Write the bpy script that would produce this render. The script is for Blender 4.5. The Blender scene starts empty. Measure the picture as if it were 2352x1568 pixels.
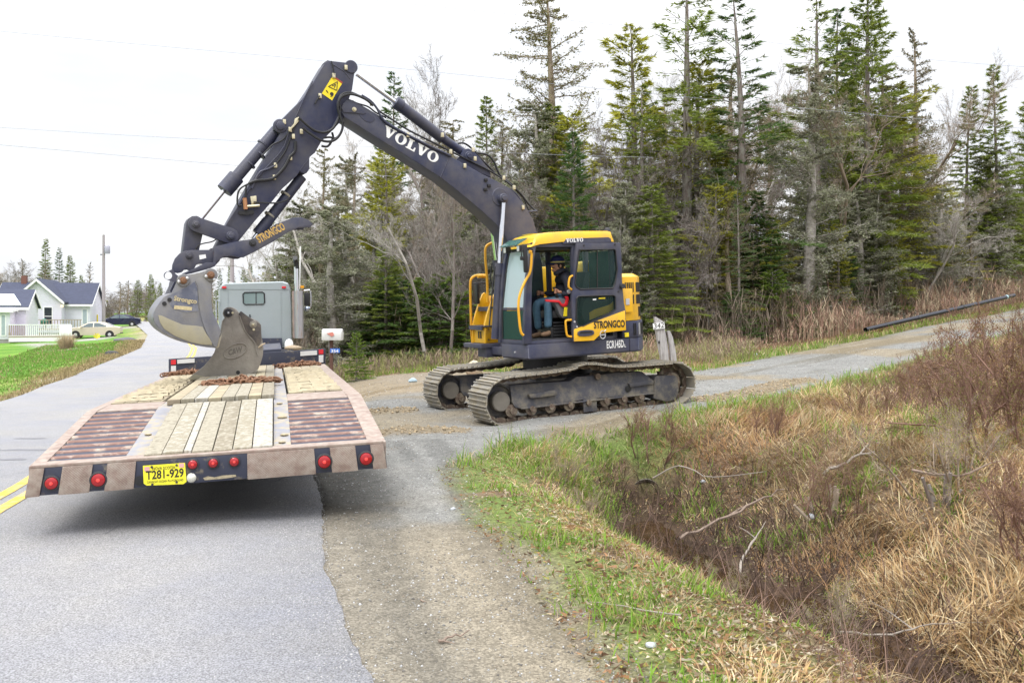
import bpy, math, random
import numpy as np
from mathutils import Vector, Matrix
random.seed(7); rng = np.random.default_rng(7)
R = math.radians
# ------------------------------------------------------------------ camera, world, sun, exposure
FPX, CX, HY, EYE = 1957.0, 1176.0, 715.0, 1.65      # focal length and horizon in units of a 2352 x 1568 picture
sc = bpy.context.scene
cam_d = bpy.data.cameras.new('camera'); cam = bpy.data.objects.new('camera', cam_d)
sc.collection.objects.link(cam); sc.camera = cam
cam.location = (0, 0, EYE); cam.rotation_euler = (R(90), 0, 0)
cam_d.sensor_width = 36; cam_d.lens = 36 * FPX / 2352; cam_d.shift_y = -(784 - HY) / 2352
cam_d.clip_start = .05; cam_d.clip_end = 6000
cam_d.dof.use_dof = False
SUN_EL, SUN_AZ = R(58), R(200)
world = bpy.data.worlds.new('World'); sc.world = world; world.use_nodes = True
wn, wl = world.node_tree.nodes, world.node_tree.links
for n in list(wn): wn.remove(n)
wo = wn.new('ShaderNodeOutputWorld'); bgn = wn.new('ShaderNodeBackground'); wl.new(bgn.outputs[0], wo.inputs[0])
sky = wn.new('ShaderNodeTexSky'); sky.sky_type = 'NISHITA'; sky.sun_disc = False
sky.sun_elevation = SUN_EL; sky.sun_rotation = SUN_AZ; sky.dust_density = 4
# overcast deck over the sky: white cloud, brighter towards the zenith, faint grey-blue modelling
tc = wn.new('ShaderNodeTexCoord'); sep = wn.new('ShaderNodeSeparateXYZ'); wl.new(tc.outputs['Generated'], sep.inputs[0])
def wmath(op, a, b=None, clamp=False):
    m = wn.new('ShaderNodeMath'); m.operation = op; m.use_clamp = clamp
    for i, v in enumerate((a, b)):
        if v is None: continue
        if isinstance(v, (int, float)): m.inputs[i].default_value = v
        else: wl.new(v, m.inputs[i])
    return m.outputs[0]
zz_ = wmath('MAXIMUM', sep.outputs['Z'], 0.0)
mp = wn.new('ShaderNodeMapping'); mp.inputs['Scale'].default_value = (1.2, 1.2, 5.0); wl.new(tc.outputs['Generated'], mp.inputs[0])
cn = wn.new('ShaderNodeTexNoise'); cn.inputs['Scale'].default_value = 1.6; cn.inputs['Detail'].default_value = 5; cn.inputs['Roughness'].default_value = .55
wl.new(mp.outputs[0], cn.inputs['Vector'])
lum = wmath('MULTIPLY_ADD', wmath('POWER', zz_, 3.0), 27.0); lum.node.inputs[2].default_value = 7.1
cr = wn.new('ShaderNodeValToRGB'); wl.new(cn.outputs['Fac'], cr.inputs[0])
cr.color_ramp.elements[0].position = .34; cr.color_ramp.elements[0].color = (.84, .88, .95, 1)
cr.color_ramp.elements[1].position = .56; cr.color_ramp.elements[1].color = (1.0, 1.0, 1.02, 1)
vm = wn.new('ShaderNodeVectorMath'); vm.operation = 'SCALE'; wl.new(cr.outputs[0], vm.inputs[0]); wl.new(lum, vm.inputs['Scale'])
mx = wn.new('ShaderNodeMix'); mx.data_type = 'RGBA'; mx.inputs['Factor'].default_value = .93
wl.new(sky.outputs[0], mx.inputs['A']); wl.new(vm.outputs[0], mx.inputs['B']); wl.new(mx.outputs['Result'], bgn.inputs['Color'])
bgn.inputs['Strength'].default_value = .1
sun_d = bpy.data.lights.new('sun', 'SUN'); sun = bpy.data.objects.new('sun', sun_d); sc.collection.objects.link(sun)
sun_d.energy = 1.3; sun_d.angle = R(25); sun_d.color = (1, .97, .92)
sdir = Vector((math.sin(SUN_AZ) * math.cos(SUN_EL), math.cos(SUN_AZ) * math.cos(SUN_EL), math.sin(SUN_EL)))
sun.rotation_euler = sdir.to_track_quat('Z', 'Y').to_euler()
sc.view_settings.view_transform = 'Standard'; sc.view_settings.look = 'None'
sc.view_settings.exposure = .68; sc.view_settings.gamma = 1; sc.view_settings.use_curve_mapping = False
sc.cycles.max_bounces = 6; sc.cycles.diffuse_bounces = 3; sc.cycles.glossy_bounces = 3
sc.cycles.transmission_bounces = 4; sc.cycles.transparent_max_bounces = 8
sc.cycles.caustics_reflective = False; sc.cycles.caustics_refractive = False

# ------------------------------------------------------------------ helpers
COL = sc.collection
def tag(o, label=None, cat=None, group=None, kind=None):
    if label: o['label'] = label
    if cat: o['category'] = cat
    if group: o['group'] = group
    if kind: o['kind'] = kind
    return o
def empty(name, loc, label=None, cat=None, group=None, rz=0):
    o = bpy.data.objects.new(name, None); COL.objects.link(o); o.location = loc; o.rotation_euler[2] = rz
    o.empty_display_size = .2
    return tag(o, label, cat, group)
def copy_tree(o, parent=None, loc=None, rz=None, scale=None, label=None, group=None):
    c = o.copy(); COL.objects.link(c)
    if parent is not None: c.parent = parent
    if loc is not None: c.location = loc
    if rz is not None: c.rotation_euler[2] = rz
    if scale is not None: c.scale = scale if hasattr(scale, '__len__') else (scale,) * 3
    if label: c['label'] = label
    if group: c['group'] = group
    for ch in list(o.children): copy_tree(ch, c)
    return c
def root_loc(o):
    v = Vector((0, 0, 0))
    while o is not None: v = v + o.location; o = o.parent
    return v
def rgb(h):            # sRGB hex -> linear
    h = h.lstrip('#'); c = [int(h[i:i+2], 16) / 255 for i in (0, 2, 4)]
    return tuple(x / 12.92 if x <= .04045 else ((x + .055) / 1.055) ** 2.4 for x in c)
class MB:
    def __init__(s): s.v = []; s.f = []
    def add(s, vs, fs):
        b = len(s.v); s.v += [tuple(v) for v in vs]; s.f += [tuple(i + b for i in f) for f in fs]; return s
    def box(s, c, size, ax=None):
        c = Vector(c); ax = ax or (Vector((1,0,0)), Vector((0,1,0)), Vector((0,0,1)))
        h = [Vector(a) * (d / 2) for a, d in zip(ax, size)]
        vs = [c + h[0]*i + h[1]*j + h[2]*k for k in (-1,1) for j in (-1,1) for i in (-1,1)]
        return s.add(vs, [(0,2,3,1),(4,5,7,6),(0,1,5,4),(2,6,7,3),(0,4,6,2),(1,3,7,5)])
    def prism(s, pts, vec):
        n = len(pts); vec = Vector(vec); p = [Vector(q) for q in pts]
        return s.add(p + [q + vec for q in p], [tuple(range(n))[::-1], tuple(range(n, 2*n))] + [(i, (i+1) % n, n + (i+1) % n, n + i) for i in range(n)])
    def tube(s, path, r, n=8, caps=True):
        P = [Vector(p) for p in path]; m = len(P); rr = r if hasattr(r, '__len__') else [r] * m
        up = None; vs = []
        for i in range(m):
            t = (P[min(i+1, m-1)] - P[max(i-1, 0)]); t = t.normalized() if t.length > 1e-9 else Vector((0,0,1))
            if up is None:
                up = t.orthogonal().normalized()
            else:
                up = up - t * up.dot(t); up = up.normalized() if up.length > 1e-6 else t.orthogonal().normalized()
            w = t.cross(up)
            for k in range(n):
                a = 2 * math.pi * k / n; vs.append(P[i] + (up * math.cos(a) + w * math.sin(a)) * rr[i])
        fs = [(i*n + k, i*n + (k+1) % n, (i+1)*n + (k+1) % n, (i+1)*n + k) for i in range(m-1) for k in range(n)]
        if caps: fs += [tuple(range(n))[::-1], tuple((m-1)*n + k for k in range(n))]
        return s.add(vs, fs)
    def cyl(s, a, b, r, n=20): return s.tube([a, b], r, n)
    def lathe(s, c, axis, prof, n=24):       # prof: list of (radius, distance along axis)
        c = Vector(c); t = Vector(axis).normalized(); u = t.orthogonal().normalized(); w = t.cross(u)
        vs = [c + t*d + (u*math.cos(2*math.pi*k/n) + w*math.sin(2*math.pi*k/n)) * max(r, 1e-4) for r, d in prof for k in range(n)]
        m = len(prof)
        return s.add(vs, [(i*n+k, i*n+(k+1) % n, (i+1)*n+(k+1) % n, (i+1)*n+k) for i in range(m-1) for k in range(n)] + [tuple(range(n))[::-1], tuple((m-1)*n+k for k in range(n))])
    def sphere(s, c, r, n=10, sq=(1,1,1)):
        c = Vector(c); vs = []; 
        for i in range(n + 1):
            th = math.pi * i / n
            for k in range(n): a = 2*math.pi*k/n; vs.append(c + Vector((math.sin(th)*math.cos(a)*r*sq[0], math.sin(th)*math.sin(a)*r*sq[1], math.cos(th)*r*sq[2])))
        return s.add(vs, [(i*n+k, i*n+(k+1) % n, (i+1)*n+(k+1) % n, (i+1)*n+k) for i in range(n) for k in range(n)])
    def build(s, name, mat, parent=None, smooth=False, bevel=0, tagd=None):
        off = root_loc(parent) if parent is not None else Vector((0,0,0))
        me = bpy.data.meshes.new(name); me.from_pydata([tuple(Vector(v) - off) for v in s.v], [], s.f)
        me.validate(); me.materials.append(mat)
        o = bpy.data.objects.new(name, me); COL.objects.link(o)
        if parent is not None: o.parent = parent
        import bmesh
        bm = bmesh.new(); bm.from_mesh(me)
        bmesh.ops.remove_doubles(bm, verts=bm.verts, dist=1e-5)
        bmesh.ops.recalc_face_normals(bm, faces=bm.faces)
        if bevel:
            es = [e for e in bm.edges if len(e.link_faces) == 2 and e.calc_face_angle(0) > .6]
            bmesh.ops.bevel(bm, geom=es, offset=bevel, segments=2, affect='EDGES', profile=.6, clamp_overlap=True)
        bm.to_mesh(me); bm.free()
        if smooth or bevel:
            me.polygons.foreach_set('use_smooth', [True] * len(me.polygons))
            try: me.set_sharp_from_angle(angle=R(38))
            except Exception: pass
        if tagd: tag(o, *tagd)
        return o
def npmesh(name, V, quads=None, tris=None, mat=None, col=None, parent=None, smooth=False):
    me = bpy.data.meshes.new(name); V = np.asarray(V, np.float32); me.vertices.add(len(V)); me.vertices.foreach_set('co', V.ravel())
    parts, sizes = [], []
    if quads is not None and len(quads): parts.append(np.asarray(quads, np.int32).ravel()); sizes.append(np.full(len(quads), 4, np.int32))
    if tris is not None and len(tris): parts.append(np.asarray(tris, np.int32).ravel()); sizes.append(np.full(len(tris), 3, np.int32))
    li = np.concatenate(parts); sz = np.concatenate(sizes)
    me.loops.add(len(li)); me.loops.foreach_set('vertex_index', li)
    me.polygons.add(len(sz)); me.polygons.foreach_set('loop_start', np.concatenate([[0], np.cumsum(sz)[:-1]]).astype(np.int32))
    try: me.polygons.foreach_set('loop_total', sz)
    except Exception: pass
    if col is not None:
        a = me.color_attributes.new('Col', 'FLOAT_COLOR', 'POINT'); c = np.ones((len(V), 4), np.float32); c[:, :3] = col; a.data.foreach_set('color', c.ravel())
    me.update(calc_edges=True)
    if smooth: me.polygons.foreach_set('use_smooth', np.ones(len(sz), bool))
    if mat: me.materials.append(mat)
    o = bpy.data.objects.new(name, me); COL.objects.link(o)
    if parent is not None: o.parent = parent
    return o
# zoomed crops of the photograph: (origin x, origin y, scale) in 2500-px source units -> working units
ZT = {1:(0,500,2.1186), 2:(350,100,2.5283), 3:(350,650,2.7517), 4:(780,150,3.2), 5:(1100,520,2.9032), 6:(1240,570,5.228), 7:(0,560,5.226),
      8:(370,560,5.2267), 9:(1020,860,6.1895), 10:(1380,860,6.9176), 11:(1120,560,4.6118), 12:(680,580,4.3556), 14:(1260,600,6.8174), 15:(1700,580,2.94)}
def D(z, x, y):
    if z == 0: return x, y
    ox, oy, s = ZT[z]; return (ox + x / s) * .9408, (oy + y / s) * .9408
def at(x, y, depth): return Vector(((x - CX) / FPX * depth, depth, EYE - (y - HY) / FPX * depth))
class Plane:                     # a vertical plane through (ox, oy) with horizontal unit normal n
    def __init__(s, o, n): s.n = Vector((n[0], n[1], 0)).normalized(); s.k = s.n.x * o[0] + s.n.y * o[1]
    def p(s, x, y):
        rx = (x - CX) / FPX; t = s.k / (s.n.x * rx + s.n.y); return Vector((rx * t, t, EYE - (y - HY) / FPX * t))
def lerp(a, b, t): return a + (b - a) * t
def smooth_path(pts, k=6):      # Catmull-Rom
    P = [Vector(p) for p in pts]; P = [P[0]*2 - P[1]] + P + [P[-1]*2 - P[-2]]; out = []
    for i in range(1, len(P) - 2):
        for j in range(k):
            t = j / k; a, b, c, d = P[i-1], P[i], P[i+1], P[i+2]
            out.append(.5 * ((2*b) + (c - a)*t + (2*a - 5*b + 4*c - d)*t*t + (3*b - a - 3*c + d)*t*t*t))
    out.append(P[-2]); return out
def smooth_loop(pts, k=6):
    P = [Vector(p) for p in pts]; n = len(P); out = []
    for i in range(n):
        a, b, c, d = P[i-1], P[i], P[(i+1) % n], P[(i+2) % n]
        for j in range(k):
            t = j / k; out.append(.5 * ((2*b) + (c - a)*t + (2*a - 5*b + 4*c - d)*t*t + (3*b - a - 3*c + d)*t*t*t))
    return out
# ------------------------------------------------------------------ materials
def M(name, col, rough=.6, metal=0.0, var=.12, vs=6.0, dirt=None, dirt_amt=.5, dirt_s=2.5, dirt_hard=.12, bump=0.0, bs=40.0, spec=.5, coat=0.0,
      stretch=None, attr=False, emit=0.0, sub=0.0, trans=0.0):
    m = bpy.data.materials.new(name); m.use_nodes = True; nt = m.node_tree; N, L = nt.nodes, nt.links
    b = N['Principled BSDF']; b.inputs['Roughness'].default_value = rough; b.inputs['Metallic'].default_value = metal
    b.inputs['Specular IOR Level'].default_value = spec; b.inputs['Coat Weight'].default_value = coat
    tcn = N.new('ShaderNodeTexCoord'); vec = tcn.outputs['Object']
    if stretch:
        mpn = N.new('ShaderNodeMapping'); mpn.inputs['Scale'].default_value = stretch; L.new(vec, mpn.inputs[0]); vec = mpn.outputs[0]
    n1 = N.new('ShaderNodeTexNoise'); n1.inputs['Scale'].default_value = vs; n1.inputs['Detail'].default_value = 5; n1.inputs['Roughness'].default_value = .6
    L.new(vec, n1.inputs['Vector'])
    mr = N.new('ShaderNodeMapRange'); mr.inputs[1].default_value = .25; mr.inputs[2].default_value = .75
    mr.inputs[3].default_value = 1 - var; mr.inputs[4].default_value = 1 + var; L.new(n1.outputs['Fac'], mr.inputs[0])
    if attr:
        at_ = N.new('ShaderNodeAttribute'); at_.attribute_name = 'Col'; base = at_.outputs['Color']
    else:
        rg = N.new('ShaderNodeRGB'); rg.outputs[0].default_value = (*col, 1); base = rg.outputs[0]
    sc_ = N.new('ShaderNodeVectorMath'); sc_.operation = 'SCALE'; L.new(base, sc_.inputs[0]); L.new(mr.outputs[0], sc_.inputs['Scale']); cur = sc_.outputs[0]
    if dirt:
        n2 = N.new('ShaderNodeTexNoise'); n2.inputs['Scale'].default_value = dirt_s; n2.inputs['Detail'].default_value = 8; n2.inputs['Roughness'].default_value = .68
        L.new(vec, n2.inputs['Vector'])
        m2 = N.new('ShaderNodeMapRange'); c = .5 + (.5 - dirt_amt) * .45
        m2.inputs[1].default_value = c - dirt_hard; m2.inputs[2].default_value = c + dirt_hard; L.new(n2.outputs['Fac'], m2.inputs[0])
        mix = N.new('ShaderNodeMix'); mix.data_type = 'RGBA'; L.new(m2.outputs[0], mix.inputs['Factor']); L.new(cur, mix.inputs['A']); mix.inputs['B'].default_value = (*dirt, 1)
        cur = mix.outputs['Result']
        if metal > .2 or coat > 0 or rough < .5:
            m3 = N.new('ShaderNodeMapRange'); m3.inputs[3].default_value = rough; m3.inputs[4].default_value = .85; L.new(m2.outputs[0], m3.inputs[0]); L.new(m3.outputs[0], b.inputs['Roughness'])
    L.new(cur, b.inputs['Base Color'])
    if emit: L.new(cur, b.inputs['Emission Color']); b.inputs['Emission Strength'].default_value = emit
    if trans: b.inputs['Transmission Weight'].default_value = trans
    if sub:
        tr = N.new('ShaderNodeBsdfTranslucent'); L.new(cur, tr.inputs['Color']); ms = N.new('ShaderNodeMixShader'); ms.inputs[0].default_value = sub
        L.new(b.outputs[0], ms.inputs[1]); L.new(tr.outputs[0], ms.inputs[2]); L.new(ms.outputs[0], N['Material Output'].inputs['Surface'])
    if bump:
        nb = N.new('ShaderNodeTexNoise'); nb.inputs['Scale'].default_value = bs; nb.inputs['Detail'].default_value = 4; L.new(vec, nb.inputs['Vector'])
        bp = N.new('ShaderNodeBump'); bp.inputs['Strength'].default_value = min(bump, 1); bp.inputs['Distance'].default_value = .01 * max(1, bump); L.new(nb.outputs['Fac'], bp.inputs['Height']); L.new(bp.outputs[0], b.inputs['Normal'])
    return m
def glass_mat(name, col, alpha=.35, rough=.05):
    m = bpy.data.materials.new(name); m.use_nodes = True; N, L = m.node_tree.nodes, m.node_tree.links
    b = N['Principled BSDF']; b.inputs['Base Color'].default_value = (*col, 1); b.inputs['Roughness'].default_value = rough
    t = N.new('ShaderNodeBsdfTransparent'); t.inputs[0].default_value = (.90, .97, .94, 1)
    ms = N.new('ShaderNodeMixShader'); fr = N.new('ShaderNodeFresnel'); fr.inputs[0].default_value = 1.6
    ad = N.new('ShaderNodeMath'); ad.operation = 'ADD'; ad.inputs[1].default_value = alpha; ad.use_clamp = True; L.new(fr.outputs[0], ad.inputs[0]); L.new(ad.outputs[0], ms.inputs[0])
    L.new(t.outputs[0], ms.inputs[1]); L.new(b.outputs[0], ms.inputs[2]); L.new(ms.outputs[0], N['Material Output'].inputs['Surface']); return m
MUD = (.30, .26, .19)
mt = dict(
  grey=M('machine_grey_paint', rgb('#353950'), .42, spec=.4, var=.08, dirt=(.13,.12,.12), dirt_amt=.3, dirt_s=1.7, dirt_hard=.2, coat=.08),
  arm=M('arm_grey_paint', rgb('#2d314b'), .42, spec=.4, var=.08, dirt=(.10,.095,.10), dirt_amt=.3, dirt_s=1.7, dirt_hard=.2, coat=.08),
  yellow=M('machine_yellow_paint', (.90, .50, .02), .36, var=.05, dirt=(.42,.27,.08), dirt_amt=.16, dirt_s=3, dirt_hard=.2, coat=.25),
  rail=M('yellow_tube_paint', (.76, .38, .02), .4, var=.06),
  black=M('black_rubber', (.014,.014,.016), .5, var=.2),
  dark=M('dark_cab_trim', (.035,.035,.04), .6, var=.2),
  chrome=M('chrome_rod', (.72,.74,.80), .18, 1.0, var=.04),
  steel=M('worn_track_steel', (.34,.33,.31), .48, .55, var=.2, vs=20, dirt=(.36,.31,.22), dirt_amt=.5, dirt_s=5, dirt_hard=.15),
  frame=M('muddy_track_frame', (.055,.055,.068), .6, var=.15, dirt=(.20,.175,.13), dirt_amt=.36, dirt_s=3.5, dirt_hard=.12, bump=.3),
  link=M('rusty_chain_link', (.12,.085,.065), .75, .2, var=.3, vs=30, dirt=MUD, dirt_amt=.35, dirt_s=12),
  idler=M('idler_steel', (.22,.20,.17), .6, .3, var=.15, vs=6),
  glass=glass_mat('tinted_cab_glass', (.10,.20,.19), .04, .03),
  wglass=glass_mat('windshield_glass_sky_tint', (.55,.68,.72), .52, .04),  # pale, half-opaque base colour stands in for sky reflected in the pane
  bucket=M('bucket_worn_steel', (.185,.19,.225), .5, .3, var=.15, vs=4, dirt=(.25,.235,.20), dirt_amt=.3, dirt_s=2.0, dirt_hard=.18, bump=.2),
  wear=M('bucket_wear_plate', (.33,.30,.21), .65, .1, var=.15, vs=5, dirt=(.22,.21,.19), dirt_amt=.3),
  oldbucket=M('old_bucket_steel', (.33,.305,.27), .6, .3, var=.2, vs=3, dirt=(.19,.165,.15), dirt_amt=.4, dirt_s=2.2, dirt_hard=.2, bump=.4),
  rust=M('brown_rust', (.20,.105,.06), .85, 0, var=.3, vs=20),
  white=M('white_print', (.8,.8,.8), .6, var=.02), blackprint=M('black_print', (.02,.018,.016), .6, var=.02),
  goldprint=M('worn_gold_print', (.58,.36,.09), .7, var=.25, vs=30, dirt=(.16,.14,.13), dirt_amt=.3, dirt_s=14),
  palegold=M('faded_gold_print', (.50,.42,.25), .7, var=.25, vs=30),
  ylabel=M('yellow_sticker', (.85,.66,.02), .5, var=.03), silver=M('silver_badge', (.6,.6,.62), .35, .5, var=.05),
  red=M('red_lever', (.62,.02,.03), .4, var=.06), brass=M('plated_fitting', (.66,.60,.42), .35, .7, var=.15, vs=40),
)
# ------------------------------------------------------------------ terrain
def vnoise(x, y, s, seed=0, oct=4):
    out = 0; amp = 1; tot = 0
    for o in range(oct):
        xs, ys = x * s + 17.3 * o + seed * 3.1, y * s - 9.7 * o + seed * 7.7
        xi, yi = np.floor(xs), np.floor(ys); fx, fy = xs - xi, ys - yi; fx = fx*fx*(3-2*fx); fy = fy*fy*(3-2*fy)
        def h(a, b):
            v = np.sin(a * 127.1 + b * 311.7 + seed * 74.7 + o * 13.1) * 43758.5453; return v - np.floor(v)
        n = (h(xi, yi)*(1-fx) + h(xi+1, yi)*fx)*(1-fy) + (h(xi, yi+1)*(1-fx) + h(xi+1, yi+1)*fx)*fy
        out = out + n * amp; tot += amp; amp *= .5; s = s * 2
    return out / tot
RP_Y = np.array([-60, 0, 7, 10, 13, 18, 27, 33, 40, 48, 70, 110, 130, 400, 3000.]); RP_Z = np.array([0, 0, 0, -.15, -.35, -.59, -.6, -.5, -.42, -.43, -.31, .24, .1, -2, -2.])
def road_z(Y): return np.interp(Y, RP_Y, RP_Z)
RR_Y = np.array([-60, 3.79, 39.9, 48, 70, 110, 140, 400.])            # right edge of the asphalt
RR_X = np.array([17.9, -.63, -11.2, -13.9, -22.8, -41.5, -62, -260.])
def road_right(Y): return np.interp(Y, RR_Y, RR_X) + .07*np.sin(Y*.9) * (Y < 30)
def road_left(Y): return road_right(Y) - np.interp(Y, [0, 18, 40, 110], [6.85, 7.0, 7.0, 7.3])
CP = [ # control points: x, y, height
 (1.2,0,0),(1.9,-6,0),(.8,2.5,0),(.53,3.79,0),(.31,4.86,0),(-.16,6.66,0),(-.65,8.97,0),(-.33,9.9,.0),(.3,10.9,-.01),(-1.6,9,0),(-2,12,-.02),(-3,14,-.1),(-3.4,17,-.2),(-2.2,16,.0),(-3.6,22,-.12),(-1.2,23,0.03),(-5.2,22,-.4),(-5,26,-.3),
 (.76,11.95,-.03),(-.3,12.5,-.034),(2.8,14.0,.12),(2.97,13.4,.06),(4.1,14.8,.12),(5.4,15.9,.17),(7.5,18.3,.3),(9.45,20.1,.5),(11.6,22,.75),(12.7,23,.85),
 (1.5,16.5,.1),(-1.5,15,0),(1.5,20.5,.1),(4.54,21,.17),(6.6,23,.33),(9.26,25.5,.57),(12.7,28.5,.89),(17.1,32.5,1.33),(22.2,37,1.82),(20,30,1.4),(27,36,2.1),(40,50,3.2),
 (0,26,.05),(5,28,.2),(10,32,.6),(18,40,1.3),(0,40,.2),(15,55,1.2),(40,80,3),(-6,34,-.3),(0,80,.4),
 # verge and ditch
 (1.0,6.2,-.12),(.6,7.4,-.12),(.4,8.8,-.22),(.75,10.3,-.25),(1.35,5.2,-.1),(1.5,4.2,-.1),(1.75,3.2,-.1),(2.6,1,-.1),
 (1.75,11.3,-.85),(1.75,10.3,-1.05),(2.1,9,-1.06),(2.5,7.6,-1.08),(2.95,6.1,-1.1),(3.4,4.2,-1.12),(4.0,1.5,-1.15),(4.6,-3,-1.2),
 (1.15,8.9,-.78),(1.45,7.3,-.78),(1.95,6,-.75),(2.45,4.6,-.7),(1.15,10.2,-.95),(1.35,9.6,-1.06),
 (2.75,9.9,-.75),(3.1,8.8,-.7),(3.55,7.6,-.65),(3.9,6.2,-.62),(4.4,4.6,-.6),(5.2,2,-.6),
 (2.6,11.9,-.12),(2.0,12.0,-.14),(1.75,11.6,-.4),(1.6,12.6,.0),(2.4,12.8,.03),(1.0,13.0,-.0),(2.0,13.4,.05),(3.3,13.2,.07),(3.6,10.6,-.1),(4.1,9.2,-.08),(4.6,7.6,0),(5.1,6,.0),(5.6,4,0),(6.5,0,.05),
 (4,13,.0),(5.5,12,.15),(6.3,9.8,.33),(7,7.5,.45),(8,4,.5),(6.2,14.3,.12),(8.5,16,.35),(8,12.5,.45),(11,18.5,.75),(12,14,.9),(14,20,1.1),(10,8,.8),(20,22,1.6),(20,10,1.4),(40,20,2.6),(40,-10,2),(12,-6,.9),
 # left lawn
 (-13.2,20,-.78),(-11,14,-.6),(-8.5,4,-.3),(-14.5,26,-.9),(-18.5,33,-.75),(-23,42,-.7),(-27,50,-.72),(-36,72,-.7),(-20,20,-.72),(-30,30,-.75),(-25,60,-.8),(-41,71,-.9),(-38.2,78,-.76),(-48.3,105,-.1),(-45.5,95,-.4),(-60,60,-1),(-70,100,-.9),(-50,10,-.8),(-20,0,-.5),(-100,100,-1),(-100,0,-1),(-60,140,.0),(-30,120,.1),(-20,90,-.2),(-18,60,-.4),(-45,130,.2),
 (-80,200,-1),(0,200,0),(100,200,3),(120,60,4),(120,-60,3),(0,-60,0),(-60,-60,-.5),(200,300,3),(-200,300,-2),(-200,-60,-1),
]
for yy_ in (-30, -12, -4, 1, 4, 7, 9, 11, 13, 15.5, 18, 22, 27, 33, 40, 48, 58, 70, 90, 110, 130):
    for f_ in (0., .5, 1.):
        xx_ = float(lerp(road_left(yy_), road_right(yy_), f_)); CP.append((xx_, yy_, float(road_z(yy_))))
CPA = np.array(CP, float)
_, ui = np.unique(CPA[:, :2].round(2), axis=0, return_index=True); CPA = CPA[ui]
def _u(r2): return np.where(r2 > 0, r2 * np.log(np.maximum(r2, 1e-12)), 0)
_S = lambda x, y: (np.sign(x) * np.log1p(np.abs(x) / 12.) * 12, np.sign(y) * np.log1p(np.abs(y) / 12.) * 12)   # compress far distances
_px, _py = _S(CPA[:, 0], CPA[:, 1]); NCP = len(_px)
_K = _u((_px[:, None] - _px)**2 + (_py[:, None] - _py)**2); _P = np.stack([np.ones(NCP), _px, _py], 1)
_A = np.zeros((NCP+3, NCP+3)); _A[:NCP, :NCP] = _K + np.eye(NCP) * .02; _A[:NCP, NCP:] = _P; _A[NCP:, :NCP] = _P.T
TPSW = np.linalg.solve(_A, np.concatenate([CPA[:, 2], np.zeros(3)]))
def tps(X, Y):
    x, y = _S(X.ravel(), Y.ravel()); out = np.empty(x.size)
    for i in range(0, x.size, 20000):
        a, b = x[i:i+20000], y[i:i+20000]
        out[i:i+20000] = _u((a[:, None] - _px)**2 + (b[:, None] - _py)**2) @ TPSW[:NCP] + TPSW[NCP] + TPSW[NCP+1]*a + TPSW[NCP+2]*b
    return out.reshape(X.shape)
def sstep(a, b, x): t = np.clip((x - a) / (b - a), 0, 1); return t*t*(3-2*t)
GRAVEL = np.array([(8,-12),(-.0,-.5),(-1.0,3.0),(-1.9,6.9),(-3.9,13.2),(-5.8,20.),(-6.8,22.6),(-3.5,23.1),(-1.2,23.3),(1.0,21.2),(3,20.6),(4.54,21.),(6.6,23),(9.26,25.5),(12.7,28.5),(17.1,32.5),(22.2,37),(40,52),
  (46,47),(27,32.6),(18,26.8),(12.7,23),(11.6,22),(9.45,20.1),(7.5,18.3),(5.4,15.9),(4.1,14.8),(2.97,13.5),(1.8,12.4),(.76,11.75),(-.1,10.4),(-.5,9.5),(-.66,8.9),(-.45,7.8),(-.2,6.66),(.08,5.7),(.31,4.86),(.53,3.79),(.85,2.5),(1.6,0),(9,-12)])
def poly_sd(X, Y, P):            # signed distance to a polygon, positive inside
    x, y = X.ravel(), Y.ravel(); inside = np.zeros(x.size, bool); d = np.full(x.size, 1e9); n = len(P)
    for i in range(n):
        (x0, y0), (x1, y1) = P[i], P[(i+1) % n]
        c = ((y0 > y) != (y1 > y)) & (x < (x1-x0) * (y-y0) / (y1-y0+1e-12) + x0); inside ^= c
        t = np.clip(((x-x0)*(x1-x0) + (y-y0)*(y1-y0)) / ((x1-x0)**2 + (y1-y0)**2 + 1e-12), 0, 1)
        d = np.minimum(d, np.hypot(x - x0 - t*(x1-x0), y - y0 - t*(y1-y0)))
    return np.where(inside, d, -d).reshape(X.shape)
def in_road(X, Y): return np.minimum(road_right(Y) - X, X - road_left(Y))
def ground_z(X, Y, detail=True):
    X, Y = np.asarray(X, float), np.asarray(Y, float)
    h = tps(X, Y); rd = in_road(X, Y)
    h = lerp(h, road_z(Y), sstep(-1.0, -.1, rd)); h = np.where(rd > .02, h - .05, h)
    far = np.clip(np.hypot(X, Y) / 300, 0, 1); h = np.clip(h, -1.35, 8) - far * 0
    if detail:
        g = poly_sd(X, Y, GRAVEL); off = sstep(.1, -.5, g) * sstep(.0, -1, rd)
        rough = sstep(.8, 2.2, X + .25*(Y < 12)) * (Y < 60)
        h = h + off * ((vnoise(X, Y, .9, 3) - .5) * (.06 + .16*rough) + (vnoise(X, Y, 4.5, 5, 3) - .5) * (.02 + .07*rough))
        h = h + sstep(0, .3, g) * ((vnoise(X, Y, 1.2, 8, 3) - .5) * .03 + (vnoise(X, Y, 9, 9, 3) - .5) * .012)
    return h
def gz(x, y): return float(ground_z(np.array([x]), np.array([y]))[0])
def axis(segs):
    out = []
    for a, b, st in segs: out += list(np.arange(a, b, st))
    out.append(segs[-1][1]); return np.array(out)
gx = axis([(-1500,-400,150),(-400,-120,20),(-120,-40,4),(-40,-12,.8),(-12,-4,.25),(-4,-2,.1),(-2,8,.06),(8,14,.12),(14,30,.4),(30,80,2),(80,300,15),(300,1500,150)])
gy = axis([(-200,-40,20),(-40,-6,2),(-6,2.6,.3),(2.6,13.5,.06),(13.5,24,.12),(24,44,.3),(44,80,1),(80,140,3),(140,400,20),(400,1700,130)])
GX, GY = np.meshgrid(gx, gy); GZ = ground_z(GX, GY)
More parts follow.
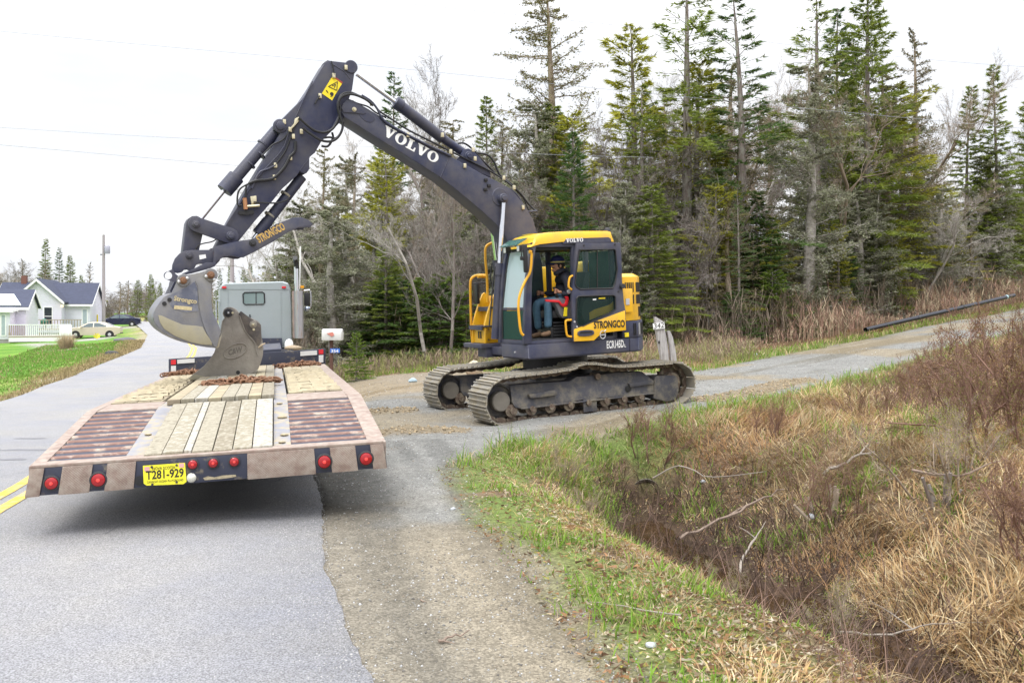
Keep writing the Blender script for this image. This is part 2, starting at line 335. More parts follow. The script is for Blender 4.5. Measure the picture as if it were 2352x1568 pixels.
gsd = poly_sd(GX, GY, GRAVEL); rdm = in_road(GX, GY)
wob = (vnoise(GX, GY, .8, 11) - .5) * .7 + (vnoise(GX, GY, 5, 12, 3) - .5) * .35
# ruts churned by the tracks across the apron
RUTS = [[(-.9,11.9),(-2.0,11.6),(-3.0,11.55),(-3.8,11.9)], [(-1.9,14.0),(-2.6,13.9),(-3.6,13.7)], [(3.3,14.6),(4.2,15.4),(5.2,16.8),(6.0,17.6)]]
def rut_mask(X, Y):
    m = np.full(X.shape, 9.)
    for P in RUTS:
        for (x0, y0), (x1, y1) in zip(P[:-1], P[1:]):
            t = np.clip(((X-x0)*(x1-x0) + (Y-y0)*(y1-y0)) / ((x1-x0)**2 + (y1-y0)**2), 0, 1); m = np.minimum(m, np.hypot(X - x0 - t*(x1-x0), Y - y0 - t*(y1-y0)))
    return sstep(.42, .22, m + (vnoise(X, Y, 3, 31) - .5)*.3)
near_ = (GX > -5) & (GX < 8) & (GY > 9) & (GY < 20)
rm = np.zeros_like(GX); rm[near_] = rut_mask(GX[near_], GY[near_])
GZ = GZ + rm * (.02 + (vnoise(GX, GY, 7, 33, 3) - .5) * .13)
# albedo per vertex
def mixc(a, b, t): return a + (b - a) * t[..., None]
C = np.zeros(GX.shape + (3,))
n1, n2, n3 = vnoise(GX, GY, .5, 21), vnoise(GX, GY, 2.5, 22), vnoise(GX, GY, 12, 23, 3)
soil = mixc(np.array((.13,.09,.058)), np.array((.20,.15,.095)), n2)
soil = mixc(soil, np.array((.07,.045,.03)), sstep(.52,.68,n3)*.7)
# lichen / leaf-litter orange patches on the verge
soil = mixc(soil, np.array((.20,.10,.04)), sstep(.60,.72,vnoise(GX,GY,1.3,25))*.7)
green = mixc(np.array((.07,.12,.028)), np.array((.14,.17,.05)), n2)
lawn = mixc(np.array((.085,.20,.025)), np.array((.15,.26,.04)), sstep(.3,.7,n1))
dirtc = mixc(np.array((.165,.148,.118)), np.array((.225,.195,.145)), sstep(.35,.65,n1))
grvl = mixc(np.array((.165,.165,.155)), np.array((.225,.222,.208)), n2)
tan = np.array((.25,.215,.155))
greenamt = sstep(.9, .0, np.abs(gsd + .45 + wob*.6) / 1.1) * (GX > -3)
C[:] = mixc(soil, green, np.clip(greenamt * sstep(.38,.6,n2+.12), 0, 1))
left = (GX < road_left(GY) + .3) | (GY > 60)
lawn2 = mixc(lawn, np.array((.26,.20,.10)), sstep(1.9, .4, road_left(GY) - GX) * sstep(.3,.55,n2))
lawn2 = mixc(lawn2, np.array((.24,.27,.08)), sstep(4.5, 2.5, road_left(GY) - GX) * sstep(.45,.6,n1)*.8)
C[left] = lawn2[left]
gcol = mixc(grvl, dirtc, sstep(.5,.62, n1 + .25*sstep(9., 5., GY) * sstep(-1.4,-.4,GX) + .12*(GY>12)*(GX<0)))
gcol = mixc(gcol, tan, sstep(.0,1., (vnoise(GX,GY,.35,27)-.45)*4) * sstep(-1.3, .1, GX + (GY-6)*.12) * (GY < 9)*.75)
gcol = mixc(gcol, np.array((.235,.19,.13)), ((GX < 1.0) & (GY > 16.2)) * sstep(16.2, 18, GY) * .75)
gcol = mixc(gcol, np.array((.19,.15,.095)), rm*.85)
su, sv = GX*math.cos(.24) + GY*math.sin(.24), -GX*math.sin(.24) + GY*math.cos(.24)      # wheel lanes run beside the road
lane = vnoise(su, sv*.08, 3.2, 61, 3); dl2 = vnoise(GX*.72 + GY*.69, (GX*.69 - GY*.72)*.1*0 + GX*.05, .9, 62, 2)
gcol = mixc(gcol, gcol*.62, sstep(.50,.68,lane) * (GY < 11) * .8)
gcol = mixc(gcol, gcol*np.array((.72,.68,.60)), sstep(.55,.75, vnoise(GX*.7-GY*.7, (GX*.7+GY*.7)*.12, 2.2, 63, 3)) * (GY > 10) * .8)
dxr = road_right(GY); gcol = mixc(gcol, np.array((.14,.132,.115)), sstep(1.1, .2, GX - dxr)*(GY < 12)*.65*(.6+.4*n2))
gcol *= (.9 + .2 * n3)[..., None]
isg = (gsd + wob*.22) > 0
blend = sstep(-.25, .25, gsd + wob*.5)
C = np.where(left[..., None], C, mixc(C, gcol, blend))
far_road = (rdm > -.6) & (rdm < .05) & (GY > 20); C[far_road] = (.30,.26,.18)
# wet dark ditch floor
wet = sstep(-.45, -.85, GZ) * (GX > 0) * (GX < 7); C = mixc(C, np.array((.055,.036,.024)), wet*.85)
# pale gravel driveways on the lawn side
for (x0,y0,x1,y1,w) in [(-33,66,-37,77,1.3),(-41,92,-47,100,2.2),(-25.5,50,-36,64,.9)]:
    t = np.clip(((GX-x0)*(x1-x0)+(GY-y0)*(y1-y0))/((x1-x0)**2+(y1-y0)**2),0,1); dd = np.hypot(GX-x0-t*(x1-x0), GY-y0-t*(y1-y0)); C = mixc(C, np.array((.30,.29,.26)), sstep(w*1.2, w*.7, dd)*(GX < road_left(GY)+.5))
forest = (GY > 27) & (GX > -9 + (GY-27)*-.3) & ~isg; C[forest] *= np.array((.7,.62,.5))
ny_, nx_ = GX.shape; idx = np.arange(ny_*nx_).reshape(ny_, nx_)
Q = np.stack([idx[:-1,:-1], idx[:-1,1:], idx[1:,1:], idx[1:,:-1]], -1).reshape(-1, 4)
fg = (isg & (rdm < 1.2))[:-1, :-1].ravel()
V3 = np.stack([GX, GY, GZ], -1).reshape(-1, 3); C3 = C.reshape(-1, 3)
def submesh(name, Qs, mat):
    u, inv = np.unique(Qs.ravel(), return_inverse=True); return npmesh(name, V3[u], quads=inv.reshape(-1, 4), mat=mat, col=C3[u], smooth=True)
def land_mat(name, stones):
    m = M(name, (1,1,1), .95, var=.22, vs=9, attr=True, bump=.9, bs=55, spec=.15); N, L = m.node_tree.nodes, m.node_tree.links; b = N['Principled BSDF']
    vt = N.new('ShaderNodeTexVoronoi'); vt.inputs['Scale'].default_value = stones; t_ = N.new('ShaderNodeTexCoord'); L.new(t_.outputs['Object'], vt.inputs['Vector'])
    src = b.inputs['Base Color'].links[0].from_socket
    sp = N.new('ShaderNodeSeparateColor'); L.new(vt.outputs['Color'], sp.inputs[0])
    mr = N.new('ShaderNodeMapRange'); mr.inputs[1].default_value = .2; mr.inputs[2].default_value = 1; mr.inputs[3].default_value = .72; mr.inputs[4].default_value = 1.35; L.new(sp.outputs[0], mr.inputs[0])
    s2 = N.new('ShaderNodeVectorMath'); s2.operation = 'SCALE'; L.new(src, s2.inputs[0]); L.new(mr.outputs[0], s2.inputs['Scale']); L.new(s2.outputs[0], b.inputs['Base Color']); return m
m_ground = land_mat('soil_and_litter', 60); m_gravel = land_mat('packed_gravel', 95)
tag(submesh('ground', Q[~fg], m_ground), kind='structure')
tag(submesh('gravel_driveway', Q[fg], m_gravel), kind='structure')
# asphalt sheet with a ragged lip
def strip(name, xl, xr, ys, lift, mat, cols=8, thick=0.0, colr=None):
    V, Qd = [], []
    for j, y in enumerate(ys):
        a, b = xl(y), xr(y)
        for i in range(cols + 1): V.append((a + (b-a)*i/cols, y, float(road_z(y)) + lift))
        if thick: V.append((b + .03, y, float(road_z(y)) - thick))
    w = cols + 1 + (1 if thick else 0)
    for j in range(len(ys)-1):
        for i in range(w-1): Qd.append((j*w+i, j*w+i+1, (j+1)*w+i+1, (j+1)*w+i))
    return npmesh(name, V, quads=Qd, mat=mat, smooth=False)
m_asph = M('weathered_asphalt', (.245,.250,.278), .9, var=.10, vs=1.1, dirt=(.315,.30,.27), dirt_amt=.34, dirt_s=.45, dirt_hard=.25, bump=1.0, bs=190, spec=.3)
def speckle(m, s, lo, hi, s2_=None):
    N, L = m.node_tree.nodes, m.node_tree.links; b = N['Principled BSDF']; t_ = N.new('ShaderNodeTexCoord')
    nz = N.new('ShaderNodeTexNoise'); nz.inputs['Scale'].default_value = s; nz.inputs['Detail'].default_value = 3; L.new(t_.outputs['Object'], nz.inputs['Vector'])
    mr = N.new('ShaderNodeMapRange'); mr.inputs[1].default_value = .33; mr.inputs[2].default_value = .67; mr.inputs[3].default_value = lo; mr.inputs[4].default_value = hi; L.new(nz.outputs['Fac'], mr.inputs[0])
    src = b.inputs['Base Color'].links[0].from_socket; s2 = N.new('ShaderNodeVectorMath'); s2.operation = 'SCALE'; L.new(src, s2.inputs[0]); L.new(mr.outputs[0], s2.inputs['Scale']); L.new(s2.outputs[0], b.inputs['Base Color'])
speckle(m_asph, 110, .60, 1.42)
ys_ = np.concatenate([np.arange(-40, 2, 2), np.arange(2, 14, .05), np.arange(14, 40, .4), np.arange(40, 160, 2)])
rag = lambda y: float(road_right(np.array(y))) + (float(vnoise(np.array(y*1.), np.array(0.), 2.2, 41)) - .5)*.09 + (float(vnoise(np.array(y*1.), np.array(3.), 14, 42)) - .5)*.05
tag(strip('road', lambda y: float(road_left(np.array(y))), rag, ys_, .012, m_asph, 6, thick=.06), kind='structure')
m_yl = M('worn_yellow_paint_line', (.66,.45,.05), .8, var=.15, vs=30, dirt=(.27,.27,.28), dirt_amt=.32, dirt_s=9)
cl = lambda y: float(road_left(np.array(y))) + float(np.interp(y, [7,20,50], [4.15,3.6,3.0]))
for k, o_ in enumerate((-.16, .05)):
    s_ = strip('road_line', lambda y: cl(y) + o_, lambda y: cl(y) + o_ + .11, np.concatenate([np.arange(-10, 40, .5), np.arange(40, 150, 2)]), .018, m_yl, 1); tag(s_, kind='structure')
m_crack = M('dark_tar_patch', (.17,.17,.185), .8, var=.2)
for (px_, py_, w_, h_, a_) in [(55,1022,.75,.09,.2),(20,1048,.45,.07,.1),(70,992,.5,.05,.15)]:
    p = at(px_, py_, 1); d_ = EYE / ((py_-HY)/FPX); zr = float(road_z(d_)); d_ = (EYE - zr) / ((py_-HY)/FPX); c_ = at(px_, py_, d_); n = 14; pts = []
    for i in range(n): t = 2*math.pi*i/n; q = random.uniform(.7, 1.1); pts.append((c_.x + math.cos(t)*w_*.6*q, c_.y + math.sin(t)*h_*1.6*q, float(road_z(c_.y + math.sin(t)*h_*1.6*q)) + .0165))
    MB().add(pts, [tuple(range(n))]).build('road_patch', m_crack, tagd=(None, None, None, 'structure'))
for (x0, y0, x1, y1) in ((-3.0, 6.3, -2.3, 9.0), (-5.6, 8.2, -4.9, 10.5)):
    rr = random.Random(int(x0*-10)); P = [(lerp(x0, x1, k/16) + rr.uniform(-.05,.05), lerp(y0, y1, k/16) + rr.uniform(-.05,.05)) for k in range(17)]; vs = []
    for (x, y) in P: w = rr.uniform(.002,.007); vs += [(x-w, y-w, float(road_z(y))+.0158), (x+w, y+w, float(road_z(y))+.0158)]
    MB().add(vs, [(2*k, 2*k+1, 2*k+3, 2*k+2) for k in range(16)]).build('road_crack', m_crack, tagd=(None, None, None, 'structure'))
# still brown water in the ditch
m_water = M('brown_ditch_water', (.045,.026,.012), .06, var=.15, vs=3, spec=.6)
MB().add([(.9,5,-1.02),(5,-2,-1.02),(6,1,-1.02),(3.4,8.5,-1.02),(2.7,11.3,-1.02),(1.0,11.3,-1.02)], [(0,1,2,3,4,5)]).build('ditch_water', m_water, tagd=(None, None, None, 'structure'))

def grid_z(X, Y):
    X, Y = np.asarray(X, float), np.asarray(Y, float); i = np.clip(np.searchsorted(gx, X) - 1, 0, len(gx)-2); j = np.clip(np.searchsorted(gy, Y) - 1, 0, len(gy)-2)
    fx = np.clip((X - gx[i]) / (gx[i+1]-gx[i]), 0, 1); fy = np.clip((Y - gy[j]) / (gy[j+1]-gy[j]), 0, 1)
    return (GZ[j,i]*(1-fx) + GZ[j,i+1]*fx)*(1-fy) + (GZ[j+1,i]*(1-fx) + GZ[j+1,i+1]*fx)*fy
ground_z = lambda X, Y, detail=True: grid_z(X, Y)
# ------------------------------------------------------------------ lettering
def text_verts(body, bold=0.0, spacing=1.0):
    cu = bpy.data.curves.new('lettering', 'FONT'); cu.body = body; cu.size = 1; cu.offset = bold; cu.space_character = spacing; cu.resolution_u = 3
    o = bpy.data.objects.new('lettering', cu); COL.objects.link(o); bpy.context.view_layer.update()
    me = bpy.data.meshes.new_from_object(o.evaluated_get(bpy.context.evaluated_depsgraph_get()))
    vs = [tuple(v.co) for v in me.vertices]; fs = [tuple(p.vertices) for p in me.polygons]
    bpy.data.objects.remove(o); bpy.data.curves.remove(cu); bpy.data.meshes.remove(me); return vs, fs
def volvo_like():        # the slab-serif V O L V O of the maker's lettering
    V = [(0,1),(0,.9),(.1,.87),(.42,0),(.64,0),(.95,.87),(1.05,.9),(1.05,1),(.66,1),(.66,.9),(.76,.87),(.62,.42),(.46,.87),(.56,.9),(.56,1)]
    L = [(0,1),(0,.9),(.12,.87),(.12,.13),(0,.1),(0,0),(.85,0),(.85,.40),(.74,.40),(.68,.13),(.44,.13),(.44,.87),(.56,.9),(.56,1)]
    vs, fs = [], []; x = 0
    for ch in 'VOLVO':
        if ch in 'VL':
            P = V if ch == 'V' else L; b = len(vs); vs += [(x+px, py, 0) for px, py in P]; fs.append(tuple(range(b, b+len(P))))
            x += 1.08 if ch == 'V' else .90
        else:
            b = len(vs); n = 24
            for k in range(n):
                a = 2*math.pi*k/n; vs.append((x+.52+.52*math.cos(a), .5+.52*math.sin(a), 0)); vs.append((x+.52+.22*math.cos(a), .5+.40*math.sin(a), 0))
            fs += [(b+2*k, b+2*((k+1) % n), b+2*((k+1) % n)+1, b+2*k+1) for k in range(n)]; x += 1.12
    return vs, fs
def lettering(name, vf, o, U, V, width, height, mat, parent, nrm=None, proud=.003, shear=0):
    vs, fs = vf; xs = [v[0] for v in vs]; ys = [v[1] for v in vs]; x0, x1, y0, y1 = min(xs), max(xs), min(ys), max(ys)
    U, V = Vector(U).normalized(), Vector(V).normalized(); N_ = Vector(nrm) if nrm is not None else U.cross(V).normalized()
    P = [Vector(o) + U*((v[0]-x0)/(x1-x0)*width + shear*(v[1]-y0)) + V*((v[1]-y0)/(y1-y0)*height) + N_*proud for v in vs]
    m = MB(); m.add(P, fs); off = root_loc(parent); me = bpy.data.meshes.new(name); me.from_pydata([tuple(p-off) for p in P], [], fs); me.materials.append(mat)
    ob = bpy.data.objects.new(name, me); COL.objects.link(ob); ob.parent = parent; return ob
def panel(m, pts, n, th=.012): return m.prism([Vector(p) for p in pts], Vector(n)*th)
# ------------------------------------------------------------------ excavator frame of reference
AL = R(28); Fv = Vector((-math.cos(AL), -math.sin(AL), 0)); Lv = Vector((math.sin(AL), -math.cos(AL), 0)); PT = R(2.4)
C0 = Vector((.55, 14.4, 0)); Fp = Fv * math.cos(PT) + Vector((0,0,-math.sin(PT))); Up = Fv * math.sin(PT) + Vector((0,0,math.cos(PT)))
def E(r, l, h): return C0 + Fp*r + Lv*l + Up*h
def X(l, z, x, y): return Plane((C0 + Lv*l)[:2], Lv).p(*D(z, x, y))
def rh(P): d = P - C0; return d.dot(Fp), d.dot(Up)
exc = empty('excavator', (.55, 14.4, .06), 'grey and yellow tracked excavator reaching its boom over the trailer', 'excavator')
def tr(l, z, pts): return [X(l, z, x, y) for x, y in pts]
AX = (Fp, Lv, Up)
def ebox(m, r0, r1, l0, l1, h0, h1): return m.box(E((r0+r1)/2, (l0+l1)/2, (h0+h1)/2), (abs(r1-r0), abs(l1-l0), abs(h1-h0)), AX)
def epl(m, plan, h0, h1, inset=0):       # plan polygon extruded in height, optional inset bottom
    cx = sum(p[0] for p in plan)/len(plan); cy = sum(p[1] for p in plan)/len(plan)
    n = len(plan); lo = [E(cx+(r-cx)*(1-inset), cy+(l-cy)*(1-inset), h0) for r, l in plan]; hi = [E(r, l, h1) for r, l in plan]
    return m.add(lo+hi, [tuple(range(n))[::-1], tuple(range(n, 2*n))] + [(i, (i+1) % n, n+(i+1) % n, n+i) for i in range(n)])
# ---- tracks
loop_px = [(9,x,y) for x,y in [(2350,248),(2000,305),(1700,338),(1500,362),(1330,385),(1230,425),(1150,478),(1090,560),(1050,640),(1036,740),(1040,830),(1058,910),(1100,990),(1170,1065),(1250,1105),(1500,1100),(1800,1080),(2100,1055)]] + \
          [(10,x,y) for x,y in [(0,1150),(500,1085),(1000,1010),(1500,945),(1750,905),(1900,875),(2050,810),(2140,720),(2188,600),(2195,480),(2170,370),(2110,275),(2020,205),(1920,172),(1780,185),(1500,205),(1200,228),(900,240),(700,214),(520,196),(400,196),(200,225)]]
loop = []
for z, x, y in loop_px:
    r_, h_ = rh(X(1.29, z, x, y)); loop.append(Vector((r_, h_, 0)))
sl = smooth_loop(loop, 8)
def resample(P, n):
    P = P + [P[0]]; d = [0]
    for a, b in zip(P[:-1], P[1:]): d.append(d[-1] + (b-a).length)
    out = []
    for k in range(n):
        s = d[-1]*k/n; j = max(i for i in range(len(d)) if d[i] <= s + 1e-9); j = min(j, len(P)-2); t = (s-d[j])/max(d[j+1]-d[j], 1e-9); out.append(P[j].lerp(P[j+1], t))
    return out, d[-1]
NS = 46; sp_, per = resample(sl, NS); pitch = per/NS
def shoe_mesh():
    m = MB(); m.box((0,0,-.008), (pitch*.93, .60, .016))
    for t in (-.40, -.0, .40): m.prism([(t*pitch-.013,-.298,-.001),(t*pitch+.013,-.298,-.001),(t*pitch+.007,-.298,.024),(t*pitch-.007,-.298,.024)], (0,.596,0))
    for s in (-.14,.14): m.box((0,s,.004), (.022,.022,.014))
    o = m.build('track_shoe', mt['steel']); return o.data, o
def link_mesh():
    m = MB()
    for s in (-.075, .075):
        m.prism([(-pitch*.48,s-.016,-.02),(-pitch*.35,s-.016,-.085),(pitch*.1,s-.016,-.10),(pitch*.48,s-.016,-.085),(pitch*.48,s-.016,-.02)], (0,.032,0))
        m.cyl((-pitch*.28,s-.03 if s < 0 else s+.03,-.055), (-pitch*.28,s,-.055), .028, 8)
    o = m.build('track_link', mt['link']); return o.data, o
smesh, so_ = shoe_mesh(); lmesh, lo_ = link_mesh(); bpy.data.objects.remove(so_); bpy.data.objects.remove(lo_)
for side, lc, dr in ((0, .99, 0.), (1, -.99, -.06)):
    for k in range(NS):
        p, q, pr = sp_[k], sp_[(k+1) % NS], sp_[k-1]; T2 = (q-pr).normalized(); T = Fp*T2.x + Up*T2.y; Nn = -(Fp*(-T2.y) + Up*T2.x)
        cen = C0 + Fp*(p.x+dr) + Up*p.y + Lv*lc - exc.location
        mid = C0 + Fp*(-.24) + Up*.38 + Lv*lc - exc.location
        if Nn.dot(cen-mid) < 0: Nn = -Nn
        Mx = Matrix((T, Nn.cross(T), Nn)).transposed().to_4x4(); Mx.translation = cen
        for nm, me in (('track_shoe', smesh), ('track_link', lmesh)):
            o = bpy.data.objects.new(nm, me); COL.objects.link(o); o.parent = exc; o.matrix_local = Mx
    s = 1 if side == 0 else 1
    lo, li = lc + .16, lc - .17
    # side frame, traced on the near side and repeated on the far one
    fr = [rh(X(1.15, z, x, y)) for z, x, y in [(9,1440,505),(9,1900,470),(9,2352,440),(10,250,420),(10,600,395),(10,900,345),(10,1360,330),(10,1500,480),(10,1500,690),(10,900,745),(10,300,800),(9,2352,745),(9,1560,850),(9,1470,830),(9,1430,760)]]
    m = MB(); n = len(fr); a = [E(r+dr, lo, h) if i not in range(0,7) else E(r+dr, lo-.10, h) for i, (r, h) in enumerate(fr)]; b = [E(r+dr, li, h) for r, h in fr]
    # upper edge leans in: shelf line
    m.add(a+b, [tuple(range(n)), tuple(range(n, 2*n))[::-1]] + [(i, (i+1) % n, n+(i+1) % n, n+i) for i in range(n)])
    tf = m.build('track_frame', mt['frame'], exc, bevel=.012)
    m = MB(); r0, r1, hb = fr[12][0]+dr, fr[8][0]+dr, fr[12][1]; ptsb = [E(r0, lo+.004, fr[12][1]), E(r1, lo+.004, fr[8][1])]
    m.tube(ptsb, .014, 6); m.build('edge_rail', mt['frame'], tf)
    g = [rh(X(1.19, 9, x, y)) for x, y in [(1680,640),(2100,560),(2105,640),(1850,680),(1700,690)]]
    MB().prism([E(r+dr, lo+.05, h) for r, h in g], -Lv*.07).build('step_bracket', mt['frame'], tf, bevel=.006)
    g = [rh(X(1.19, 10, x, y)) for x, y in [(1080,525),(1500,470),(1500,535),(1110,590)]]
    MB().prism([E(r+dr, lo+.03, h) for r, h in g], -Lv*.05).build('step_bracket', mt['frame'], tf, bevel=.006)
    hr, hh = rh(X(1.16, 10, 1065, 610)); MB().lathe(E(hr+dr, lo+.001, hh), Lv, [(.055,0),(.055,.008),(.035,.012)], 16).build('drain_hole', mt['black'], tf)
    fd = [rh(X(1.17, 10, x, y)) for x, y in [(1510,430),(1560,395),(1850,390),(1900,430),(1925,640),(1870,800),(1720,835),(1500,780)]]
    MB().prism([E(r+dr, lo+.02, h) for r, h in fd], -Lv*.3).build('final_drive_cover', mt['frame'], exc, bevel=.02)
    sr, sh = rh(X(1.12, 10, 1780, 560)); sr, sh = -1.84, .385
    m = MB(); prof = []
    for k in range(40):
        a_ = 2*math.pi*k/40; rr = .275 if (k % 2) else .235; prof.append(E(sr+dr+rr*math.cos(a_), lc+.03, sh+rr*math.sin(a_)))
    m.prism(prof, -Lv*.06); m.lathe(E(sr+dr, lc-.12, sh), Lv, [(.17,0),(.17,.25),(.13,.28)]); m.build('drive_sprocket', mt['link'], exc)
    ir, ih = rh(X(1.12, 9, 1262, 745)); 
    m = MB(); m.lathe(E(ir+dr, lc-.05, ih), Lv, [(.24,0),(.265,.01),(.265,.09),(.24,.10),(.22,.06),(.17,.05)], 32); idl = m.build('idler_wheel', mt['frame'], exc, smooth=True)
    MB().lathe(E(ir+dr, lc+.02, ih), Lv, [(.15,0),(.15,.105),(.135,.12),(.02,.122)], 28).build('idler_hub', mt['idler'], idl, smooth=True)
    for k in range(8):
        r_ = 1.22 - .34*k + dr
        m = MB(); m.lathe(E(r_, lc-.14, .205), Lv, [(.10,0),(.10,.03),(.08,.035),(.08,.245),(.10,.25),(.10,.28),(.045,.285),(.045,.33)], 16); m.build('track_roller', mt['link'], exc, smooth=True)
    for r_ in (-.37,):
        MB().lathe(E(r_+dr, lc-.08, .60), Lv, [(.05,0),(.05,.02),(.038,.03),(.038,.16),(.05,.17),(.05,.2)], 14).build('carrier_roller', mt['link'], exc)
    g = MB(); ebox(g, -.05+dr, -.30+dr, lo-.02, lo, .06, .26); g.build('roller_guard', mt['frame'], exc, bevel=.004)
m = MB(); ebox(m, -1.0, .62, -.85, .85, .34, .60); m.build('lower_frame', mt['frame'], exc, bevel=.02)
m = MB(); m.lathe(E(-.24, 0, .58), Up, [(.62,0),(.62,.10),(.55,.12),(.55,.40)], 36); m.build('slew_ring', mt['black'], exc, smooth=True)
# ---- upper body
RC, RR = -.24, 1.49
def arc(a0, a1, n, R_=RR, c=RC): return [(c + R_*math.cos(R(a0+(a1-a0)*k/n)), R_*math.sin(R(a0+(a1-a0)*k/n))) for k in range(n+1)]
plan = [(.985,1.17),(.94,1.215),(-.5,1.215)] + arc(126, 234, 22) + [(-.5,-1.2),(.55,-1.2),(.55,-.4),(.5,-.34),(.5,.34),(.95,.38),(.985,.42)]
m = MB(); epl(m, plan, .985, 1.185); epl(m, plan, .955, .985, .012); m.build('revolving_frame', mt['grey'], exc, bevel=.012)
cwp = [(-.93,1.205)] + arc(124.5, 235.5, 24) + [(-.93,-1.2),(-.80,-1.2),(-.80,1.205)]
m = MB(); epl(m, [(r*1.0, l) for r, l in cwp], 1.19, 1.455); cw = m.build('counterweight', mt['grey'], exc, bevel=.012)
ecp = [(-.80,1.2)] + [(-.9,1.2)] + arc(127, 233, 22, RR-.03) + [(-.9,-1.2),(-.80,-1.2)]
m = MB(); epl(m, ecp, 1.462, 2.17); n_ = len(ecp); hi0 = [E(r, l, 2.17) for r, l in ecp]; hi1 = [E(-.85+(r+.85)*.86, l*.94, 2.225) for r, l in ecp]
m.add(hi0+hi1, [(i, (i+1) % n_, n_+(i+1) % n_, n_+i) for i in range(n_)] + [tuple(range(n_, 2*n_))]); ec = m.build('engine_cover', mt['yellow'], exc, bevel=.012)
def side_pt(s, off=0):         # walk the side and the rear curve: s metres from r=-.85 on the left side
    if s < .22: return (-.85-s, 1.2+off), 0
    a = 127 + (s-.22)/(RR-.03)*180/math.pi; rad = RR-.03+off
    return (RC + rad*math.cos(R(a)), rad*math.sin(R(a))), a-90
for h0, h1 in ((1.52,1.68),(1.73,1.88),(1.92,2.08)):
    pts = []; 
    for k in range(30):
        s = .03 + k*.038
        if s > .95: break
        (r_, l_), ang = side_pt(s, .001); (r2, l2), _ = side_pt(s+.020, .001)
        if h0 < 1.7 and s < .30: continue
        m = MB(); a, b = E(r_, l_, h0), E(r2, l2, h0); nrm = (Lv*math.cos(R(ang)) + -Fp*math.sin(R(ang)))
        m.prism([a, b, b + Up*(h1-h0), a + Up*(h1-h0)], nrm*.005); m.build('louver_slot', mt['black'] if k < 9 else mt['rust'] if False else mt['black'], ec)
for k in range(14):
    a = 127 + k*1.5 if k > 3 else 0
    (r_, l_), ang = side_pt(.16 + k*.03, .016); (r2, l2), _ = side_pt(.16 + k*.03+.015, .016); nrm = (Lv*math.cos(R(ang)) - Fp*math.sin(R(ang)))
    p0, p1 = E(r_, l_, 1.23), E(r2, l2, 1.23); MB().prism([p0, p1, p1+Up*.19, p0+Up*.19], nrm*.018).build('louver_slot', mt['silver'] if k in (2,3,4) else mt['black'], cw)
MB().prism([E(r, 1.207, h) for r, h in [(-.79,1.98),(-.79,1.60),(-1.0,1.60),(-1.0,1.98)]], Lv*.03).build('latch_box', mt['yellow'], ec, bevel=.01)
MB().prism([E(r, 1.238, h) for r, h in [(-.86,1.72),(-.86,1.82),(-.93,1.82),(-.93,1.72)]], Lv*.01).build('latch', mt['silver'], ec)
MB().prism([E(r, 1.222, h) for r, h in [(-.83,1.205),(-.83,1.275),(-.91,1.275),(-.91,1.205)]], Lv*.004).build('sticker', mt['ylabel'], cw)
m = MB(); m.lathe(E(-.72,.75,2.2), Up, [(.05,0),(.05,.08),(.035,.10)], 14); m.build('exhaust_cap', mt['grey'], exc, smooth=True)
# right hand hood, seen through the cab
m = MB(); epl(m, [(.35,-.42),(.35,-1.18),(-.82,-1.18),(-.82,-.42)], 1.19, 1.9); epl(m, [(.05,-.45),(.05,-1.15),(-.82,-1.15),(-.82,-.45)], 1.9, 2.42); m.build('right_hood', mt['yellow'], exc, bevel=.06)
m = MB(); epl(m, [(-.60,.3),(-.60,-.42),(-.86,-.42),(-.86,.3)], 1.19, 2.1); m.build('rear_bulkhead', mt['yellow'], exc, bevel=.02)
# right front tool box and steps
bx = [rh(X(-.55, 11, x, y)) for x, y in [(305,1290),(305,1105),(300,930),(275,880),(330,830),(395,735),(425,760),(445,900),(480,1290)]]
m = MB(); prof = [(.80,1.14),(.80,1.42),(.74,1.62),(.66,1.82),(.58,1.98),(.54,2.01),(.50,1.97),(.40,1.6),(.40,1.14)]
m.prism([E(r, -.56, h) for r, h in prof], -Lv*.05); m.prism([E(r, -1.02, h) for r, h in prof], -Lv*.05)
m.prism([E(r, -.56, h) for r, h in [(.78,1.14),(.78,1.42),(.60,1.43),(.60,1.72),(.46,1.74),(.46,1.95),(.42,1.95),(.42,1.14)]], -Lv*.5)
tb = m.build('tool_box', mt['yellow'], exc, bevel=.008)
for (r0, r1, h) in ((.86,.58,1.43),(.68,.44,1.745)):
    mm = MB(); ebox(mm, r0, r1, -.545, -1.06, h-.012, h+.012); ebox(mm, r0, r0-.02, -.545, -1.06, h-.06, h+.01); mm.build('step_tread', mt['grey'], tb, bevel=.004)
for r_, h_ in ((.73,1.2),(.73,1.38),(.45,1.2),(.55,1.55),(.47,1.65)):
    MB().lathe(E(r_, -.555, h_), Lv, [(.012,0),(.012,.01)], 8).build('bolt', mt['dark'], tb)
for dl in (-.72,-.80):
    mm = MB(); ebox(mm, .782, .788, dl, dl-.045, 1.22, 1.34); mm.build('vent_slot', mt['black'], tb)
MB().prism([E(r, -.556, h) for r, h in [(.64,1.24),(.64,1.34),(.50,1.34),(.50,1.24)]], Lv*.004).build('warning_sticker', M('orange_sticker', (.62,.22,.02), .6), tb)
m = MB(); epl(m, [(.90,-.5),(.90,-1.22),(.4,-1.22),(.4,-.5)], 1.06, 1.135); epl(m, [(.80,-.52),(.80,-.85),(.3,-.85),(.3,-.52)], .90, 1.06); epl(m, [(.7,-.0),(.7,-.52),(.3,-.52),(.3,-.0)], .95, 1.08); m.build('front_platform', mt['grey'], exc, bevel=.01)
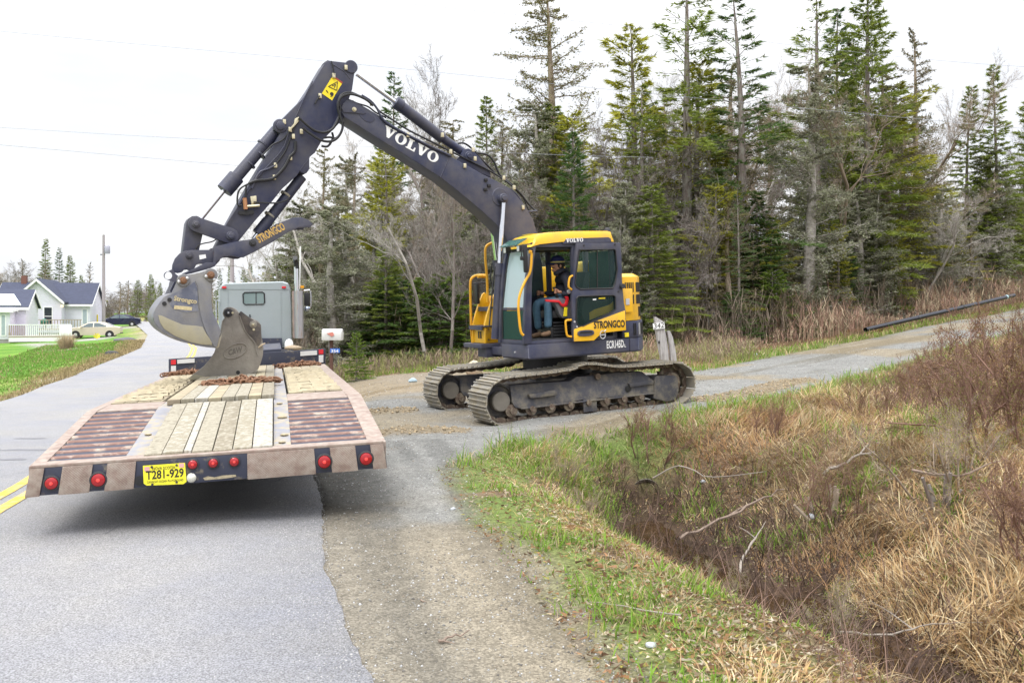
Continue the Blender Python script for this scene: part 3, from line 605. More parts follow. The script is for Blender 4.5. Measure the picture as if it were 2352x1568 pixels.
for pts, l_ in (([(468,155),(400,152),(345,165),(303,210),(300,330),(312,480),(320,600),(325,815)], -.56), ([(300,515),(240,515),(180,525),(140,560),(130,640),(135,900),(140,1100),(155,1290)], -1.08)):
    MB().tube(smooth_path(tr(l_, 11, pts), 5), .022, 10).build('handrail', mt['rail'], exc, smooth=True)
MB().tube(tr(-.7, 11, [(300,530),(260,525),(215,530)]), .03, 8).build('rail_clamp', mt['rail'], exc)
mir = MB(); mc = X(-.95, 11, 198, 725); mir.box(mc, (.06, .17, .36), (Fp, Lv, Up)); mo = mir.build('mirror', mt['black'], exc, bevel=.025)
MB().tube(tr(-.9, 11, [(160,612),(200,602),(315,595)]), .011, 6).build('mirror_arm', mt['dark'], mo)
# ---- boom
bl, bw = .20, .40
near_b = [(196,436),(176,400),(172,365),(190,325),(222,300),(262,302),(300,325),(380,370),(470,425),(700,580),(1000,730),(1250,868),(1420,950),(1520,1020),(1600,1120),(1668,1230),(1700,1340),(1700,1420)]
low_b = [(1485,1560),(1480,1450),(1455,1370),(1400,1290),(1300,1195),(1200,1110),(1080,1010),(945,905),(700,750),(520,640),(400,565),(300,500)]
foot = [E(.42,bl,2.0), E(.30,bl,1.35), E(.14,bl,1.25), E(.02,bl,1.35), E(.05,bl,2.2)]
top_ = tr(bl, 4, near_b); bot_ = tr(bl, 4, low_b)
poly = top_ + [E(.06,bl,2.45)] + foot[::-1][0:0] + [foot[3], foot[2], foot[1], foot[0]] + bot_
m = MB(); m.prism(poly, -Lv*bw); boom = m.build('boom', mt['grey'], exc, bevel=.014)
def ring(l, z, x, y, r, w, name='pivot_pin', mat='grey', par=None, n=20, dome=True):
    c = X(l, z, x, y); m = MB(); m.lathe(c, Lv, [(r,-w),(r,0),(r*.9,.008)] + ([(r*.62,.009),(r*.6,.03),(r*.5,.036)] if dome else []), n); return m.build(name, mt[mat], par or exc, smooth=True)
# elbow ear plate of the boom
pe = tr(bl+.014, 4, [(190,400),(172,365),(185,330),(215,300),(245,310),(345,375),(365,400),(345,415),(290,405),(215,400)])
MB().prism(pe, -Lv*.012).build('boom_nose_plate', mt['grey'], boom, bevel=.004)
ring(bl+.02, 4, 272, 376, .035, .01, 'nose_pin', 'brass', boom)
# cast pocket in the nose
MB().prism(smooth_loop(tr(bl+.006, 4, [(320,405),(350,395),(400,420),(430,445),(405,475),(360,465),(320,430)]), 3), -Lv*.005).build('nose_pocket', mt['arm'], boom)
# weld seam
MB().tube(tr(bl+.002, 4, [(1010,752),(945,905)]), .006, 5).build('weld_seam', mt['grey'], boom)
a, b = X(bl, 4, 484, 560), X(bl, 4, 880, 800); dU = (X(bl,4,900,800) - X(bl,4,470,570)).normalized(); dV = Lv.cross(dU).normalized()
if dV.z < 0: dV = -dV
o_ = X(bl, 4, 487, 575); lettering('maker_lettering', volvo_like(), o_, dU, dV, (X(bl,4,905,790)-X(bl,4,487,545)).length*1.0, (X(bl,4,487,495)-X(bl,4,525,585)).length*.92, mt['white'], boom, nrm=Lv, proud=.005)
# boom cylinders (left and right of the boom)
farp = [rh(X(-.27, 11, x, y)) for x, y in [(378,0),(425,345),(480,820)]]
pin_r, pin_h = rh(X(.3, 4, 1445, 1075)); ring(.31, 4, 1442, 1068, .075, .16, 'boom_cylinder_pin', 'grey', boom)
c_ = X(bl, 4, 1410, 1060); MB().lathe(c_, Lv, [(.15,0),(.14,.012)], 26).build('pin_boss', mt['grey'], boom, smooth=True)
dd = (Vector((farp[2][0], farp[2][1], 0)) - Vector((farp[1][0], farp[1][1], 0))).normalized()
for l_ in (.27, -.27):
    base = (1.02, 1.25) if l_ > 0 else (farp[2][0] + dd.x*.3, farp[2][1] + dd.y*.3)
    j = Vector((pin_r, pin_h, 0)).lerp(Vector((base[0], base[1], 0)), .46 if l_ > 0 else .5)
    if l_ < 0: j = Vector((farp[1][0], farp[1][1], 0))
    m = MB(); m.cyl(E(j.x, l_, j.y), E(pin_r, l_, pin_h), .036, 16); rod = m.build('cylinder_rod', mt['chrome'], exc, smooth=True)
    m = MB(); m.cyl(E(j.x, l_, j.y), E(base[0], l_, base[1]), .066, 20); k2 = j.lerp(Vector((base[0], base[1], 0)), .16); m.cyl(E(j.x, l_, j.y), E(k2.x, l_, k2.y), .08, 20)
    m.build('cylinder_barrel', mt['arm'], exc, smooth=True)
    MB().tube([E(j.x+.09, l_, j.y-.05), E(j.x+.13, l_, j.y-.3), E(base[0]+.10, l_, base[1]+.2)], .012, 6).build('cylinder_pipe', mt['black'], exc)
# ---- arm cylinder on top of the boom
m = MB(); m.cyl(X(0,4,592,318), X(0,4,960,600), .088, 20); m.cyl(X(0,4,592,318), X(0,4,640,352), .10, 20); m.build('cylinder_barrel', mt['arm'], exc, smooth=True)
m = MB(); m.cyl(X(0,4,930,578), X(0,4,1140,725), .068, 20); m.build('cylinder_barrel', mt['arm'], exc, smooth=True)
MB().cyl(X(0,4,288,98), X(0,4,600,325), .034, 14).build('cylinder_rod', mt['chrome'], exc, smooth=True)
MB().prism(tr(.10, 4, [(1105,735),(1125,690),(1165,680),(1205,700),(1260,760),(1330,850),(1340,905),(1200,850),(1060,775)]), -Lv*.05).build('cylinder_bracket', mt['arm'], boom, bevel=.005)
MB().prism(tr(-.06, 4, [(1105,735),(1125,690),(1165,680),(1205,700),(1260,760),(1330,850),(1340,905),(1200,850),(1060,775)]), -Lv*.05).build('cylinder_bracket', mt['arm'], boom, bevel=.005)
ring(.12, 4, 1168, 738, .07, .03, 'pivot_pin', 'grey', boom)
# ---- arm
al_, aw = .16, .32
arm_p = [(1118,140),(1140,120),(1165,124),(1290,138),(1312,150),(1320,175),(1303,205),(1290,300),(1270,360),(1235,480),(1180,540),(1100,620),(1060,690),(1026,718),(1026,790),(1010,815),(990,820),(965,805),(950,830),(860,910),(800,985),(690,1110),(585,1240),(550,1275),(500,1285),(440,1285),(470,1225),(505,1155),(590,1000),(650,895),(720,778),(795,660),(845,570),(835,560),(808,548),(806,525),(830,498),(862,478),(930,410),(980,360),(1040,270),(1085,195)]
m = MB(); m.prism(tr(al_, 2, arm_p), -Lv*aw); arm = m.build('arm', mt['arm'], exc, bevel=.012)
ring(al_+.006, 2, 1283, 160, .10, .02, 'pivot_pin', 'arm', arm, dome=False); ring(al_+.006, 2, 845, 525, .10, .02, 'pivot_pin', 'arm', arm)
MB().prism(tr(al_+.004, 2, [(1102,325),(1165,222),(1228,262),(1192,320),(1165,368)]), -Lv*.003).build('warning_sticker', mt['ylabel'], arm)
wt = tr(al_+.006, 2, [(1142,282),(1198,252),(1194,306)]); mm = MB()
for i in range(3): mm.tube([wt[i], wt[(i+1) % 3]], .006, 4)
mm.tube(tr(al_+.006, 2, [(1165,278),(1188,268)]), .006, 4); mm.tube(tr(al_+.006, 2, [(1178,290),(1186,272)]), .006, 4)
mm.lathe(X(al_+.006,2,1163,328), Lv, [(.028,0),(.028,.002)], 10); mm.tube(tr(al_+.006,2,[(1128,305),(1140,320)]), .008, 4); mm.tube(tr(al_+.006,2,[(1155,345),(1170,338)]), .006, 4)
mm.build('warning_pictogram', mt['blackprint'], arm)
MB().prism(tr(al_+.007, 2, [(1168,222),(1174,216),(1232,256),(1226,264)]), -Lv*.003).build('sticker_band', M('red_band', (.35,.06,.03), .6), arm)
# weld lines and stiffener
for pts in ([(1170,145),(1235,185),(1278,235)], [(1200,470),(1170,530)], [(508,1160),(580,1195)], [(965,800),(1026,720)]):
    MB().tube(tr(al_+.002, 2, pts), .006, 5).build('weld_seam', mt['grey'], arm)
# bucket cylinder (left) and thumb cylinder (right)
m = MB(); m.cyl(X(.0,2,822,552), X(.0,2,540,880), .083, 20); m.cyl(X(.0,2,575,838), X(.0,2,500,925), .115, 20); m.build('cylinder_barrel', mt['arm'], exc, smooth=True)
for x, y in ((740,640),(718,700),(655,760),(560,870)):
    MB().lathe(X(.0,2,x,y), (X(.0,2,822,552)-X(.0,2,540,880)).normalized(), [(.093,-.012),(.093,.012)], 16).build('barrel_clamp', mt['arm'], exc)
MB().cyl(X(.0,2,505,915), X(.0,2,345,1112), .03, 12).build('cylinder_rod', mt['chrome'], exc, smooth=True)
m = MB(); m.cyl(X(.0,2,978,838), X(.0,2,770,1110), .075, 20); m.cyl(X(.0,2,770,1110), X(.0,2,705,1190), .082, 20); m.build('cylinder_barrel', mt['arm'], exc, smooth=True)
MB().cyl(X(.0,2,708,1185), X(.0,2,680,1220), .03, 12).build('cylinder_rod', mt['chrome'], exc, smooth=True)
for x, y in ((880,950),(782,1078)):
    MB().lathe(X(.0,2,x,y), (X(.0,2,978,838)-X(.0,2,705,1190)).normalized(), [(.086,-.014),(.086,.014)], 16).build('barrel_clamp', mt['steel'], exc)
# links
def bar(m, p, q, w0, w1, th):
    d = (q-p).normalized(); s = Lv.cross(d).normalized(); pts = []
    for k in range(7): a = math.pi/2 + math.pi*k/6; pts.append(p + (d*math.cos(a) + s*math.sin(a))*w0)
    for k in range(7): a = -math.pi/2 + math.pi*k/6; pts.append(q + (d*math.cos(a) + s*math.sin(a))*w1)
    m.prism(pts, -Lv*th); return m
for l_ in (.21, -.15):
    bar(MB(), X(l_,2,325,1130), X(l_,2,540,1203), .10, .11, .06).build('link_arm', mt['arm'], exc, bevel=.008)
m = MB(); bar(m, X(.13,2,322,1132), X(.13,2,290,1315), .12, .10, .26); m.build('tipping_link', mt['arm'], exc, bevel=.01)
ring(.225, 2, 325, 1130, .05, .4, 'pivot_pin', 'grey'); ring(.225, 2, 538, 1203, .06, .4, 'pivot_pin', 'grey')
# quick coupler
cp = [(440,270),(520,263),(790,258),(850,265),(890,300),(892,340),(870,400),(820,455),(785,478),(740,480),(690,462),(650,440),(610,437),(570,455),(545,500),(510,530),(470,522),(445,500),(415,515),(390,545),(340,557),(290,550),(262,515),(268,450),(300,370),(360,305)]
for l_ in (.20, -.14): MB().prism(tr(l_, 8, cp), -Lv*.06).build('coupler_plate', mt['bucket' if False else 'grey'], exc, bevel=.008)
m = MB(); m.prism(tr(.13, 8, [(430,330),(800,300),(820,420),(600,430),(520,500),(330,520),(310,430)]), -Lv*.26); m.build('coupler_body', mt['dark'], exc)
ring(.215, 8, 483, 330, .05, .4, 'pivot_pin', 'arm'); ring(.22, 8, 845, 315, .055, .42, 'pivot_pin', 'rust')
MB().prism(tr(.205, 8, [(606,330),(690,318),(698,365),(615,385)]), -Lv*.004).build('serial_sticker', mt['white'], exc)
# bucket
bn, bwid = .42, .84
bout = [(310,700),(255,812),(200,835),(150,870),(95,940),(45,1020),(20,1110),(40,1190),(110,1275),(230,1355),(400,1432),(600,1485),(800,1512)]
blip = [(835,1500),(885,1300),(842,1180),(782,1050),(766,900),(772,700)]
bear = [(800,650),(825,590),(800,530),(750,515),(690,525),(600,555),(520,570),(450,580),(400,575),(345,600),(318,650)]
lug = [(270,510),(205,540),(170,575),(172,615),(200,638),(300,672),(340,640),(345,600),(300,560)]
plate = bout + blip + bear
bkt = None
for l_ in (bn, -bn+.03):
    o = MB().prism(tr(bn, 8, plate), -Lv*.03)
    if l_ != bn: o.v = [tuple(Vector(v) - Lv*(bwid-.03)) for v in o.v]
    b_ = o.build('bucket', mt['bucket'], exc, bevel=.006) if bkt is None else o.build('bucket_side', mt['bucket'], bkt, bevel=.006)
    bkt = bkt or b_
arc_ = smooth_path(tr(bn-.02, 8, bout[1:] + [(832,1508)]), 4); n = len(arc_); vs = arc_ + [p - Lv*(bwid-.04) for p in arc_]
cen = X(bn-.02, 8, 500, 1050); vi = [p + (cen-p).normalized()*.03 for p in arc_]; vs += vi + [p - Lv*(bwid-.04) for p in vi]
MB().add(vs, [(i, i+1, n+i+1, n+i) for i in range(n-1)] + [(2*n+i, 2*n+i+1, 3*n+i+1, 3*n+i) for i in range(n-1)] + [(0, n, 3*n, 2*n), (n-1, 2*n-1, 4*n-1, 3*n-1)]).build('bucket_shell', mt['bucket'], bkt, smooth=True)
MB().prism([p for p in tr(bn-.0, 8, [(780,1490),(900,1330),(912,1290),(860,1500),(835,1515)])], -Lv*bwid).build('cutting_edge', mt['steel'], bkt)
MB().prism(tr(bn+.015, 8, [(556,655),(600,622),(640,610),(700,640),(768,702),(763,900),(778,1050),(838,1180),(882,1300),(832,1500),(800,1500),(700,1310),(645,1165),(612,1000),(600,850),(590,720)]), -Lv*.014).build('side_cutter', mt['bucket'], bkt, bevel=.004)
mwp = MB().prism(tr(bn+.012, 8, [(86,1092),(130,1098),(240,1150),(400,1215),(560,1228),(650,1240),(700,1330),(772,1430),(772,1475),(640,1468),(480,1432),(300,1360),(160,1268),(105,1180)]), -Lv*.011).build('wear_plate', mt['wear'], bkt, bevel=.003)
mdk = M('blue_grey_worn_paint', (.10,.11,.155), .5, var=.15, dirt=(.26,.26,.28), dirt_amt=.35, dirt_s=4)
MB().prism(tr(bn+.004, 8, [(200,860),(330,790),(480,720),(548,665),(585,760),(596,900),(585,960),(600,1040),(440,1060),(280,1010),(235,960)]), -Lv*.003).build('painted_panel', mdk, bkt)
for x, y in ((230,898),(163,946)): MB().lathe(X(bn+.005,8,x,y), Lv, [(.028,-.002),(.028,.004)], 14).build('bolt_hole', mt['black'], bkt)
p0, p1, p2 = X(bn+.008,8,278,925), X(bn+.008,8,570,968), X(bn+.008,8,285,880)
lettering('dealer_lettering', text_verts('Strongco', .03), p0, p1-p0, p2-p0, (p1-p0).length, .085, mt['palegold'], bkt, nrm=Lv)
MB().prism(tr(bn+.006,8,[(292,968),(520,990),(512,1035),(284,1014)]), -Lv*.003).build('faded_decal', mt['palegold'], bkt)
lp = smooth_loop(tr(bn, 8, lug), 3); hc_ = X(bn, 8, 212, 587); inn = [hc_ + (p-hc_).normalized()*.052 for p in lp]; nl_ = len(lp); bk_ = [p - Lv*.04 for p in lp]; bi_ = [p - Lv*.04 for p in inn]
MB().add(lp + inn + bk_ + bi_, [f for i in range(nl_) for j in [(i+1) % nl_] for f in ((i, j, nl_+j, nl_+i), (2*nl_+i, 3*nl_+i, 3*nl_+j, 2*nl_+j), (i, 2*nl_+i, 2*nl_+j, j), (nl_+i, nl_+j, 3*nl_+j, 3*nl_+i))]).build('lifting_eye', mt['grey'], bkt)
ring(bn+.01, 8, 407, 650, .085, .03, 'bucket_pin_boss', 'bucket', bkt, dome=False); ring(bn+.03, 8, 407, 650, .048, .05, 'bucket_pin', 'rust', bkt)
ring(bn+.01, 8, 757, 580, .09, .03, 'bucket_pin_boss', 'bucket', bkt, dome=False); ring(bn+.03, 8, 757, 580, .05, .05, 'bucket_pin', 'rust', bkt)
for x, y in ((350,665),(455,622),(697,600),(800,640)): MB().sphere(X(bn+.03, 8, x, y), .022, 6).build('pin_bolt', mt['silver'], bkt)
for l_ in (.30, -.26): MB().prism(tr(l_, 8, [(258,810),(320,660),(400,585),(520,560),(740,500),(810,470),(830,420),(700,420),(540,500),(400,560),(300,640),(235,780)]), -Lv*.05).build('bucket_ear', mt['arm'], bkt, bevel=.006)
# thumb
tp = [(440,1270),(500,1255),(600,1232),(680,1222),(760,1180),(860,1115),(925,1090),(975,1088),(1020,1105),(1048,1130),(1030,1150),(960,1152),(900,1178),(800,1240),(690,1300),(620,1335),(590,1335),(550,1325),(500,1330),(455,1360),(430,1390)]
thm = MB().prism(tr(.26, 2, tp), -Lv*.05).build('thumb', mt['grey'], exc, bevel=.006)
o = MB().prism(tr(.26, 2, tp), -Lv*.05); o.v = [tuple(Vector(v) - Lv*.42) for v in o.v]; o.build('thumb_side', mt['grey'], thm, bevel=.006)
MB().prism(tr(.20, 2, [(690,1230),(880,1115),(940,1100),(1030,1125),(960,1140),(890,1165),(700,1285)]), -Lv*.36).build('thumb_web', mt['bucket'], thm)
ring(.27, 2, 675, 1245, .05, .02, 'pivot_pin', 'dark', thm)
p0, p1 = X(.262,2,716,1250), X(.262,2,880,1163); lettering('dealer_lettering', text_verts('STRONGCO', .035), p0, p1-p0, Lv.cross(p1-p0) * (1 if Lv.cross(p1-p0).z > 0 else -1), (p1-p0).length, .115, mt['goldprint'], thm, nrm=Lv)
# hydraulic hoses and pipes
def hose(l, z, pts, r=.015, mat='black', k=5, name='hydraulic_hose', par=None): return MB().tube(smooth_path(tr(l, z, pts), k), r, 7).build(name, mt[mat], par or exc, smooth=True)
hose(.22, 2, [(960,475),(1010,520),(1060,555),(1120,565),(1170,540),(1205,480),(1215,420),(1205,370),(1230,330),(1280,320),(1340,345)], .019)
hose(.25, 2, [(985,540),(1040,580),(1100,615),(1160,620),(1205,590),(1230,530),(1215,470),(1200,400),(1225,345),(1290,330),(1370,360),(1420,400)], .019)
hose(.1, 2, [(1100,650),(1140,650),(1170,600),(1165,565)], .017); hose(.15, 2, [(1110,600),(1150,595),(1190,600),(1222,560),(1235,500)], .016)
hose(.12, 2, [(1125,140),(1118,180),(1122,250),(1120,300),(1145,335),(1175,355),(1210,355)], .013); hose(.0, 2, [(1140,122),(1105,150),(1085,200),(1060,250)], .010)
hose(.185, 2, [(1160,125),(1170,160),(1178,210)], .009); hose(.185, 2, [(1088,340),(1065,375),(1060,390)], .012)
hose(.18, 2, [(950,495),(925,550),(900,620),(870,690),(815,765)], .012); hose(.18, 2, [(815,768),(770,790),(720,810),(690,860),(670,910)], .015, 'arm')
hose(.19, 2, [(940,620),(935,680),(905,715),(870,780),(810,842),(760,858),(700,862),(650,880)], .021)
hose(.18, 2, [(905,555),(860,610),(800,640),(760,680),(730,710)], .011); hose(.2, 2, [(650,880),(600,910),(582,950),(582,1010),(610,1015)], .013); hose(.2, 2, [(635,890),(630,960),(625,1020)], .012); hose(.2, 2, [(680,995),(760,1000),(820,1000),(880,985),(900,965)], .012)
hose(.18, 2, [(1045,250),(990,360),(900,560),(850,680),(700,850),(560,1060),(490,1170)], .009, 'arm')
hose(.15, 8, [(560,265),(590,210),(660,180),(760,160),(820,130),(860,80)], .009)
hose(.22, 4, [(330,265),(400,310),(450,370),(480,430),(540,490),(700,580),(880,670),(1030,740)], .017, 'arm'); hose(.15, 4, [(250,250),(340,280),(420,330),(470,390),(560,450),(700,540),(900,640),(1060,720)], .015)
hose(.1, 4, [(230,300),(300,330),(380,355),(440,400),(520,440)], .013); hose(.17, 4, [(1000,740),(1130,810),(1300,905),(1440,975),(1530,1030),(1580,1100),(1610,1170),(1700,1168)], .015, 'arm'); hose(.12, 4, [(1020,700),(1180,780),(1340,860),(1460,940),(1560,1020),(1640,1120),(1690,1170)], .014)
hose(.0, 4, [(1060,645),(1130,640),(1200,690),(1260,760),(1330,830),(1370,870)], .016); hose(-.04, 4, [(1150,690),(1230,715),(1310,730),(1360,780),(1390,850),(1420,900),(1500,960),(1590,1060),(1640,1120)], .018)
hose(.05, 4, [(1420,900),(1500,970),(1580,1050),(1650,1130),(1700,1175)], .014); hose(.05, 4, [(1600,1080),(1640,1170),(1690,1200),(1690,1220),(1670,1215)], .01)
for z, pts, l_ in ((4, [(690,575),(1025,705),(1135,815),(960,575),(1215,760),(1590,1140),(1520,985),(1440,910),(405,330),(1200,690)], .215), (2, [(905,548),(925,590),(815,768),(908,722),(808,842),(1175,215),(1250,165),(870,500),(975,560),(1090,340)], .175)):
    for x, y in pts:
        MB().box(X(l_, z, x, y), (.045,.03,.07), AX).build('hose_clamp', mt['brass'], exc, bevel=.006)
MB().prism(tr(.20,2,[(935,480),(960,468),(962,495),(915,545),(905,560),(895,552),(930,510)]), -Lv*.04).build('valve_block', mt['brass'], arm, bevel=.006)
MB().prism(tr(.20,2,[(660,960),(698,955),(700,1000),(668,1010)]), -Lv*.05).build('valve_block', mt['brass'], arm, bevel=.006)
MB().prism(tr(.19,2,[(588,1050),(680,1045),(684,1065),(640,1075),(588,1068)]), -Lv*.03).build('valve_bracket', mt['black'], arm)
MB().tube(tr(.2,2,[(625,970),(632,1040)]), .03, 8).build('hose_fitting', M('copper_fitting', (.42,.2,.1), .5, .4), arm); MB().tube(tr(.2,2,[(634,1022),(716,1016)]), .02, 8).build('hose_fitting', mt['brass'], arm)
for x, y in ((1300,925),(1325,970),(1297,1000)): MB().box(X(.215,4,x,y), (.06,.03,.05), AX).build('boom_lamp', mt['black'], exc, bevel=.01)
# ------------------------------------------------------------------ excavator cab
def q(m, pts, th, n=None): return m.prism(pts, (n or -Lv)*th)
cab = MB()
def S5(l, pts): return tr(l, 5, pts)
# near A pillar, far A pillar
near_A = [(522,928),(575,924),(572,700),(577,480),(590,330),(606,232),(578,236),(556,330),(540,480),(528,700)]
q(cab, S5(1.21, near_A), .07); o = MB(); q(o, S5(1.21, near_A), .06); cab.add([Vector(v) - Lv*.80 for v in o.v], o.f)
# rear posts, sills, headers
for l_ in (1.20, .44):
    ebox(cab, .10, .03, l_, l_-.06, 1.19, 2.68); ebox(cab, -.62, -.70, l_, l_-.06, 1.19, 2.70)
    ebox(cab, .80, -.70, l_, l_-.06, 2.66, 2.73)
ebox(cab, .96, -.70, 1.20, .38, 1.19, 1.235); ebox(cab, .98, .92, 1.20, .38, 1.19, 1.25); ebox(cab, .80, .74, 1.20, .38, 2.64, 2.72)
ebox(cab, .955, .93, 1.18, .40, 1.71, 1.745); ebox(cab, -.64, -.70, 1.2, .38, 1.19, 1.9)
cabo = cab.build('cab_frame', mt['grey'], exc, bevel=.012)
m = MB(); ebox(m, .09, -.64, .46, .44, 1.24, 1.85); ebox(m, .90, -.62, 1.15, .44, 1.235, 1.25); ebox(m, -.6, -.63, 1.15, .44, 1.24, 1.85); m.build('cab_lining', mt['dark'], cabo)
m = MB(); ebox(m, .74, -.64, 1.13, .44, 2.62, 2.655); m.build('head_lining', M('pale_head_lining', (.05,.055,.055), .8), cabo)
# roof
rp = [(.86,2.66),(.80,2.70),(.76,2.77),(.66,2.825),(.40,2.855),(-.05,2.875),(-.58,2.878),(-.64,2.86),(-.68,2.735),(.3,2.735),(.70,2.70)]
m = MB(); n = len(rp); rows = []
for l_, s in ((1.225,0),(1.20,.028),(1.0,.045),(.62,.045),(.40,.028),(.375,0)):
    rows.append([E(r - (.02 if s == 0 else 0)*(r > .5), l_, h + (s if h > 2.76 else (0 if h > 2.72 else 0)) - (.03 if s == 0 and h > 2.8 else 0)) for r, h in rp])
vs = [p for row in rows for p in row]; fs = [tuple(range(n)), tuple(range((len(rows)-1)*n, len(rows)*n))[::-1]]
for a in range(len(rows)-1): fs += [(a*n+i, a*n+(i+1) % n, (a+1)*n+(i+1) % n, (a+1)*n+i) for i in range(n)]
roof = m.add(vs, fs).build('cab_roof', mt['yellow'], exc, smooth=True)
q(MB(), S5(1.232, [(795,218),(822,180),(1120,172),(1136,182),(1140,206)]), .006).build('roof_stripe', mt['grey'], roof)
p0, p1 = X(1.236,5,818,209), X(1.236,5,940,204); lettering('maker_lettering', volvo_like(), p0, p1-p0, Up, (p1-p0).length, .062, mt['white'], roof, nrm=Lv)
m = MB(); ebox(m, .68, .52, .95, .5, 2.855, 2.885); m.build('roof_hatch', mt['glass'], roof)
m = MB(); m.lathe(X(.8,5,1112,138), Up, [(.05,-.03),(.05,.05),(.03,.08)], 14); m.build('roof_beacon', mt['dark'], roof, smooth=True)
# visor, work lamps in front of the roof
MB().prism([E(.98,1.05,2.70), E(.80,1.05,2.80), E(.80,.45,2.80), E(.98,.45,2.70)], Up*.012).build('sun_visor', mt['glass'], roof)
for l_ in (1.02,.58):
    m = MB(); ebox(m, .95, .86, l_+.045, l_-.045, 2.60, 2.70); m.build('work_lamp', mt['black'], exc, bevel=.012)
    m = MB(); ebox(m, .955, .95, l_+.035, l_-.035, 2.61, 2.69); m.build('lamp_lens', mt['silver'], exc)
# glazing
def gl(m_, pts, mat, name, th=.006, n=None): return MB().prism(pts, (n if n is not None else -Fp)*th).build(name, mt[mat], cabo)
fa = lambda h: np.interp(h, [1.19,1.7,1.9,2.3,2.66], [.972,.955,.925,.865,.785])
ups = [1.75,1.95,2.15,2.35,2.62]; gl(None, [E(fa(h),.45,h) for h in ups] + [E(fa(h),1.15,h) for h in ups[::-1]], 'wglass', 'windshield')
gl(None, [E(.968,.45,1.26), E(.955,.45,1.70), E(.955,1.14,1.70), E(.968,1.14,1.26)], 'glass', 'lower_windshield')
for l_, r0, r1, h0, h1 in ((.44,.90,.12,1.9,2.62),(.44,.02,-.60,1.9,2.62)): gl(None, [E(r0,l_,h0), E(r1,l_,h0), E(r1,l_,h1), E(r0-.1 if r0 > .5 else r0,l_,h1)], 'glass', 'side_window', n=-Lv)
gl(None, [E(-.66,.5,1.95), E(-.66,1.15,1.95), E(-.66,1.15,2.6), E(-.66,.5,2.6)], 'glass', 'rear_window')
# windscreen trim, wiper
for l_ in (1.155,.445):
    MB().tube([E(fa(h)+.006,l_,h) for h in (1.26,1.7,1.95,2.3,2.62)], .014, 6).build('window_seal', mt['black'], cabo)
MB().tube(tr(.5, 11, [(560,800),(580,700),(610,560),(625,440),(632,330)]), .012, 5).build('wiper', mt['black'], cabo)
# rail on the near A pillar
MB().tube(smooth_path(tr(1.27, 11, [(822,250),(818,340),(812,430),(795,500),(755,570),(710,670),(680,770),(672,880),(680,1000),(690,1100),(705,1165),(728,1192)]), 5), .020, 10).build('handrail', mt['rail'], exc, smooth=True)
MB().prism(tr(1.26, 11, [(800,232),(835,240),(835,275),(800,270)]), -Lv*.04).build('rail_bracket', mt['rail'], exc, bevel=.006)
# near mirror
MB().tube(smooth_path(tr(1.30, 11, [(835,262),(830,228),(800,218),(740,222),(712,245),(706,300),(712,330)]), 4), .010, 6).build('mirror_arm', mt['black'], exc)
m = MB(); c_ = X(1.30, 11, 750, 330); m.box(c_, (.07,.05,.42), (Fp, Lv, Up)); m.build('mirror', mt['black'], exc, bevel=.024)
MB().box(X(1.30,11,712,325), (.06,.04,.06), AX).build('mirror_joint', mt['black'], exc, bevel=.01)
# ---- open door folded back along the body
dl = 1.30
outer = [(898,214),(1205,209),(1213,330),(1216,500),(1230,640),(1240,690),(1245,830),(1070,852),(1015,903),(872,911),(866,820),(862,700),(862,590),(874,440),(885,300)]
w1 = [(912,262),(1160,256),(1168,265),(1182,400),(1165,500),(1150,532),(920,540),(893,525),(882,500),(895,380)]
w2 = [(892,605),(905,590),(1150,583),(1168,590),(1170,680),(1140,702),(940,800),(905,800),(890,760)]
def frame_with_holes(l, outer, holes, th, name, mat, parent):
    import bmesh
    from mathutils.geometry import tessellate_polygon
    loops = [tr(l, 5, p) for p in [outer] + holes]; flat = [[Vector(((v-C0).dot(Fp), (v-C0).dot(Up), 0)) for v in lp] for lp in loops]
    tris = tessellate_polygon(flat); allv = [v for lp in loops for v in lp]; nn = len(allv)
    fs = [tuple(t) for t in tris] + [tuple(i+nn for i in t)[::-1] for t in tris]; b = 0
    for lp in loops:
        k = len(lp); fs += [(b+i, b+(i+1) % k, nn+b+(i+1) % k, nn+b+i) for i in range(k)]; b += k
    return MB().add(allv + [v - Lv*th for v in allv], fs).build(name, mat, parent, bevel=.004)
door = frame_with_holes(dl, outer, [w1, w2], .05, 'door', mt['grey'], exc)
for w in (w1, w2):
    MB().prism(tr(dl-.02, 5, w), -Lv*.006).build('door_glass', mt['glass'], door)
    P = tr(dl+.002, 5, w); MB().tube(P + [P[0]], .012, 6).build('glass_seal', mt['black'], door, smooth=True)
MB().tube(tr(dl-.012, 5, [(1040,262),(1040,532)]), .010, 5).build('window_bar', mt['black'], door)
yp = [(874,832),(880,822),(1236,690),(1244,829),(1072,850),(1017,902),(875,910)]
yo = MB().prism(tr(dl+.006, 5, yp), -Lv*.006).build('door_panel', mt['yellow'], door, bevel=.002)
p0, p1 = X(dl+.01,5,1016,819), X(dl+.01,5,1236,808); lettering('dealer_lettering', text_verts('STRONGCO', .03), p0, p1-p0, Up, (p1-p0).length, .118, mt['blackprint'], door, nrm=Lv)
m = MB(); c_ = X(dl+.008,5,957,850); pts = [c_ + Fp*math.cos(a)*.155*(1 if abs(math.cos(a)) > .3 else 1) + Up*(.05*math.copysign(abs(math.sin(a))**.6, math.sin(a))) for a in [2*math.pi*k/20 for k in range(20)]]; m.prism(pts, Lv*.012)
h = m.build('door_handle', mt['grey'], door, bevel=.004)
m = MB(); m.prism([c_ + Lv*.014 + Fp*a + Up*b for a, b in ((-.12,.0),(.12,.0),(.10,.03),(-.10,.03))], Lv*.004); m.build('handle_recess', mt['black'], h)
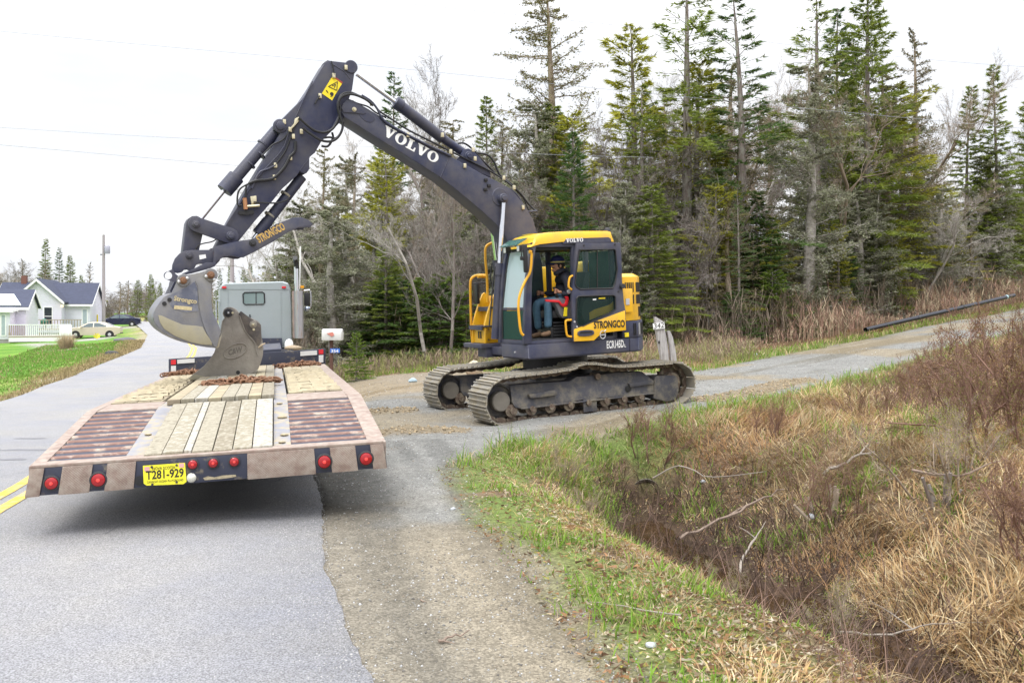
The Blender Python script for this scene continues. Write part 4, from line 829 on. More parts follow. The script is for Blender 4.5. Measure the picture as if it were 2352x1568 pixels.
# round iron-mark badge
c_ = X(dl+.008,5,1079,862); m = MB()
pts = [c_ + Fp*.062*math.cos(a)*.8 + Up*.062*math.sin(a) for a in [2*math.pi*k/20 for k in range(20)]]; m.tube(pts + [pts[0]], .008, 5); m.box(c_, (.11,.006,.018), (Fp, Lv, Up)); m.tube([c_ + Up*.05 - Fp*.03, c_ + Up*.075 - Fp*.062], .008, 5); m.build('badge', mt['silver'], door)
for x, y in ((945,228),(1165,222),(1190,555),(1212,520),(878,770),(895,805)): MB().lathe(X(dl+.002,5,x,y), Lv, [(.016,-.001),(.016,.008)], 8).build('door_bolt', mt['silver' if y > 760 else 'dark'], door)
MB().lathe(X(dl+.002,5,1212,518), Lv, [(.045,-.001),(.04,.05)], 12).build('door_stop', mt['dark'], door)
MB().prism(tr(dl-.012,5,[(1008,608),(1032,606),(1032,617),(1008,618)]), Lv*.003).build('sticker', mt['white'], door); MB().prism(tr(dl-.012,5,[(1050,600),(1096,597),(1096,607),(1050,609)]), Lv*.003).build('sticker', mt['ylabel'], door)
for pts in ([(866,444),(846,456),(838,490),(838,525),(862,545)], [(858,757),(825,760),(815,775),(822,850),(832,872),(858,876)]):
    MB().tube(smooth_path(tr(dl-.03, 5, pts), 4), .017, 8).build('grab_handle', mt['rail'], door, smooth=True)
# model lettering and gap line on the frame
p0, p1 = X(1.219,5,1107,961), X(1.219,5,1228,952); lettering('model_lettering', text_verts('ECR145D', .03), p0, p1-p0, Up, (p1-p0).length, .125, mt['white'], exc, nrm=Lv)
p0 = X(1.219,5,1232,950); lettering('model_lettering', text_verts('L', .03), p0, p1-p0 if False else -Fp, Up, .03, .05, mt['white'], exc, nrm=Lv)
m = MB(); ebox(m, -.925, -.93, 1.212, 1.218, .96, 1.185); m.build('panel_gap', mt['black'], exc)
for x, y in ((460,985),(545,880)): MB().lathe(X(1.0,5,x,y), Fp, [(.012,-.001),(.012,.02)], 8).build('bolt', mt['silver'], exc)
MB().prism(tr(.5, 5, [(985,470),(988,348),(1006,333),(1050,333),(1066,365),(1078,470)]), -Lv*.5).build('engine_hump', mt['yellow'], exc, bevel=.03)
MB().prism(tr(1.212, 5, [(984,706),(1020,684),(1128,650),(1153,625),(1157,682),(1120,706),(986,758)]), -Lv*.01).build('body_panel', mt['yellow'], exc)
MB().lathe(X(1.205,5,1030,690), Lv, [(.27,-.004),(.26,.0)], 28).build('filler_recess', mt['dark'], exc)
# ---- seat, consoles, levers
m = MB(); ebox(m, -.02, .40, .98, .55, 1.25, 1.42); seatb = m.build('seat_base', mt['black'], exc, bevel=.02)
for k in range(5):
    mm = MB(); ebox(mm, -.06, .36, 1.0, .53, 1.27+k*.05, 1.30+k*.05); mm.build('bellows_fold', mt['black'], seatb, bevel=.012)
m = MB(); ebox(m, -.16, .36, 1.0, .52, 1.56, 1.68); seat = m.build('seat', mt['dark'], exc, bevel=.03)
MB().prism([E(-.12,.98,1.66), E(-.28,.98,2.28), E(-.38,.98,2.28), E(-.26,.98,1.62)], -Lv*.44).build('seat_back', mt['dark'], seat, bevel=.03)
con = MB().prism(tr(1.10, 14, [(600,890),(700,870),(880,880),(920,960),(920,1220),(770,1200),(720,1130),(690,1040),(640,950)]), -Lv*.10).build('console', M('grey_console', (.14,.135,.15), .5), exc, bevel=.012)
MB().prism(tr(.55, 14, [(400,900),(600,870),(640,960),(420,960)]), -Lv*.10).build('console', mt['dark'], exc, bevel=.01)
red = MB(); red.prism(tr(1.13,14,[(488,895),(500,890),(720,905),(745,930),(770,965),(820,960),(835,900),(835,870),(812,850),(850,838),(878,850),(878,900),(862,980),(835,1010),(780,1015),(745,990),(715,945),(500,928)]), -Lv*.03); red.build('safety_lever', mt['red'], exc, bevel=.006)
MB().prism(tr(1.135,14,[(805,1020),(855,1022),(848,1172),(788,1168)]), -Lv*.008).build('lever_tag', mt['ylabel'], exc)
MB().lathe(X(1.13,14,877,765), Lv, [(.035,0),(.03,.015)], 12).build('knob', mt['silver'], exc)
for l_, pts in ((.96, [(690,880),(668,820),(640,720),(618,690)]), (.50, [(390,900),(375,850),(368,770),(365,735)])):
    P = tr(l_, 14, pts); MB().tube([P[0], P[1]], .024, 8).build('joystick_boot', mt['black'], exc); MB().tube(P[1:], .019, 8).build('joystick', mt['dark'], exc)
# ------------------------------------------------------------------ operator
def skin_body(name, nodes, edges, mat, parent, levels=2, root=0):
    me = bpy.data.meshes.new(name); off = root_loc(parent); me.from_pydata([tuple(Vector(n_[0]) - off) for n_ in nodes], edges, [])
    o = bpy.data.objects.new(name, me); COL.objects.link(o); o.parent = parent; me.materials.append(mat)
    md = o.modifiers.new('skin', 'SKIN'); md.use_smooth_shade = True; md.branch_smoothing = .3
    for i, n_ in enumerate(nodes):
        r = n_[1]; r = r if hasattr(r, '__len__') else (r, r); me.skin_vertices[0].data[i].radius = r; me.skin_vertices[0].data[i].use_root = (i == root)
    s = o.modifiers.new('sub', 'SUBSURF'); s.levels = levels; s.render_levels = levels
    bpy.context.view_layer.update(); ev = o.evaluated_get(bpy.context.evaluated_depsgraph_get()); nm = bpy.data.meshes.new_from_object(ev)
    o.modifiers.clear(); o.data = nm; nm.polygons.foreach_set('use_smooth', [True]*len(nm.polygons)); 
    if not nm.materials: nm.materials.append(mat)
    return o
P_ = lambda l, x, y: X(l, 14, x, y)
man = empty('person', E(.1,.8,1.7), 'man in blue cap, sunglasses, dark hooded jacket and jeans sitting in the cab', 'person')
m_skin = M('skin', (.48,.24,.155), .55, var=.06, vs=30); m_jack = M('dark_navy_jacket', (.020,.021,.035), .85, var=.25, vs=14, bump=.4, bs=25); m_jean = M('blue_jeans', (.065,.135,.205), .85, var=.22, vs=18, bump=.3, bs=60)
m_boot = M('brown_boots', (.17,.10,.055), .7, var=.2); m_cap = M('navy_cap', (.012,.018,.09), .8, var=.1)
# head as one continuous skin: neck, skull, jaw, nose, hand-free
hc = P_(.80, 682, 330)
def H(f, s, u): return hc + Fp*f + Lv*s + Vector((0,0,1))*u
head = skin_body('head', [(H(-.06,0,-.20), .058),(H(-.03,0,-.09), .066),(H(-.01,0,.0), (.082,.092)),(H(.0,0,.07), (.074,.085)),(H(.055,0,-.065), .048),(H(.082,0,-.095), .028),(H(.085,0,.005), .04),(H(.118,0,-.012), .014)],
     [(0,1),(1,2),(2,3),(1,4),(4,5),(2,6),(6,7)], m_skin, man)
for s in (.082,-.082): MB().sphere(H(-.015, s, -.01), .026, 8, (.6,.4,1)).build('ear', m_skin, head, smooth=True)
MB().tube([H(.095,.03,-.068), H(.102,0,-.066), H(.095,-.03,-.068)], .007, 6).build('mouth', M('lips', (.33,.13,.10), .6), head)
g = MB()
for s in (.035,-.035): g.sphere(H(.09, s, .022), .026, 8, (.5,1.15,.75))
g.tube([H(.09,.05,.028), H(.0,.088,.02)], .005, 5); g.tube([H(.09,-.05,.028), H(.0,-.088,.02)], .005, 5); g.build('sunglasses', mt['black'], man, smooth=True)
MB().sphere(H(-.035,0,.02), .098, 12, (.95,.93,1.0)).build('hair', M('short_dark_hair', (.03,.02,.014), .9), man, smooth=True)
cp_ = MB(); n = 20; rows = [(.112,.035),(.113,.06),(.108,.10),(.09,.135),(.055,.158),(.01,.166)]
vs = []; fs = []
for j, (rr, u) in enumerate(rows):
    for k in range(n): a = 2*math.pi*k/n; vs.append(H(-.005 + rr*1.05*math.cos(a), rr*.92*math.sin(a), u))
for j in range(len(rows)-1): fs += [(j*n+k, j*n+(k+1) % n, (j+1)*n+(k+1) % n, (j+1)*n+k) for k in range(n)]
fs.append(tuple((len(rows)-1)*n+k for k in range(n))); capo = cp_.add(vs, fs).build('cap', m_cap, man, smooth=True)
pk = [H(.08+.11*math.cos(a)*1.0, .085*math.sin(a), .045+.012*math.cos(a*2)-.02) for a in [math.pi*(-.5+k/10) for k in range(11)]]
MB().prism(pk, (0,0,.010)).build('cap_peak', m_cap, capo, bevel=.003)
MB().tube([H(-.005+.119*math.cos(a), .106*math.sin(a), .055) for a in [math.pi*(.02+.75*k/12) for k in range(13)]], .012, 6).build('cap_band', M('yellow_cap_trim', (.55,.48,.16), .7, var=.3, vs=50), capo)
sh = .19
torso = [(P_(.80,815,905), (.15,.17)),(P_(.80,800,780), (.13,.165)),(P_(.80,785,620), (.135,.18)),(P_(.80,775,520), (.10,.15)),(P_(.80,730,465), (.078,.085)),
  (P_(1.0,835,540), .078),(P_(1.04,870,680), .062),(P_(1.03,860,810), .056),(P_(1.0,800,800), .048),(P_(.98,755,782), .040),
  (P_(.62,740,545), .078),(P_(.57,715,680), .062),(P_(.55,650,800), .052),(P_(.52,540,790), .044),(P_(.50,465,785), .036)]
skin_body('jacket', torso, [(0,1),(1,2),(2,3),(3,4),(3,5),(5,6),(6,7),(7,8),(8,9),(3,10),(10,11),(11,12),(12,13),(13,14)], m_jack, man)
MB().sphere(P_(.80,800,470), .105, 10, (1.0,1.3,.8)).build('hood', m_jack, man, smooth=True)
MB().tube(smooth_path([P_(.88,640,470), P_(.93,700,440), P_(.93,780,400), P_(.80,840,400)], 4), .035, 8).build('collar', m_jack, man, smooth=True)
legs = [(P_(.80,810,900), (.13,.16)),(P_(.90,720,925), .095),(P_(.93,530,945), .078),(P_(.93,530,1050), .068),(P_(.93,535,1200), .066),(P_(.93,530,1375), .066),
  (P_(.70,700,920), .095),(P_(.66,340,950), .078),(P_(.66,335,1060), .068),(P_(.66,360,1220), .064),(P_(.66,375,1400), .064)]
skin_body('jeans', legs, [(0,1),(1,2),(2,3),(3,4),(4,5),(0,6),(6,7),(7,8),(8,9),(9,10)], m_jean, man)
for l_, x0, y0 in ((.93,530,1400),(.66,375,1420)):
    skin_body('boot', [(P_(l_, x0+40, y0+15), .05),(P_(l_, x0+20, y0+60), .048),(P_(l_, x0-60, y0+72), .045),(P_(l_, x0-120, y0+85), .034)], [(0,1),(1,2),(2,3)], m_boot, man)
def hand(l_, x, y, wrist, par, dirx):
    w = P_(l_, *wrist); c = P_(l_, x, y); skin_body('hand', [(w, .030),(w.lerp(c, .45), (.038,.030)),(c, (.040,.026))], [(0,1),(1,2)], m_skin, man)
    hnd = None
    for k in range(4):
        a = P_(l_+.02, x-6, y-34+k*20); b = P_(l_+.035, x-30, y-36+k*20); d = P_(l_+.0, x-44, y-30+k*19); e_ = P_(l_-.025, x-34, y-26+k*18)
        skin_body('finger', [(a.lerp(c,.3), .011),(b, .0105),(d, .0095),(e_, .008)], [(0,1),(1,2),(2,3)], m_skin, man, levels=1)
    skin_body('thumb_finger', [(w.lerp(c,.5) + Vector((0,0,.015)), .013),(c + Vector((0,0,.035)) - Lv*.02, .011),(c + Vector((0,0,.05)) - Lv*.035 + Fp*.03, .009)], [(0,1),(1,2)], m_skin, man, levels=1)
hand(.97, 680, 760, (760,782), man, 1); hand(.51, 395, 790, (470,786), man, 1)
# ------------------------------------------------------------------ flatbed trailer
TO, Td, Tr = Vector((-3.488, 6.1, 0)), Vector((-.269, .963, 0)).normalized(), Vector((.963, .269, 0)).normalized()
TS = [0, 2.14, 8.9, 14]; TZL = [.513, .70, .565, .5]; TZR = [.589, .788, .71, .68]
def T(s, t, dz=0):
    f = t / 2.59; return TO + Td*s + Tr*t + Vector((0, 0, lerp(float(np.interp(s, TS, TZL)), float(np.interp(s, TS, TZR)), f) + dz))
TP = Plane(TO[:2], -Td)
def TX(z, x, y): return TP.p(*D(z, x, y))
m_rp = M('rust_worn_pink_steel', (.25,.18,.15), .75, .1, var=.18, vs=9, dirt=(.38,.33,.28), dirt_amt=.42, dirt_s=13, dirt_hard=.16, bump=.3)
m_rs = M('rusty_bar_steel', (.20,.115,.09), .8, .1, var=.25, vs=14, dirt=(.42,.35,.29), dirt_amt=.30, dirt_s=7, dirt_hard=.08)
m_navy = M('navy_trailer_paint', (.028,.032,.055), .5, var=.15, dirt=(.24,.20,.13), dirt_amt=.2, dirt_s=7, dirt_hard=.08)
m_strip = M('worn_grey_steel_strip', (.25,.25,.275), .6, .3, var=.15, vs=6, dirt=(.38,.33,.24), dirt_amt=.45, dirt_s=9, dirt_hard=.08)
m_under = M('dark_underframe', (.02,.02,.024), .8, var=.2)
m_tire = M('tire_rubber', (.018,.018,.02), .85, var=.2)
m_soil = M('dry_mud', (.34,.29,.195), .95, var=.2, vs=14, bump=1, bs=40)
woods = [M('bleached_plank', c, .85, var=.16, vs=3, stretch=(14,14,2.2), dirt=dc, dirt_amt=.35, dirt_s=1.6, dirt_hard=.10, bump=.7, bs=12) for c, dc in
   (((.33,.30,.23),(.19,.165,.12)), ((.27,.24,.175),(.44,.42,.36)), ((.42,.40,.35),(.24,.21,.155)), ((.22,.19,.135),(.38,.35,.28)))]
deckw = [M('muddy_deck_plank', c, .9, var=.2, vs=4, dirt=(.40,.35,.23), dirt_amt=.45, dirt_s=2.4, dirt_hard=.12, bump=.8, bs=20) for c in ((.26,.215,.15),(.22,.185,.125),(.30,.25,.17))]
tl = empty('flatbed_trailer', (TO.x + Tr.x*1.3, TO.y + Tr.y*1.3, .0), 'flatbed equipment trailer with sloping plank tail, red lamps and yellow licence plate', 'trailer')
def tbox(m, s0, s1, t0, t1, dz0, dz1):
    P = [T(s, t, dz) for dz in (dz0, dz1) for s in (s0, s1) for t in (t0, t1)]
    return m.add(P, [(0,2,3,1),(4,5,7,6),(0,1,5,4),(2,6,7,3),(0,4,6,2),(1,3,7,5)])
# tail ramp structure
def slabm(name, s0, s1, t0, t1, dz0, dz1, mat, bev=.004, n=1):
    m = MB()
    for k in range(n): tbox(m, lerp(s0, s1, k/n), lerp(s0, s1, (k+1)/n), t0, t1, dz0, dz1)
    return m.build(name, mat, tl, bevel=bev)
for t0, t1 in ((0,.09),(2.45,2.59)):
    slabm('side_rail', .10, 2.14, t0, t1, -.14, .0, m_rp); slabm('side_rail', 2.14, 8.9, t0, t1, -.16, .0, m_rp)
for t0, t1 in ((.63,.765),(1.715,1.85)):
    slabm('steel_strip', .10, 2.14, t0, t1, -.10, -.004, m_strip); slabm('steel_strip', 2.14, 8.8, t0+.0, t1, -.10, -.006, m_strip)
NB = 11
for t0, t1 in ((.09,.63),(1.85,2.45)):
    for k in range(NB):
        s = .15 + k*(1.9/NB); m = MB(); a, b = T(s, t0, -.014), T(s, t1, -.014); c, d = T(s+.07, t1, -.014), T(s+.07, t0, -.014); h = Vector((0,0,1))
        m.add([a, b, c, d, T(s+.012,t0,-.002), T(s+.012,t1,-.002), T(s+.058,t1,-.002), T(s+.058,t0,-.002)], [(0,1,2,3),(4,7,6,5),(0,4,5,1),(1,5,6,2),(2,6,7,3),(3,7,4,0)]); m.build('ramp_bar', m_rs, tl, bevel=.004)
    slabm('ramp_tray', .10, 2.1, t0, t1, -.10, -.013, m_navy, 0)
    slabm('hinge_plate', 2.06, 2.75, t0, t1, -.06, .0, m_rp)
ramp_t = [.775,.905,1.055,1.115,1.265,1.41,1.555,1.71]
for k in range(7):
    j = random.uniform(-.02, .02); MBp = MB(); tbox(MBp, .07+j*.6, 2.02+random.uniform(-.03,.02), ramp_t[k]+.004, ramp_t[k+1]-.003, -.01, .034+random.uniform(0,.010)); o = MBp.build('ramp_plank', woods[[0,1,2,0,3,1,2][k]], tl, bevel=.006)
for k in range(8):
    t0 = .70 + k*.128
    m = MB(); tbox(m, 2.17+random.uniform(0,.03), 8.75, t0+.003, t0+.125, .0, .05+random.uniform(0,.006)); m.build('deck_plank', woods[k % 4] if k % 3 else deckw[k % 3], tl, bevel=.005)
for side, (ta, tb) in enumerate(((.09,.60),(1.87,2.45))):
    for k in range(4):
        w = (tb-ta)/4; m = MB(); tbox(m, 2.78, 8.75, ta+k*w+.003, ta+(k+1)*w-.003, -.05, .006+random.uniform(0,.008)); m.build('deck_plank', deckw[(k+side) % 3], tl, bevel=.004)
    # mud ridges left by tracks, lying across the deck
    for s in np.arange(2.95, 7.6, .52):
        n = 14; vs = []; fs = []
        for i in range(n+1):
            t = lerp(ta+.02, tb-.02, i/n); jx = random.uniform(-.03,.03); hh = .012 + random.uniform(.0,.03)
            vs += [T(s-.09+jx, t, .012), T(s-.03+jx, t, .014+hh), T(s+.03+jx, t, .014+hh*.7), T(s+.1+jx, t, .012)]
        for i in range(n): fs += [(4*i+j, 4*i+j+1, 4*i+5+j, 4*i+4+j) for j in range(3)]
        MB().add(vs, fs).build('mud_ridge', m_soil, tl, smooth=True)
for (s, t, r) in ((.55,1.80,.035),(.30,1.78,.03),(.12,1.77,.03),(1.25,1.79,.045),(1.9,1.77,.03),(.9,.70,.03),(2.3,1.2,.03)): MB().sphere(T(s, t, .006), r*.75, 5, (1.5,1.1,.45)).build('mud_clod', m_soil, tl)
# rear beam
tlb, trb, tlt, trt = TX(1,127,1510), TX(3,1640,1350), TX(1,155,1365), TX(3,1615,1190)
MB().prism([tlb, trb, trt, tlt], Td*.11).build('rear_beam', m_navy, tl, bevel=.008)
MB().prism([tlt, trt, trt+Vector((0,0,.022)), tlt+Vector((0,0,.022))], Td*.16).build('beam_cap', m_rp, tl, bevel=.006)
def face(p, q, a, b):      # the part of the beam face between two working-unit x positions
    def on(x): 
        f = (x - D(1,141,0)[0]) / (D(3,1628,0)[0] - D(1,141,0)[0]); 
        tt = TP.p(x, 1000); k = ((tt - tlb)*1).dot(Tr) / (trb - tlb).dot(Tr); k = min(max(k, 0), 1); return k
    return on(p), on(q)
dia = m_rp.copy(); dia.name = 'rusty_diamond_plate'
N_, L_ = dia.node_tree.nodes, dia.node_tree.links; tcd = N_.new('ShaderNodeTexCoord'); wv = N_.new('ShaderNodeTexWave'); wv2 = N_.new('ShaderNodeTexWave'); mpd = N_.new('ShaderNodeMapping'); mpd.inputs['Rotation'].default_value = (0, R(45), 0)
mpe = N_.new('ShaderNodeMapping'); mpe.inputs['Rotation'].default_value = (0, R(-45), 0)
for w_, m_ in ((wv, mpd), (wv2, mpe)): L_.new(tcd.outputs['Object'], m_.inputs[0]); L_.new(m_.outputs[0], w_.inputs[0]); w_.inputs['Scale'].default_value = 24
mxd = N_.new('ShaderNodeMath'); mxd.operation = 'MAXIMUM'; L_.new(wv.outputs['Fac'], mxd.inputs[0]); L_.new(wv2.outputs['Fac'], mxd.inputs[1]); bpd = N_.new('ShaderNodeBump'); bpd.inputs['Strength'].default_value = .8; bpd.inputs['Distance'].default_value = .003; L_.new(mxd.outputs[0], bpd.inputs['Height']); L_.new(bpd.outputs[0], N_['Principled BSDF'].inputs['Normal'])
for z0, x0, z1, x1 in ((1,129,1,205),(1,302,1,462),(1,540,1,692),(3,700,3,1160),(3,1268,3,1442),(3,1545,3,1636)):
    a, b = face(D(z0,x0,0)[0], D(z1,x1,0)[0], 0, 0); bt = lambda k: tlb.lerp(trb, k); tp_ = lambda k: tlt.lerp(trt, k)
    g0, g1 = a + .0, b; MB().prism([bt(g0)+Vector((0,0,-.004)), bt(g1)+Vector((0,0,-.004)), tp_(g1), tp_(g0)], -Td*.012).build('diamond_plate', dia, tl, bevel=.003)
m_lens = M('red_lamp_lens', (.34,.005,.010), .22, var=.05, coat=.5); m_lens2 = M('red_lamp_centre', (.8,.06,.05), .2, var=.05, emit=.3)
for z, x, y, r in ((1,268,1437,.044),(1,510,1420,.048),(3,1215,1310,.050),(3,1495,1290,.049),(1,997,1340,.034),(1,1103,1333,.034),(1,1212,1326,.034)):
    c = TX(z, x, y); lp = MB(); lp.lathe(c, -Td, [(r*1.28,-.004),(r*1.28,.012),(r*1.05,.016),(r*.98,.006)], 24); l0 = lp.build('tail_lamp', mt['dark'], tl, smooth=True)
    MB().lathe(c, -Td, [(r,.004),(r*.95,.02),(r*.6,.028),(r*.1,.030)], 24).build('lamp_lens', m_lens, l0, smooth=True); MB().lathe(c, -Td, [(r*.3,.027),(r*.25,.031),(.004,.033)], 12).build('lamp_centre', m_lens2, l0)
c = TX(1,990,1410); MB().lathe(c, -Td, [(.035,-.002),(.035,.01),(.028,.018),(.005,.024)], 16).build('plate_lamp', M('white_reflector', (.7,.7,.62), .2, .3), tl, smooth=True)
MB().lathe(TX(1,722,1425), -Td, [(.036,-.002),(.036,.006),(.02,.007)], 14).build('beam_hole', mt['black'], tl)
MB().prism([TX(1,1050,1412),TX(1,1075,1402),TX(1,1110,1408),TX(1,1150,1398),TX(1,1220,1394),TX(1,1222,1404),TX(1,1160,1414),TX(1,1060,1422)], -Td*.004).build('mud_smear', m_soil, tl)
# licence plate
pp = [TX(1,741,1346), TX(1,958,1331), TX(1,966,1428), TX(1,950,1440), TX(1,762,1448), TX(1,745,1438)]
pl = MB().prism([p - Td*.016 for p in pp], -Td*.003).build('license_plate', M('yellow_plate', (.80,.74,.035), .5, var=.04), tl)
pu = (TX(1,958,1331) - TX(1,741,1346)).normalized(); pv = (-Td).cross(pu) if ((-Td).cross(pu)).z > 0 else -((-Td).cross(pu))
def ptext(body, a, b, hgt, bold, mat=mt['blackprint']):
    p0, p1 = TX(1,*a), TX(1,*b); lettering('plate_lettering', text_verts(body, bold), p0 - Td*.0195, p1-p0, pv, (p1-p0).length, hgt, mat, pl, nrm=-Td, proud=.001)
ptext('T281-929', (757,1419), (952,1403), .066, .022); ptext('NOVA SCOTIA', (790,1369), (908,1361), .022, .01); ptext("CANADA'S OCEAN PLAYGROUND", (762,1437), (950,1424), .018, .006)
for x, y in ((762,1362),(940,1344)): c = TX(1,x,y) - Td*.0195; MB().box(c, (.035,.003,.030), (pu, Td, pv)).build('plate_sticker', M('pink_sticker', (.65,.35,.33), .6), pl)
for x, y in ((787,1352),(915,1343),(790,1442),(915,1430)): MB().lathe(TX(1,x,y) - Td*.0195, -Td, [(.009,0),(.009,.004)], 8).build('plate_screw', mt['dark'], pl)
# front cross board and gooseneck
hb = MB(); tbox(hb, 8.82, 8.92, -.02, 2.61, -.1, .27); hbo = hb.build('headboard', m_navy, tl, bevel=.006)
for t0, t1, d0, d1, mm_ in ((.02,.10,.17,.25,'red'),(.02,.10,.02,.15,'white'),(.12,.40,.18,.25,'white'),(2.49,2.57,.18,.26,'red'),(2.49,2.57,.03,.16,'white'),(2.17,2.46,.17,.25,'white')):
    m = MB(); tbox(m, 8.80, 8.815, t0, t1, d0, d1); m.build('reflector_tape', mt['red'] if mm_ == 'red' else M('worn_white_tape', (.6,.6,.6), .5, var=.1), hbo)
m = MB(); tbox(m, 8.92, 12.6, .75, 1.85, .12, .32); m.build('gooseneck', m_navy, tl, bevel=.02)
m = MB()
for t in (.62, 1.80): tbox(m, 2.2, 8.9, t, t+.12, -.42, -.16)
m.build('frame_rails', m_under, tl)
def wheel(c, ax, r, w, parent, hub=None, rim='rim', rmat=None):
    m = MB(); m.lathe(c, ax, [(r*.56,-w/2),(r*.9,-w/2),(r,-w*.38),(r,w*.38),(r*.9,w/2),(r*.56,w/2)], 28); o = m.build('tire', m_tire, parent, smooth=True)
    MB().lathe(c, ax, [(r*.56,-w*.42),(r*.56,w*.42),(r*.48,w*.40),(r*.42,w*.1),(r*.16,w*.12),(r*.14,w*.32),(.01,w*.33)], 20).build(rim, rmat or mt['steel'], o, smooth=True); return o
for s in (3.3, 4.35, 5.4):
    z0 = float(road_z(T(s, 1.3).y)); m = MB(); a = TO+Td*s; m.cyl(a+Tr*.2+Vector((0,0,z0+.35)), a+Tr*2.4+Vector((0,0,z0+.35)), .07, 10); m.build('axle', m_under, tl)
    for t in (.18, .46, 2.12, 2.40): c = TO + Td*s + Tr*t + Vector((0,0,z0+.36)); wheel(c, Tr if t > 1.3 else -Tr, .355, .24, tl)
m = MB(); tbox(m, .12, 8.8, .1, 2.5, -.175, -.155); m.build('belly_plate', m_under, tl)
# ------------------------------------------------------------------ bucket standing on the trailer
BP = Plane(at(510, 800, 12.35)[:2], -Td); B3 = lambda pts: [BP.p(*D(3, x, y)) for x, y in pts]
bk = empty('excavator_bucket', BP.p(*D(3,560,752)), 'brown worn digging bucket standing alone on the trailer planks', 'bucket')
so = [(290,765),(330,728),(400,675),(440,630),(475,580),(500,500),(520,420),(528,370),(545,345),(532,320),(540,290),(560,275),(585,273),(612,288),(630,310),(680,335),(722,352),(760,368),(780,388),(788,420),(788,470),(798,515),(803,560),(800,610),(785,660),(760,700),(715,732),(670,745),(600,752),(430,754)]
main = MB().prism(B3(so), Td*.035).build('side_plate', mt['oldbucket'], bk, bevel=.005)
o = MB().prism([p + Td*.62 for p in B3(so)], Td*.035).build('side_plate', mt['oldbucket'], bk, bevel=.005)
arc2 = smooth_path([p - Td*0 for p in B3([(786,470),(797,515),(801,560),(798,610),(783,658),(757,698),(713,730),(668,743),(600,750),(430,752),(292,763)])], 4); n = len(arc2)
MB().add([p + Td*.01 for p in arc2] + [p + Td*.645 for p in arc2], [(i, i+1, n+i+1, n+i) for i in range(n-1)]).build('bucket_shell', mt['oldbucket'], bk, smooth=True)
MB().prism([p - Td*.012 for p in B3([(640,320),(655,300),(722,350),(790,392),(795,500),(770,530),(735,480),(700,450),(685,430),(665,370)])], Td*.011).build('ear_plate', M('dark_ear_paint', (.085,.075,.075), .65, .2, var=.2, dirt=(.2,.17,.14), dirt_amt=.4, dirt_s=5), bk, bevel=.003)
MB().tube([p - Td*.012 for p in smooth_path(B3([(645,330),(662,375),(682,430),(710,470),(745,510),(758,560),(770,600)]), 4)], .008, 5).build('weld_seam', mt['oldbucket'], bk, smooth=True)
MB().prism([p - Td*.014 for p in B3([(290,765),(345,725),(432,744),(430,758)])], Td*.013).build('cutting_edge', mt['wear'], bk, bevel=.002)
def brt(x, y, r, h, nm, mat): return MB().lathe(BP.p(*D(3,x,y)), -Td, [(r,-.02),(r,h),(r*.9,h+.006),(r*.5,h+.008),(r*.45,h+.03),(r*.3,h+.033)], 18).build(nm, mt[mat], bk, smooth=True)
brt(572,312,.062,.02,'pin_boss','dark'); brt(572,312,.03,.035,'pin','silver'); brt(738,390,.055,.02,'pin_boss','oldbucket'); brt(738,390,.03,.035,'pin','brass')
MB().lathe(BP.p(*D(3,600,312)), -Td, [(.016,0),(.016,.03)], 8).build('pin_bolt', mt['brass'], bk); MB().lathe(BP.p(*D(3,742,424)), -Td, [(.018,0),(.018,.03)], 8).build('pin_bolt', mt['brass'], bk)
MB().lathe(BP.p(*D(3,636,712)), -Td, [(.028,-.001),(.028,.003)], 14).build('side_hole', mt['black'], bk)
c = BP.p(*D(3,618,568)); ru = (BP.p(*D(3,680,550)) - c).normalized(); rv = Vector((0,0,1)); pts = [c + ru*.165*math.cos(a) + rv*.10*math.sin(a) - Td*.004 for a in [2*math.pi*k/28 for k in range(29)]]
MB().tube(pts, .010, 6).build('cast_oval', mt['oldbucket'], bk, smooth=True)
lettering('cast_lettering', text_verts('C&W', .03), c - ru*.10 - rv*.04, ru, rv, .20, .085, M('cast_letter', (.15,.135,.12), .6, .3), bk, nrm=-Td, proud=.004)
MB().tube(smooth_path([BP.p(*D(3,775,545)) - Td*.02, BP.p(*D(3,795,527)) - Td*.02, BP.p(*D(3,815,520)) + Td*.1], 3), .012, 6).build('tie_strap', M('tan_rope', (.5,.4,.28), .8), bk)
# ------------------------------------------------------------------ chain piles
def link_mesh2():
    m = MB(); n = 10; P = [Vector((.042*math.cos(a) + (.02 if math.cos(a) > 0 else -.02), .030*math.sin(a), 0)) for a in [2*math.pi*k/n for k in range(n)]]
    m.tube(P + [P[0]], .011, 5, caps=False); o = m.build('chain_link', mt['rust'], smooth=True); me = o.data; bpy.data.objects.remove(o); return me
clm = link_mesh2()
def chain(s, t, ls, lt, n, label, rot=0, top=.05):
    e = empty('chain', T(s, t, top), label, 'chain', 'rusty chains heaped on the trailer deck')
    a = 0; p = np.array([0., 0.])
    for k in range(n):
        th = random.uniform(0, 6.28); rr = math.sqrt(random.random()); ps, pt = ls*rr*math.cos(th), lt*rr*math.sin(th); hh = (1-rr)*.07*random.uniform(.2,1)
        o = bpy.data.objects.new('chain_link', clm); COL.objects.link(o); o.parent = e
        o.location = T(s+ps, t+pt, top+.014+hh) - e.location; o.rotation_euler = (random.choice((0, 1.2, 1.57))+random.uniform(-.3,.3), random.uniform(-.3,.3), random.uniform(0, 3.14))
chain(4.25, 1.32, .20, .48, 95, 'heap of brown rusty chain in front of the standing bucket'); chain(8.3, .38, .22, .45, 60, 'heap of rusty chain at the left front corner of the trailer deck', top=.01); chain(8.45, 2.12, .18, .45, 60, 'heap of rusty chain at the right front corner of the trailer deck', top=.01)
